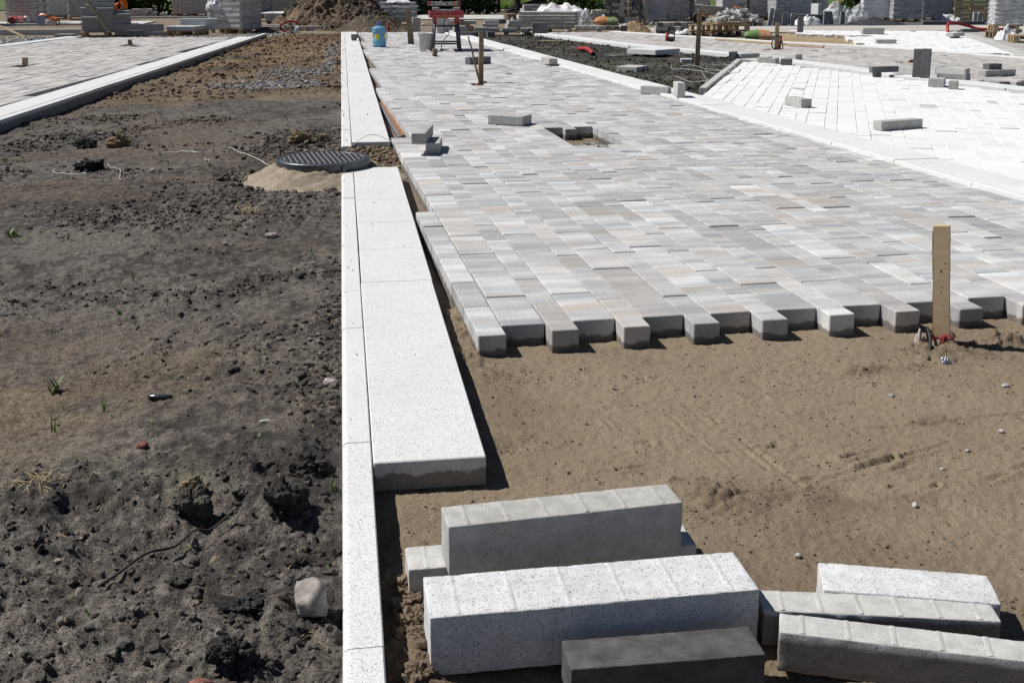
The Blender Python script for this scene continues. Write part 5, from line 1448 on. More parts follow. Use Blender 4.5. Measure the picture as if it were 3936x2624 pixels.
# kerb slabs on pallet
pallet('low wooden pallet carrying pale kerb slabs', -3.95, 30.05, R(-14), 1.0, 0.8)
for i in range(3):
    o = link('kerb_slab', box_mesh(0.24, 0.78, 0.11, 0.012, M_GREYBL, 'kerb_slab'), (-4.15 + i * 0.25, 30.0 - i * 0.06, GZ + 0.135), (0, 0, R(-14)))
    tag(o, ('left', 'middle', 'right')[i] + ' one of three pale kerb slabs lying side by side on a pallet', 'slab')
o = link('kerb_slab', box_mesh(1.05, 0.10, 0.28, 0.012, M_GREYBL, 'kerb_slab'), (-3.62, 30.35, GZ + 0.136), (0, 0, R(-22))); tag(o, 'pale kerb slab standing on edge behind three flat ones', 'slab')
# main wrapped stack
wrapped('grey slab stack wrapped in torn silvery film on a pallet', -2.80, 31.15, R(-34), (2, 2, 13), (0.54, 0.42, 0.065), M_SLATE, 12, plabel='wooden pallet under the torn film wrapped grey stack', fm=M_FILM, waves=6, alt=M_BROWNB)
crumple('plastic_sheet', M_FILMW, 'white plastic sheet bunched on the corner of the wrapped grey stack', 'sheet', -3.28, 30.98, 0.52, 0.42, 0.36, 0.26, 13)
o = crumple('plastic_sheet', M_FILM, 'torn film flap hanging off the wrapped grey stack', 'sheet', -3.10, 30.72, 0.30, 0.30, 0.10, 0.20, 14); o.rotation_euler = (R(70), 0, R(-30))
for i, (lb, x0, x1, y, z) in enumerate((('rear kerb slab lying left of the red hose loop', -2.15, -0.75, 33.1, .0), ('front kerb slab lying under the earth heap foot', -2.35, -0.55, 32.4, -.02))):
    o = link('kerb_slab', box_mesh(x1 - x0, 0.16, 0.15, 0.006, M_BLOCKL, 'kerb_slab'), ((x0 + x1) / 2, y, GZ + z), (0, 0, R(-1 + 2 * i))); tag(o, lb, 'slab')
# hose loop with planks
h_ = empty('hose', (-1.36, 30.75, GZ)); tag(h_, 'coil of red corrugated hose on the brown earth', 'hose')
MB().tube([(0.25 * math.cos(a), 0.05 * math.sin(a * 2), 0.17 + 0.15 * math.sin(a)) for a in np.linspace(0.2, 6.1, 34)], 0.026, 9).build('corrugated_tube', M_REDPL, h_, True)
for i in range(3):
    MB().tube(spline([(0.05, 0, .02), (-.12 + .09 * i, -.03, .16), (.0 + .05 * i, 0, .24 - .05 * i), (-.2 + .1 * i, .02, .28)], 5), 0.012, 6).build('cable', M_BLACK, h_, True)
plank('whitish broken board leaning inside the red hose coil', (-1.58, 30.72, 0.17), (-1.30, 30.62, -0.08), 0.08, 0.025, M_WOODP)
crumple('rag', M_FILMW, 'cream rag hanging in the red hose coil', 'rag', -1.18, 30.66, GZ, 0.14, 0.1, 0.20, 15)
# earth heap
def heap(name, label, x, y, rx, ry, hh, col, seed, n=70, amp=0.12, peak=None, mat=None):
    u = np.linspace(-1.15, 1.15, n)
    X, Y = np.meshgrid(u, u, indexing='ij')
    rr_ = np.hypot(X, Y)
    Z = np.clip(1 - rr_, -0.1, 1) ** 1.0
    Z = np.where(rr_ < 1, (1 - rr_) * 1.15, -0.08 * (rr_ - 1) * 5)
    Z = np.minimum(Z, 0.80 + 0.1 * (1 - rr_))
    Z = Z + amp * fbm(X + seed, Y, 0.45, 5, 0.6, s=95) * np.clip(1.25 - rr_, 0, 1) + 0.02 * fbm(X + seed, Y, .06, 3, .6, s=96)
    i = np.arange(n * n).reshape(n, n)
    F = np.stack([i[:-1, :-1], i[1:, :-1], i[1:, 1:], i[:-1, 1:]], -1).reshape(-1, 4)
    c = np.array(col)[None] * (1 + 0.45 * fbm(X + seed, Y, 0.3, 4, .6, s=97).reshape(-1, 1))
    e = empty(name, (x, y, GZ)); tag(e, label, 'heap')
    link('heap_body', np_mesh('heap_body', np.stack([X * rx, Y * ry, Z * hh], -1).reshape(-1, 3), F, mat or M_CLOD, False, np.clip(c, .01, .6)), parent=e)
    r = np.random.default_rng(seed)
    m = 2400
    a, q = r.uniform(0, 6.283, m), np.sqrt(r.random(m)) * 1.12
    px, py = q * np.cos(a), q * np.sin(a)
    ii = np.clip(((px + 1.15) / 2.3 * (n - 1)).astype(int), 0, n - 1); jj = np.clip(((py + 1.15) / 2.3 * (n - 1)).astype(int), 0, n - 1)
    s = hh * 0.014 * 5.5 ** (r.random(m) ** 2.5)
    o = scatter('heap_clods', VAR0, np.column_stack([px * rx, py * ry, np.clip(Z[ii, jj], 0, 2) * hh]), s, np.array(col)[None] * r.uniform(.6, 1.5, m)[:, None], M_CLOD, seed=seed, parent=e)
    return e
heap('earth_heap', 'large heap of brown excavated earth behind the main kerb', -0.25, 34.6, 1.95, 2.3, 1.35, (0.105, 0.074, 0.048), 21, 110, 0.20)
heap('earth_heap', 'lower lumpy spur of earth right of the large heap', 0.85, 32.6, 1.15, 1.6, 0.42, (0.105, 0.078, 0.054), 22, 70, 0.22)
heap('earth_heap', 'small dark earth heap behind the loose block pallet', 3.05, 31.0, 0.7, 0.7, 0.32, (0.07, 0.055, 0.042), 23, 40)
heap('earth_heap', 'low mound of earth near the wrapped grey stack', -2.05, 31.2, 0.38, 0.3, 0.16, (0.16, 0.12, 0.085), 24, 30)
# walls behind
def panel_wall(label, x0, x1, y, hgt, mat, n, rz=0.0):
    e = empty('concrete_wall', ((x0 + x1) / 2, y, GZ), rz); tag(e, label, 'wall')
    w = (x1 - x0) / n
    for i in range(n):
        link('wall_panel', box_mesh(w - 0.02, 0.2, hgt, 0.008, mat, 'wall_panel'), (-(x1 - x0) / 2 + w * (i + .5), random.uniform(-.01, .01), 0), (0, 0, 0), e)
    return e
panel_wall('brown stained concrete panel wall left of the earth heap', -3.1, 0.3, 45.5, 1.8, M_CONC, 3)
stack('brick_stack', 'grey block stack with upright straps right of the earth heap', 'brick stack', 1.25, 45.9, GZ, R(2), (5, 3, 8), (0.30, 0.3, 0.19), M_SLATE, 25, 0.006)
stack('brick_stack', 'dark greenish wrapped block stack beside the gap with foliage', 'brick stack', 2.75, 46.9, GZ, R(-3), (5, 3, 7), (0.29, 0.3, 0.22), M_CONC, 26, 0.004)
# wrapped blocks behind the bottle
e = stack('block_stack', 'pallet load of grey blocks with white film strips behind the bottle', 'block stack', 1.72, 36.1, GZ + 0.13, R(-10), (6, 4, 4), (0.19, 0.19, 0.145), M_GREYBL, 27, 0.006, 0.25, tie=False, piece='block')
for i, zz in enumerate((0.13, 0.29, 0.43)):
    film(e, 6 * .19 + .01, 4 * .19 + .01, 0.035, zz, 30 + i, M_FILMW, 0.02, 'film_strip', False, 1)
pallet('pallet under the grey block load behind the bottle', 1.72, 36.1, R(-10), 1.15, 0.78, mat=M_WOODD)
crumple('plastic_sheet', M_FILMW, 'white film crumpled on top of the block load behind the bottle', 'sheet', 1.75, 36.0, GZ + 0.70, 0.75, 0.5, 0.10, 28)
tag(MB().lathe([(0.036, 0), (0.036, 0.32), (0.03, 0.325), (0.0, 0.325)], 14).build('post', M_REDPL, None, False, (1.16, 29.25, GZ)), 'short red pipe post standing behind the water bottle', 'post')
block('grey block standing on end behind the brown stake', 1.98, 31.2, 0.22, 0.13, 0.38, R(5), GZ, M_BLOCKL, name='kerb_piece')

# ------------------------------------------------------------------ water bottle
b = empty('water_bottle', (0.70, 22.35, 0.004)); b.scale = (1.13, 1.13, 1.06); tag(b, 'large blue plastic water bottle standing on the pavers', 'bottle')
t = NT('blue_plastic')
t.color((0.24, 0.52, 0.72)).rough(0.12)
t.b.inputs['Transmission Weight'].default_value = 0.45
t.b.inputs['IOR'].default_value = 1.2
prof = [(0.0, 0.0), (0.100, 0.002), (0.114, 0.012), (0.117, 0.05), (0.112, 0.062), (0.118, 0.074), (0.118, 0.115), (0.110, 0.127), (0.110, 0.245), (0.118, 0.255), (0.119, 0.285), (0.113, 0.295), (0.119, 0.305), (0.118, 0.33), (0.105, 0.352), (0.07, 0.368), (0.032, 0.374), (0.030, 0.385)]
MB().lathe(prof, 32).build('body', t.m, b, True)
MB().lathe([(0.030, 0.383), (0.031, 0.445), (0.027, 0.452), (0.024, 0.445), (0.0, 0.445)], 18).build('neck', m_flat('blue_cap', (0.03, 0.16, 0.50), 0.25, 0, .1), b, True)
M_YEL = m_flat('yellow_label', (0.75, 0.66, 0.03), 0.45, 0, .08)
for nm, a0, a1 in (('label', -2.35, -1.65), ('label', -0.75, -0.25)):
    v, f = [], []
    for i in range(7):
        a = a0 + (a1 - a0) * i / 6
        for z in (0.135, 0.235): v.append((0.1115 * math.cos(a), 0.1115 * math.sin(a), z))
    for i in range(6): f.append((2 * i, 2 * i + 2, 2 * i + 3, 2 * i + 1))
    MB().add(v, f).build(nm, M_YEL, b, True)
MB().tube(spline([(0.098, -0.055, 0.25), (0.125, -0.075, 0.24), (0.125, -0.075, 0.15), (0.098, -0.055, 0.135)], 4), 0.009, 8).build('handle', t.m, b, True)

# ------------------------------------------------------------------ bucket and stone saw
b = empty('bucket', (1.515, 20.95, 0.004)); tag(b, 'dirty grey bucket with wire handle beside the red saw table', 'bucket')
MB().lathe([(0.0, 0.004), (0.118, 0.0), (0.132, 0.012), (0.140, 0.30), (0.146, 0.305), (0.146, 0.318), (0.136, 0.318), (0.128, 0.03), (0.0, 0.03)], 30).build('body', M_GALV, b, True)
MB().tube([(0.145 * math.cos(a), 0.0, 0.31 + 0.19 * math.sin(a)) for a in np.linspace(0, math.pi, 18)], 0.005, 6).build('handle', M_STEEL, b, True)
for s in (-1, 1): MB().box(0.03, 0.02, 0.03, (s * 0.147, 0, 0.30), (0, 0, 0), 0.003).build('handle_lug', M_GALV, b)
s = empty('stone_saw', (1.89, 21.18, 0.004), R(-3)); tag(s, 'red block cutting saw on a dark four legged stand', 'saw')
for sx, sy in ((-1, -1), (1, -1), (1, 1), (-1, 1)):
    MB().tube([(sx * 0.245, sy * 0.40, 0.0), (sx * 0.205, sy * 0.33, 0.56)], 0.025, 8).build('leg', M_NAVY, s, True)
    MB().box(0.06, 0.05, 0.12, (sx * 0.205, sy * 0.33, 0.53), (0, 0, 0), 0.004).build('leg_socket', M_RED, s)
MB().box(0.46, 0.03, 0.03, (0, -0.385, 0.13), (0, 0, 0), 0.003).build('crossbar', M_NAVY, s)
MB().box(0.46, 0.03, 0.03, (0, 0.385, 0.13), (0, 0, 0), 0.003).build('crossbar', M_NAVY, s)
MB().box(0.42, 0.03, 0.03, (0, 0.35, 0.42), (0, 0, 0), 0.003).build('crossbar', M_NAVY, s)
MB().box(0.03, 0.72, 0.03, (-0.235, 0, 0.20), (0, 0, 0), 0.003).build('crossbar', M_NAVY, s)
tray = MB()
tray.box(0.60, 0.90, 0.012, (0, 0, 0.60), (0, 0, 0), 0.0)
for sx in (-1, 1): tray.box(0.02, 0.90, 0.11, (sx * 0.30, 0, 0.65), (0, 0, 0), 0.004)
for sy in (-1, 1): tray.box(0.58, 0.02, 0.11, (0, sy * 0.44, 0.65), (0, 0, 0), 0.004)
tray.build('water_tray', M_RED, s)
MB().box(0.50, 0.012, 0.02, (0.02, -0.452, 0.63), (0, 0, 0), 0.002).build('tray_lip', M_ORANGE, s)
MB().box(0.40, 0.62, 0.03, (0.02, 0.0, 0.715), (0, 0, 0), 0.004).build('cutting_table', M_STEEL, s)
for x, w in ((-0.19, .12), (0.19, .11)): MB().box(w, 0.10, 0.05, (x, -0.30, 0.755), (0, 0, 0), 0.004).build('block_stop', M_BLOCKL, s)
rail = MB().box(0.50, 0.07, 0.075, (-0.02, -0.12, 0.84), (0, 0, 0), 0.005).build('guide_rail', M_STEEL, s)
MB().box(0.07, 0.075, 0.08, (-0.30, -0.12, 0.84), (0, 0, 0), 0.006).build('end_stop', M_RED, rail)
for x in (-0.22, 0.02, 0.22): MB().lathe([(0.017, 0), (0.017, 0.012), (0.0, 0.013)], 12).build('roller', M_BLACK, rail, False, (x, -0.158, 0.84), (R(90), 0, 0))
MB().box(0.06, 0.004, 0.045, (0.14, -0.158, 0.85), (0, 0, 0), 0).build('warning_label', M_ORANGE, rail)
MB().box(0.06, 0.08, 0.50, (0.25, 0.05, 0.97), (0, 0, 0), 0.006).build('column', M_RED, s)
MB().lathe([(0.09, -0.14), (0.10, -0.13), (0.10, 0.13), (0.09, 0.14)], 20).build('motor', M_RED, s, True, (0.0, 0.05, 1.12), (0, R(90), 0))
MB().lathe([(0.15, -0.002), (0.15, 0.002)], 30).build('blade', M_STEEL, s, False, (-0.08, -0.05, 0.94), (0, R(90), 0))
MB().tube(spline([(0.0, 0.1, 0.58), (-0.04, 0.05, 0.42), (0.06, 0.0, 0.30), (-0.06, -0.02, 0.16), (-0.08, -.05, 0.02), (0.04, -.1, 0.01)], 6), 0.008, 6).build('cable', M_BLACK, s, True)
tag(MB().tube(spline([(1.38, 20.7, 0.006), (1.5, 20.75, 0.02), (1.56, 20.6, 0.006), (1.7, 20.72, 0.01)], 6), 0.014, 6).build('rag', M_BLOCKL, None, True), 'twisted dirty rag on the pavers before the bucket', 'rag')

# ------------------------------------------------------------------ centre and right background
def blk(label, x, y, z, L, W, H, rz, mat, ribs=None): return block(label, x, y, L, W, H, R(rz), z, mat, ribs)
# loose stack of blocks on a pallet beside the soil bed
pallet('wooden pallet carrying loose grey blocks at the soil bed corner', 3.95, 27.75, R(-8), 1.15, 0.8, GZ + .03, mat=M_WOODD)
LB = [('left block on the nearer edge of the corner pallet', 3.58, 27.5, 0, .34, .14, -8), ('second block on the nearer edge of the corner pallet', 3.98, 27.42, 0, .36, .14, -6), ('third block on the nearer edge of the corner pallet', 4.32, 27.32, 0, .16, .28, -10), ('block at the right end of the corner pallet edge', 4.50, 27.5, 0, .15, .3, -8),
      ('lower left block of the rear pile on the corner pallet', 3.55, 27.85, 0, .40, .2, -6), ('upper left block of the rear pile on the corner pallet', 3.57, 27.87, .085, .40, .2, -4), ('topmost block of the rear pile on the corner pallet', 3.62, 27.95, .17, .36, .18, -3), ('lower right block of the rear pile on the corner pallet', 4.12, 27.8, 0, .38, .2, 10), ('second block up in the right rear pile on the corner pallet', 4.14, 27.8, .085, .38, .2, 14), ('top slanting block in the right rear pile on the corner pallet', 4.16, 27.8, .17, .36, .18, 16)]
for lb, x, y, dz, L, W, an in LB: blk(lb, x, y, GZ + .162 + dz, L, W, .082, an, M_BLOCK, None)
def tower(prefix, x, y, z, L, W, H, n, rz, mat):
    nm = ('bottom', 'second', 'third', 'fourth', 'fifth')
    for i in range(n):
        blk(('%s block of the ' % (nm[i] if i < n - 1 else 'top')) + prefix, x + random.uniform(-.01, .01), y + random.uniform(-.01, .01), z + i * H * 1.01, L, W, H, rz + random.uniform(-2, 2), mat)
tower('dark four block tower at the back of the soil bed', 4.70, 27.3, GZ + .03, 0.37, 0.2, 0.084, 4, -3, M_BLOCKD)
tower('short tower behind the brown upright stake', 3.22, 26.85, GZ + .03, 0.30, 0.2, 0.085, 3, -12, M_BLOCK)
blk('single low block right of the short tower', 3.42, 26.65, GZ + .03, .18, .2, .16, 5, M_BLOCKD)
blk('single low block right of the dark four block tower', 5.10, 27.1, GZ + .03, .26, .18, .085, -8, M_BLOCK)
blk('long low kerb piece in front of the short tower', 2.95, 26.3, 0.004, .55, .14, .10, -4, M_BLOCKD)
blk('light block stack lower piece behind the saw stand', 2.42, 28.1, 0.0, .30, .24, .20, 3, M_BLOCK)
blk('light block stack upper piece behind the saw stand', 2.42, 28.1, 0.204, .30, .24, .20, -2, M_BLOCK)
blk('block right of the light stack behind the saw stand', 2.85, 28.2, 0.0, .28, .22, .17, 6, M_BLOCKL)
blk('grey slab on the far edge left of the stump', 3.5, 33.5, GZ + .12, .75, .4, .10, -6, M_BLOCK)
blk('darker slab on the far edge left of the stump', 4.55, 33.6, GZ + .12, .70, .4, .13, 4, M_BLOCKD)
t_ = empty('tree_stump', (5.6, 38.4, GZ)); tag(t_, 'round pale tree stump standing beside the wrapped block load', 'stump')
v_, f_ = lathe([(0.24, 0), (0.225, 0.1), (0.22, 0.27)], 26)
MB().add(v_, f_[:-1]).build('bark', M_WOODD, t_, True)
MB().lathe([(0.22, 0.2695), (0.0, 0.272)], 26).build('cut_face', M_WOODP, t_)
# wide load of blocks with film layers
e = stack('block_stack', 'wide low load of grey blocks with white film between the layers', 'block stack', 5.42, 30.1, GZ + .13, R(-16), (9, 5, 5), (0.165, 0.19, 0.086), M_BLOCK, 41, 0.003, tie=False, piece='block')
for i in range(4): film(e, 9 * .165 + .012, 5 * .19 + .012, 0.016, 0.075 + i * .086, 42 + i, M_FILMW, 0.016, 'film_strip', False, 1)
pallet('pallet under the wide low load of grey blocks', 5.42, 30.1, R(-16), 1.48, 0.95)
crumple('plastic_sheet', M_FILMW, 'big white plastic sheet heaped on the wide block load', 'sheet', 5.75, 30.2, GZ + .56, 1.1, 0.8, 0.17, 43, 30, .4)
crumple('plastic_sheet', M_FILM, 'translucent plastic sheet hanging down right of the wide block load', 'sheet', 6.4, 30.7, GZ, 0.75, 0.7, 0.50, 44, 30, .5)
crumple('plastic_sheet', M_FILMW, 'white plastic flap left of the wide block load', 'sheet', 4.45, 30.3, GZ, 0.4, 0.4, 0.30, 45, 20, .5)
stack('block_stack', 'ragged block stack behind the big white plastic sheet', 'block stack', 6.15, 36.3, GZ + .1, R(6), (5, 3, 5), (0.19, 0.2, 0.13), M_BLOCK, 46, 0.02, 0.5)
# low pallet with blocks and a bag
pallet('pallet with one layer of dark blocks in front of the orange bag', 6.50, 28.75, R(-10), 1.4, 0.6, GZ + .02)
for i in range(7): blk(('first', 'second', 'third', 'fourth', 'fifth', 'sixth', 'seventh')[i] + ' block from the left on the low pallet before the orange bag', 5.93 + i * .19, 28.68 - i * .033, GZ + .152, .16, .32, .09, -10, M_BLOCK if i < 4 else M_BLOCKD)
def bag(label, x, y, z, L, W, H, mats, seed, rz=0.0):
    """cement bag: pillow with two printed colour zones"""
    n = 26
    u = np.linspace(-1, 1, n)
    X, Y = np.meshgrid(u, u, indexing='ij')
    e = empty('cement_bag', (x, y, z), rz); tag(e, label, 'bag')
    prof = (np.clip(1 - np.abs(X) ** 4, 0, 1) * np.clip(1 - np.abs(Y) ** 3, 0, 1)) ** 0.5
    nn = fbm(X + seed, Y, 0.5, 4, .6, s=99)
    for nm, sg in (('upper_side', 1), ('lower_side', -1)):
        Z = H / 2 + sg * H / 2 * prof * (1 + 0.25 * nn * prof)
        for k, (a, b_) in enumerate(((0, n // 2 + 1), (n // 2, n))):
            i = np.arange((b_ - a) * n).reshape(b_ - a, n)
            F = np.stack([i[:-1, :-1], i[1:, :-1], i[1:, 1:], i[:-1, 1:]], -1).reshape(-1, 4)
            if sg < 0: F = F[:, ::-1]
            V = np.stack([X * L / 2 * (1 - .05 * Y ** 2), Y * W / 2, Z], -1)[a:b_].reshape(-1, 3)
            link(nm, np_mesh(nm, V, F, mats[k], True), parent=e)
    return e
M_BAGO = m_flat('bag_orange', (0.50, 0.22, 0.075), 0.6, 0, .25, 9, dirt=(.55, .48, .38))
M_BAGG = m_flat('bag_green', (0.13, 0.23, 0.06), 0.6, 0, .35, 9, dirt=(.5, .46, .38))
M_BAGR = m_flat('bag_red', (0.42, 0.03, 0.03), 0.5, 0, .25, 8, dirt=(.75, .72, .7))
M_BAGW = m_flat('bag_white', (0.62, 0.62, 0.64), 0.6, 0, .15, 9, dirt=(.45, .42, .38))
bag('orange and green cement bag lying on the low pallet of blocks', 6.72, 28.9, GZ + .245, .62, .40, .20, (M_BAGO, M_BAGG), 3, R(-8))
b_ = bag('crumpled green and orange cement bag lying on the far path edge', 9.17, 24.55, GZ + .05, .62, .42, .22, (M_BAGG, M_BAGO), 5, R(-15))
crumple('paper_sack', m_flat('kraft_paper', (.42, .34, .25), .8, 0, .2, 9), 'torn brown paper sack behind the green and orange bag', 'sack', 9.35, 25.0, GZ, .5, .4, .22, 47)
crumple('plastic_sheet', M_FILMW, 'white plastic scraps between the bag pallet and the brick tower', 'sheet', 8.0, 31.6, GZ, .8, .5, .16, 48)
# messy brick tower with tools
stack('brick_stack', 'tall messy tower of grey bricks with tools leaning on it', 'brick stack', 8.80, 35.5, GZ + .05, R(-20), (5, 4, 11), (0.22, 0.2, 0.105), M_BLOCK, 51, 0.028, 0.2, alt=M_BLOCKD)
stack('brick_stack', 'lower ragged brick stack left of the messy tower', 'brick stack', 7.95, 36.9, GZ + .13, R(-5), (5, 3, 4), (0.18, 0.2, 0.10), M_BLOCKL, 52, 0.02, 0.4)
pallet('pallet under the lower ragged brick stack', 7.95, 36.9, R(-5), 1.0, .7)
def shovel(label, x, y, rot, hm, blade=True):
    e = empty('shovel', (x, y, GZ), 0, rot); tag(e, label, 'shovel')
    MB().tube([(0, 0, 0.22), (0, 0, 0.8), (0, 0, 1.35)], 0.018, 8).build('handle', hm, e, True)
    if blade:
        v = []
        for i in range(6):
            z = 0.26 * i / 5; w = 0.10 if i > 1 else (0.05 + .03 * i)
            for j in range(5): v.append(((j - 2) / 2 * w, 0.02 * ((j - 2) / 2) ** 2, z))
        MB().add(v, [(i * 5 + j, i * 5 + j + 1, i * 5 + j + 6, i * 5 + j + 5) for i in range(5) for j in range(4)]).build('blade', M_STEEL, e, True)
    else:
        MB().box(.3, .03, .05, (0, 0, 0.03), (0, 0, 0), .004).build('head', M_STEEL, e)
shovel('shovel with pale blade standing against the brick tower', 8.72, 34.55, (R(-8), R(1), 0), M_WOOD)
shovel('shovel with red grip leaning left against the brick tower', 9.45, 34.55, (R(-8), R(-16), 0), M_WOOD)
shovel('rake with dark handle slanting across the brick tower', 9.35, 34.3, (R(-6), R(-38), 0), M_BLACK, False)
o = MB().tube([(0, 0, 0), (-.1, 0, .12), (-.16, 0, .2)], .02, 8).build('hand_grip', M_RED, None, True, (9.18, 34.62, 0.62)); tag(o, 'red plastic tool grip hanging at the brick tower top', 'tool')
# row of wrapped stacks
wrapped('film wrapped pale stack right of the brick tower with hanging plastic', 9.95, 36.1, R(-14), (3, 3, 9), (0.25, 0.25, 0.12), M_GREYBL, 53, plabel='pallet under the pale wrapped stack right of the brick tower')
wrapped('brown and blue layered wrapped slab stack behind the rubble', 11.3, 38.9, R(4), (2, 2, 14), (0.55, 0.42, 0.085), M_BROWNB, 54, alt=M_SLATE, plabel='pallet under the brown and blue layered slab stack', fm=M_FILM)
wrapped('narrow silvery wrapped stack behind the wheelbarrow wheel', 12.25, 38.6, R(3), (2, 2, 10), (0.24, 0.3, 0.11), M_BLOCKL, 55, plabel='pallet under the narrow silvery wrapped stack')
wrapped('silvery wrapped stack behind the wheelbarrow handles', 13.55, 39.0, R(-4), (3, 3, 10), (0.29, 0.27, 0.11), M_BLOCKL, 56, plabel='pallet under the silvery wrapped stack behind the barrow')
wrapped('dark blue grey wrapped slab stack behind the rubble pallet', 14.55, 39.2, R(2), (2, 2, 12), (0.45, 0.42, 0.095), M_SLATE, 57, plabel='pallet under the dark blue grey wrapped slab stack')
wrapped('wide dark blue wrapped slab stack behind the leaning slabs', 15.25, 37.9, R(-3), (2, 2, 9), (0.62, 0.45, 0.12), M_SLATE, 58, plabel='pallet under the wide dark blue wrapped slab stack')
wrapped('narrow grey slab stack right of the wide dark blue stack', 16.35, 38.1, R(-3), (2, 2, 10), (0.21, 0.4, 0.115), M_BROWNB, 59, plabel='pallet under the narrow grey slab stack')
crumple('plastic_sheet', M_FILM, 'silvery plastic sheeting draped over a low load', 'sheet', 16.3, 36.0, GZ, 1.5, .9, .55, 60, 34, .35)
blk('white kerb piece at the left end of the silvery sheeting', 15.45, 36.1, GZ + .2, .12, .5, .42, 4, M_BLOCKW)
stack('block_stack', 'low row of dark ribbed blocks behind the leaning dark slabs', 'block stack', 14.5, 34.9, GZ, R(-3), (9, 2, 3), (0.145, 0.2, 0.105), M_BLOCKD, 61, 0.004, piece='block')
crumple('plastic_sheet', M_FILMW, 'white plastic bunched before the low dark block row', 'sheet', 14.35, 34.2, GZ, .9, .4, .22, 62)
wrapped('bright white wrapped stack behind the black gravel', 18.25, 37.6, R(-20), (3, 3, 9), (0.31, 0.29, 0.12), M_BLOCKW, 63, plabel='pallet under the bright white wrapped stack', fm=M_FILMW)
wrapped('dark shaded wrapped stack right of the bright white one', 18.7, 36.3, R(-20), (2, 2, 10), (0.46, 0.45, 0.105), M_BROWNB, 64, plabel='pallet under the dark shaded wrapped stack')
wrapped('dark layered slab stack with silvery film behind the white sack', 20.6, 37.7, R(-12), (2, 2, 9), (0.66, 0.5, 0.115), M_SLATE, 65, plabel='pallet under the dark layered slab stack with silvery film')
crumple('sack', M_BAGW, 'full white sack on the ground before the dark layered stack', 'sack', 20.0, 35.9, GZ, .75, .6, .27, 66)
heap('gravel_heap', 'low heap of black gravel at the far footpath', 16.5, 33.95, 1.0, .8, .22, (0.03, 0.03, 0.035), 67, 44)
# leaning slabs
for i, (lb, x, dx, w, hh) in enumerate((('tallest dark kerb slab leaning at the left of the slab row', 12.98, .10, .13, .52), ('second broad kerb slab leaning in the slab row', 13.22, .10, .24, .50), ('third low kerb slab leaning in the slab row', 13.48, .06, .18, .38), ('fourth low kerb slab leaning in the slab row', 13.72, .05, .12, .36))):
    o = link('kerb_piece', box_mesh(w, .10, hh, .006, M_SLABG, 'kerb_piece'), (x, 33.8, GZ + .02), (R(-10), R(10 - 2 * i), R(-10))); tag(o, lb, 'slab')
for i, (lb, x, an) in enumerate((('left dark slab standing before the low block row', 15.0, 3), ('middle dark slab leaning before the low block row', 15.2, -8), ('right dark slab standing before the low block row', 15.55, 4))):
    o = link('kerb_piece', box_mesh(.14, .08, .42, .006, M_SLATE, 'kerb_piece'), (x, 34.3, GZ), (R(-4), R(an), 0)); tag(o, lb, 'slab')
# half pallet of bricks, rubble
stack('block_stack', 'half used white topped block stack before the wheelbarrow', 'block stack', 8.42, 28.6, GZ + .02, R(-8), (6, 3, 3), (0.16, 0.22, 0.10), M_BLOCKL, 71, 0.01, 0.2, piece='block', alt=M_BLOCKD)
crumple('plastic_sheet', M_FILMW, 'small white plastic scrap at the half used block stack', 'sheet', 8.55, 27.9, GZ + .05, .5, .3, .12, 72)
heap('sand_heap', 'little heap of tan sand left of the half used block stack', 7.75, 30.2, .55, .5, .30, (0.30, 0.21, 0.125), 73, 40)
def rubble(label, x, y, z, sx, sy, n, seed, hh):
    r = random.Random(seed)
    e = empty('rubble_pile', (x, y, z)); tag(e, label, 'rubble')
    ms = [box_mesh(a, b, c, .006, m_, 'broken_block') for a, b, c in ((.30, .14, .09), (.22, .13, .09), (.16, .14, .09), (.12, .12, .09)) for m_ in (M_BLOCKL, M_BLOCK)]
    for i in range(n):
        u, w = r.uniform(-1, 1), r.uniform(-1, 1)
        k = (1 - max(abs(u), abs(w)) ** 1.5) * r.uniform(.2, 1)
        link('broken_block', r.choice(ms), (u * sx / 2, w * sy / 2, k * hh), (r.uniform(-.6, .6) * k, r.uniform(-.6, .6) * k, r.uniform(0, 3.1)), e)
pallet('pallet carrying the large pile of broken blocks', 11.65, 33.2, R(4), 1.5, .9)
rubble('large pile of broken block offcuts on a pallet', 11.65, 33.2, GZ + .135, 1.4, .85, 75, 74, .42)
rubble('small pile of broken block offcuts left of the wheelbarrow', 10.5, 36.0, GZ + .06, 1.1, .5, 34, 75, .16)
# empty pallets
pallet('upper empty pallet tilted on another near the far path', 9.3, 27.6, R(28), 1.35, .85, GZ + .15, .15, decks=9, tilt=(R(-2), R(1.5)))
pallet('lower empty pallet under the tilted one near the far path', 9.35, 27.65, R(24), 1.35, .85, GZ + .01, .13, M_WOODD)
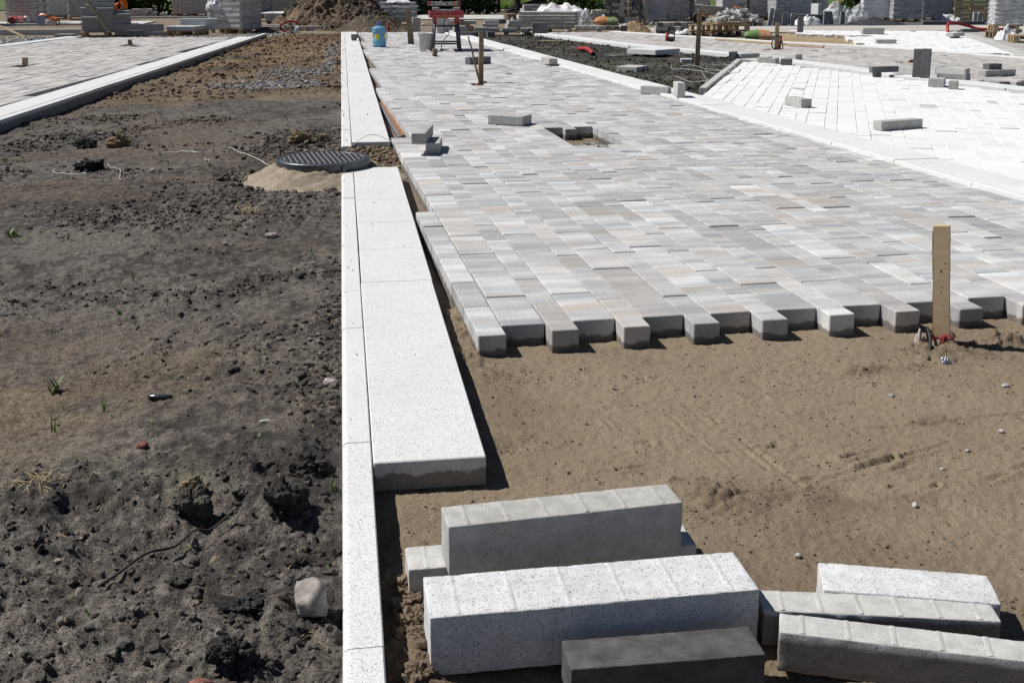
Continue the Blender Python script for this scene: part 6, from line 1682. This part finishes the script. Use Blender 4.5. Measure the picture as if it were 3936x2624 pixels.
# wheelbarrow
w = empty('wheelbarrow', (11.75, 35.3, GZ), R(-8)); tag(w, 'grey tray wheelbarrow with orange frame and handles', 'wheelbarrow')
tr = [(-.62, -.30, .62), (.35, -.33, .52), (.35, .33, .52), (-.62, .30, .62), (-.25, -.17, .33), (.22, -.2, .31), (.22, .2, .31), (-.25, .17, .33)]
o = MB().add(tr, [(0, 1, 5, 4), (1, 2, 6, 5), (2, 3, 7, 6), (3, 0, 4, 7), (4, 5, 6, 7)]).build('tray', M_GALV, w)
o.modifiers.new('t', 'SOLIDIFY').thickness = .01
MB().tube([tr[0], tr[1], tr[2], tr[3], tr[0]], .012, 6).build('tray_rim', M_GALV, w, True)
for sg in (-1, 1):
    MB().tube(spline([(-.62, sg * .05, .20), (-.30, sg * .16, .30), (.25, sg * .24, .31), (.75, sg * .28, .58)], 5), .018, 8).build('frame_tube', M_ORANGE, w, True)
    MB().tube([(.72, sg * .278, .56), (.88, sg * .29, .65)], .022, 8).build('grip', M_BLACK, w, True)
    MB().tube([(.02, sg * .2, .31), (.30, sg * .24, .0)], .016, 8).build('leg', M_ORANGE, w, True)
    MB().tube([(.30, sg * .24, .0), (.42, sg * .24, .34)], .014, 8).build('leg', M_ORANGE, w, True)
wh = MB().lathe([(.13, -.05), (.17, -.055), (.19, -.03), (.195, 0), (.19, .03), (.17, .055), (.13, .05)], 26).build('tyre', M_BLACK, w, True, (-.55, 0, .195), (R(90), 0, 0))
MB().lathe([(.13, -.045), (.06, -.01), (.03, -.05), (.0, -.05)], 20).build('rim', M_ORANGE, wh, True)
MB().lathe([(.13, .045), (.06, .01), (.03, .05), (.0, .05)], 20).build('rim', M_ORANGE, wh, True)
# red hose on the right, vertical pallet, right edge loads
tag(MB().tube(spline([(14.95, 26.75, -.06), (15.0, 26.9, .10), (15.3, 27.4, .20), (15.7, 27.8, .19), (16.2, 28.0, .10), (16.5, 27.9, .02), (17.2, 27.7, .02)], 7), .038, 10).build('hose', M_REDPL, None, True), 'red corrugated hose arching out of the far white paving', 'hose')
for i, (x, rot) in enumerate(((21.2, R(80)), (21.9, R(84)))):
    pallet(('nearer', 'farther')[i] + ' empty pallet standing upright behind the white sack', x, 36.6 + .3 * i, R(-8), 1.2, .8, GZ + .42, .13, tilt=(rot, 0))
blk('leaning grey slab against the upright pallets', 21.7, 35.9, GZ, .1, .4, .62, -20, M_SLABG)
for i in range(3): blk(('left', 'middle', 'right')[i] + ' upright block of three beside the upright pallets', 20.8 + .18 * i, 35.6, GZ, .13, .1, (.34, .34, .12)[i], -8, M_BLOCK)
blk('long kerb piece lying at the far asphalt edge', 18.9, 33.6, GZ, 2.0, .2, .12, -4, M_BLOCKD)
e = stack('block_stack', 'tall film covered block load at the right picture edge', 'block stack', 14.98, 24.0, .29, R(-22), (5, 4, 7), (0.19, 0.19, 0.095), M_BLOCK, 81, 0.004, piece='block', tie=False)
for i in range(6): film(e, 5 * .19 + .012, 4 * .19 + .012, 0.020, 0.08 + i * .095, 82 + i, M_FILMW, 0.014, 'film_strip', False, 1)
film(e, 5 * .19 + .03, 4 * .19 + .03, .66, 0.02, 88, M_FILM, 0.05)
pallet('upper pallet under the film covered block load at the right', 14.98, 24.0, R(-22), 1.0, .8, .15, .135)
pallet('lower pallet under the film covered block load at the right', 14.95, 24.0, R(-18), 1.0, .8, -.006, .15, M_WOODD)
crumple('plastic_sheet', M_FILMW, 'white plastic bundled below the right edge block load', 'sheet', 14.35, 23.2, -.01, .45, .4, .25, 89)
pallet('pallet with a few grey blocks at the right picture edge', 14.25, 22.2, R(-20), .8, .6, -.01, .16)
tower('small right edge stack on a pallet', 14.1, 22.0, .155, .24, .2, .085, 3, -20, M_BLOCK)
plank('broken pale plank leaning over the right edge pallet', (14.45, 22.6, .9), (14.2, 21.9, .25), .12, .03, M_WOODP)

# ------------------------------------------------------------------ far left: kerbs, tools, bags, worker
def far_kerb(x0, x1, y, hgt, n, top, rz=0.0):
    k = struct('kerb', ((x0 + x1) / 2, y, 0), rz)
    L = (x1 - x0) / n
    for i in range(n): link('kerb_stone', box_mesh(L - .006, .15, hgt, .006, M_BLOCKL, 'kerb_stone'), (-(x1 - x0) / 2 + L * (i + .5), 0, top - hgt), (0, 0, 0), k)
far_kerb(-14.0, -6.6, 30.75, .3, 7, .045, R(0.4))
far_kerb(-15.0, -6.3, 37.25, .3, 8, -.03, R(0.5))
far_kerb(-9.0, -3.2, 44.0, .3, 6, -.03)
bag('red and white cement bag leaning against the shaded brick stack', -10.1, 38.0, GZ + .03, .52, .36, .24, (M_BAGR, M_BAGR), 7, R(4))
tag(MB().lathe([(0, 0), (.11, 0), (.12, .03), (.12, .20), (.09, .25), (.035, .27), (.035, .30), (0, .30)], 18).build('canister', M_BAGW, None, True, (-9.88, 38.3, GZ)), 'white plastic canister between the red bag and the sack', 'canister')
crumple('sack', M_BAGW, 'pale blue white sack behind the orange cutting saw', 'sack', -9.62, 38.6, GZ, .42, .4, .33, 91)
c = empty('cut_off_saw', (-8.82, 36.55, GZ), R(-6)); tag(c, 'orange and white hand held cutting saw lying on the kerb', 'saw')
MB().lathe([(.17, -.004), (.172, 0), (.17, .004)], 30).build('blade', M_STEEL, c, False, (-.17, -.02, .18), (R(80), R(8), 0))
MB().lathe([(0.0, -.03), (.185, -.03), (.19, 0), (.185, .03), (0.0, .03)], 26).build('blade_guard', M_ORANGE, c, True, (-.14, .05, .21), (R(80), R(8), 0))
MB().box(.30, .18, .16, (.10, .0, .12), (0, R(8), 0), .03).build('motor_housing', M_BAGW, c)
MB().box(.20, .19, .12, (.20, .0, .22), (0, R(18), 0), .03).build('engine_cover', M_ORANGE, c)
MB().tube(spline([(-.04, -.05, .28), (.04, -.06, .34), (.13, -.05, .32), (.16, -.04, .18)], 5), .014, 8).build('front_handle', M_BLACK, c, True)
MB().tube(spline([(.2, 0, .22), (.32, 0, .2), (.33, 0, .08), (.22, 0, .06)], 5), .02, 8).build('rear_handle', M_BLACK, c, True)
o = plank('pale round batten lying slanted over the left gravel', (-8.65, 30.1, 0.24), (-7.55, 29.0, -.09), .045, .04, M_WOODP, 0, 'batten')
blk('pale broken kerb bit on the left gravel', -8.1, 28.6, GZ + .02, .12, .16, .12, 30, M_BLOCKL)

M_HIVIS = m_flat('hi_vis_cloth', (0.80, 0.17, 0.015), 0.75, 0, .25, 7)
M_NCLOTH = m_flat('navy_cloth', (0.02, 0.026, 0.06), 0.8, 0, .3, 7)
M_SKIN = m_flat('skin', (0.45, 0.27, 0.19), 0.6, 0, .12, 9)
M_GLOVE = m_flat('glove', (0.55, 0.62, 0.56), 0.7, 0, .2, 20)
def skin_body(name, pts, edges, rad, mat, parent, root=0, sub=2):
    me = bpy.data.meshes.new(name)
    me.from_pydata(pts, edges, [])
    o = link(name, me, parent=parent)
    me.materials.append(mat)
    sk = o.modifiers.new('skin', 'SKIN')
    for i, r_ in enumerate(rad): me.skin_vertices[0].data[i].radius = (r_, r_) if not isinstance(r_, tuple) else r_
    me.skin_vertices[0].data[root].use_root = True
    sk.use_smooth_shade = True
    sb = o.modifiers.new('sub', 'SUBSURF'); sb.levels = sub; sb.render_levels = sub
    return o
p = empty('person', (-7.75, 43.0, GZ), R(18)); tag(p, 'worker in orange work clothes crouching behind the dark slab stack', 'person')
# crouching, facing left (-x): pelvis, torso leaning forward, thighs level, shins upright
J = dict(pel=(.10, 0, .50), waist=(.02, 0, .66), chest=(-.12, 0, .88), neck=(-.22, 0, 1.04), head0=(-.27, 0, 1.12), head1=(-.30, 0, 1.24),
         lh=(.08, -.10, .48), lk=(-.32, -.17, .52), la=(-.16, -.17, .12), lt=(-.34, -.18, .05), rh=(.08, .10, .48), rk=(-.30, .2, .50), ra=(-.02, .17, .12), rt=(-.20, .2, .05),
         ls=(-.15, -.19, .93), le=(-.34, -.24, .70), lw=(-.56, -.20, .52), rs=(-.15, .19, .93), re=(-.36, .24, .72), rw=(-.58, .14, .50))
K = list(J); ix = {k: i for i, k in enumerate(K)}
E_ = [('pel', 'waist'), ('waist', 'chest'), ('chest', 'neck'), ('neck', 'head0'), ('head0', 'head1'), ('pel', 'lh'), ('lh', 'lk'), ('lk', 'la'), ('la', 'lt'), ('pel', 'rh'), ('rh', 'rk'), ('rk', 'ra'), ('ra', 'rt'), ('chest', 'ls'), ('ls', 'le'), ('le', 'lw'), ('chest', 'rs'), ('rs', 're'), ('re', 'rw')]
RD = dict(pel=.15, waist=.14, chest=.16, neck=.06, head0=.085, head1=.10, lh=.11, lk=.085, la=.065, lt=.05, rh=.11, rk=.085, ra=.065, rt=.05, ls=.075, le=.055, lw=.035, rs=.075, re=.055, rw=.035)
skin_body('body', [J[k] for k in K], [(ix[a], ix[b_]) for a, b_ in E_], [RD[k] for k in K], M_HIVIS, p)
head = MB()
v_, f_ = ico(3)[0], ico(3)[1]
v_ = v_ * np.array((.098, .08, .118)); v_[:, 0] -= 0.012 * np.exp(-((v_[:, 2] + .01) / .02) ** 2 - (v_[:, 1] / .015) ** 2) * (v_[:, 0] < 0) * 2
link('head', np_mesh('head', v_, f_, M_SKIN, True), (-.30, 0, 1.22), (0, R(-25), 0), p)
hd = MB().lathe([(.105, 0), (.10, .06), (.06, .105), (0, .118)], 18).build('cap', M_NCLOTH, p, True, (-.295, 0, 1.25), (0, R(-25), 0))
for sy, w_ in ((-1, 'lw'), (1, 'rw')):
    a = Vector(J[w_])
    skin_body('glove', [tuple(a + Vector((.02, 0, .02))), tuple(a + Vector((-.05, 0, -.05))), tuple(a + Vector((-.08, 0, -.085)))] + [q for j in range(4) for q in (tuple(a + Vector((-.10, (j - 1.5) * .021, -.11))), tuple(a + Vector((-.105 + .004 * j, (j - 1.5) * .022, -.15 - .006 * (j in (1, 2))))))] + [tuple(a + Vector((-.05, -sy * .045, -.075))), tuple(a + Vector((-.075, -sy * .055, -.115)))],
              [(0, 1), (1, 2), (2, 3), (3, 4), (2, 5), (5, 6), (2, 7), (7, 8), (2, 9), (9, 10), (1, 11), (11, 12)], [.034, .040, .036] + [.011, .009] * 4 + [.013, .010], M_GLOVE, p, 0, 1)
for a, b_ in (('la', 'lt'), ('ra', 'rt')):
    A, B_ = Vector(J[a]), Vector(J[b_])
    MB().tube([A + Vector((.06, 0, -.02)), A + Vector((0, 0, -.05)), B_ + Vector((0, 0, -.01)), B_ + Vector((-.06, 0, -.02))], [.05, .068, .055, .03], 10).build('boot', M_BLACK, p, True)
for kx, hx in (('lk', 'lh'), ('rk', 'rh')):
    A, B_ = Vector(J[kx]), Vector(J[hx])
    MB().tube([A.lerp(B_, .25), A.lerp(B_, .42)], .122, 14, False).build('navy_panel', M_NCLOTH, p, True)
    MB().tube([A.lerp(B_, .60), A.lerp(B_, .70)], .128, 14, False).build('reflective_band', M_GALV, p, True)

# ------------------------------------------------------------------ trees, shrubs, grass behind the yard
def leaf_cloud(n, centres, seed, size=0.12, squash=.8):
    r = np.random.default_rng(seed)
    C = np.array(centres)
    k = r.integers(0, len(C), n)
    d = r.normal(size=(n, 3)); d /= np.linalg.norm(d, axis=1)[:, None]
    q = r.random(n) ** 0.45
    P = C[k, :3] + d * (q * C[k, 3])[:, None] * np.array((1, 1, squash))
    a = r.normal(size=(n, 3)); a /= np.linalg.norm(a, axis=1)[:, None]
    b = np.cross(a, r.normal(size=(n, 3))); b /= np.linalg.norm(b, axis=1)[:, None]
    s = size * r.uniform(.6, 1.4, n)[:, None]
    V = np.stack([P - a * s, P + b * s * .45, P + a * s, P - b * s * .45], 1).reshape(-1, 3)
    F = np.arange(4 * n).reshape(n, 4)
    return V, F, np.repeat(r.random(n), 4)
def tree(label, x, y, hgt, rad, seed, tr=0.16, low=None, mat=None, name='tree', lean=0.0, nl=2600):
    r = random.Random(seed)
    e = empty(name, (x, y, GZ)); tag(e, label, 'tree')
    top = hgt * .8
    MB().tube(spline([(0, 0, -.1), (lean * .2, 0, top * .3), (lean * .6, r.uniform(-.1, .1), top * .65), (lean, 0, top)], 4), [tr * 1.35] + [tr * (1.05 - .07 * i) for i in range(12)], 10).build('trunk', M_BARK, e, True)
    cs = []
    z0 = low if low is not None else hgt * .38
    for i in range(9):
        a = r.uniform(0, 6.28); k = r.uniform(.15, .75); z = z0 + (hgt - z0) * r.uniform(.05, .9)
        c_ = (rad * k * math.cos(a) + lean, rad * k * math.sin(a), z, rad * r.uniform(.35, .55))
        cs.append(c_)
        zb = max(z0 * .7, z - rad * .5)
        MB().tube([(lean * zb / top, 0, zb), (c_[0] * .6, c_[1] * .6, (zb + z) / 2), c_[:3]], [tr * .4, tr * .25, tr * .08], 6).build('limb', M_BARK, e, True)
    link('crown', pid_mesh('crown', *leaf_cloud(nl, cs, seed, .16), mat or M_LEAF), parent=e)
    return e
TL = [('slender birch like tree left of the sunlit grass gap', 6.75, 49.7, 7, 2.2, .09), ('dark trunked tree in the sunlit grass gap', 7.8, 51.3, 9, 2.8, .17), ('dark trunked tree right of the sunlit grass gap', 10.5, 53.5, 9, 2.8, .15), ('leaning dark trunked tree behind the ragged block stack', 12.2, 51.0, 8, 2.6, .16), ('dark tree behind the brick tower', 14.2, 53.0, 8, 2.8, .16),
      ('tree standing behind the pale brick stacks at the left', -8.5, 53.0, 8, 3.0, .18), ('tree standing behind the low row of grey bricks', -6.0, 55.0, 9, 3.2, .18), ('tree at the far left behind the brick stacks', -13.0, 50.0, 8, 3.0, .18), ('tree beyond the concrete panel wall', -1.5, 54.0, 8, 3.0, .17), ('tree behind the flower bed at the right', 22.0, 52.0, 8, 3.0, .16), ('tree behind the wrapped stacks on the right', 17.5, 54.0, 8, 3.0, .16), ('tree beyond the right edge pallets', 27.0, 48.0, 8, 3.2, .17)]
for i, (lb, x, y, hh, rd, tr) in enumerate(TL): tree(lb, x, y, hh, rd, 200 + i, tr, lean=random.uniform(-.4, .4), nl=3200)
def shrub(label, x, y, hgt, rad, seed, mat, name='shrub', n=2600, size=.10):
    r = random.Random(seed)
    e = empty(name, (x, y, GZ)); tag(e, label, 'shrub')
    cs = [(rad * r.uniform(-.6, .6), rad * r.uniform(-.6, .6), hgt * r.uniform(.08, .85), rad * r.uniform(.35, .55)) for _ in range(12)]
    for i in range(5):
        c_ = cs[i]
        MB().tube([(0, 0, 0), (c_[0] * .4, c_[1] * .4, c_[2] * .6), c_[:3]], [.05, .035, .012], 6).build('stem', M_BARK, e, True)
    V, F, P = leaf_cloud(n, cs, seed, size, 1.0)
    V[:, 2] = np.maximum(V[:, 2], 0.02)
    link('foliage', pid_mesh('foliage', V, F, P, mat), parent=e)
for i, (lb, x, y, hh, rd) in enumerate((('dark spruce bush left of the red saw stand', 3.2, 46.3, 2.6, 1.15), ('dark spruce bush directly behind the red saw stand', 4.4, 47.4, 2.8, 1.25), ('dark spruce bush right of the red saw stand', 5.6, 47.2, 2.6, 1.15), ('black green thicket behind the worker', -7.2, 47.5, 2.6, 1.5), ('black green thicket left of the tall grey brick stack', -8.3, 48.5, 2.6, 1.5), ('dark bush behind the brick stacks at far left', -11.2, 47.0, 2.4, 1.4), ('dark bush glimpsed between the concrete stacks', 2.05, 49.5, 2.2, .9), ('dark thicket behind the brick tower', 9.6, 47.5, 1.0, 1.4), ('dark thicket behind the film wrapped stacks', 12.6, 46.5, 1.5, 1.6), ('dark green bush between the white wrapped stack and the dark one', 20.3, 43.5, 1.8, .9), ('dark bush behind the upright pallets', 23.5, 43.0, 2.0, 1.4))):
    shrub(lb, x, y, hh, rd, 300 + i, M_LEAFD if i in (0, 1, 2) else M_LEAF, 'spruce_bush' if i < 3 else 'shrub', 4200 if i < 3 else 2400, .09 if i < 3 else .12)
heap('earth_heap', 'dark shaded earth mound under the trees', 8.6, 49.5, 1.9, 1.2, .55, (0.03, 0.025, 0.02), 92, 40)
lawn = strip('lawn', [(-30, 56), (45, 56), (45, 120), (-30, 120)], -0.06, (0.07, 0.12, 0.02))
_r = np.random.default_rng(93)
Vs, Fs, Ps, b0 = [], [], [], 0
tuft = [blades(9, .34, .06, .03, s_, .7) for s_ in range(8)]
for i in range(1500):
    V, F, P = tuft[i % 8]
    Vs.append(V * _r.uniform(.7, 1.3) + np.array((_r.uniform(4, 18), 56 + 26 * _r.random() ** 1.3, -.06))); Fs.append(F + b0); Ps.append(np.clip(P + _r.uniform(-.2, .2), 0, 1)); b0 += len(V)
tag(link('grass', pid_mesh('grass', np.concatenate(Vs), np.concatenate(Fs), np.concatenate(Ps), M_GRASS)), kind='stuff')
M_PETAL = m_flat('yellow_petals', (.80, .55, .03), .6, 0, .2)
for i, (lb, x, y) in enumerate((('leafy plant with yellow flowers left in the far flower bed', 18.3, 43.2), ('leafy plant with yellow flowers in the middle of the far flower bed', 19.1, 43.6), ('leafy plant with yellow flowers right in the far flower bed', 19.9, 43.9), ('leafy plant with yellow flowers at the back of the flower bed', 20.5, 45.0))):
    e = empty('flowering_plant', (x, y, GZ)); tag(e, lb, 'plant')
    link('leaves', pid_mesh('leaves', *blades(70, .62, .22, .05, 400 + i, .8), M_GRASS), parent=e)
    rr = random.Random(410 + i)
    for j in range(7):
        MB().lathe([(0, 0), (.045, .02), (.05, .035), (.02, .03), (0, .03)], 8).build('flower', M_PETAL, e, True, (rr.gauss(0, .25), rr.gauss(0, .25), rr.uniform(.42, .68)))
e = empty('brush_fence', (21.3, 44.6, GZ)); tag(e, 'brownish mesh panel leaning behind the flower bed', 'fence')
for i in range(8): MB().box(.05, .03, 1.1, (-.5 + i * .14, 0, .55), (R(8), R(6), 0), .003).build('slat', M_WOODD, e)
for z in (.25, .75): MB().box(1.15, .03, .05, (0, .02, z), (0, 0, 0), .003).build('rail', M_WOODD, e)
tag(MB().tube(spline([(17.9, 42.6, 0.0), (18.3, 42.5, .25), (18.9, 42.5, .34), (19.1, 42.5, .52)], 5), .02, 7).build('hand_tool', M_ORANGE, None, True), 'orange tube handle sticking out by the flower bed', 'tool')

# ------------------------------------------------------------------ groups of look-alikes
GROUPS = {'paving_block': 'loose paving blocks', 'pallet': 'wooden pallets', 'wooden_stake': 'wooden stakes and stubs', 'tree': 'trees behind the yard', 'shrub': 'bushes behind the yard', 'spruce_bush': 'spruce bushes behind the yard', 'stone': 'stones and pebbles', 'soil_clod': 'large clods of soil', 'wrapped_stack': 'film wrapped stacks', 'brick_stack': 'brick stacks', 'block_stack': 'stacks of paving blocks', 'plastic_sheet': 'loose plastic sheets', 'kerb_piece': 'loose kerb pieces', 'kerb_slab': 'loose kerb slabs', 'flowering_plant': 'flowering plants in the far bed', 'shovel': 'tools at the brick tower', 'conduit': 'conduits in paving gaps', 'wire': 'loose pale wires', 'weed': 'single weeds on the soil', 'earth_heap': 'earth heaps', 'cement_bag': 'cement bags', 'steel_bar': 'steel bars in the kerb gap', 'rubble_pile': 'rubble piles', 'batten': 'thin battens', 'plank': 'loose planks'}
for o in list(bpy.data.objects):
    if o.parent is None and 'label' in o and 'group' not in o:
        g = GROUPS.get(o.name.split('.')[0])
        if g: o['group'] = g
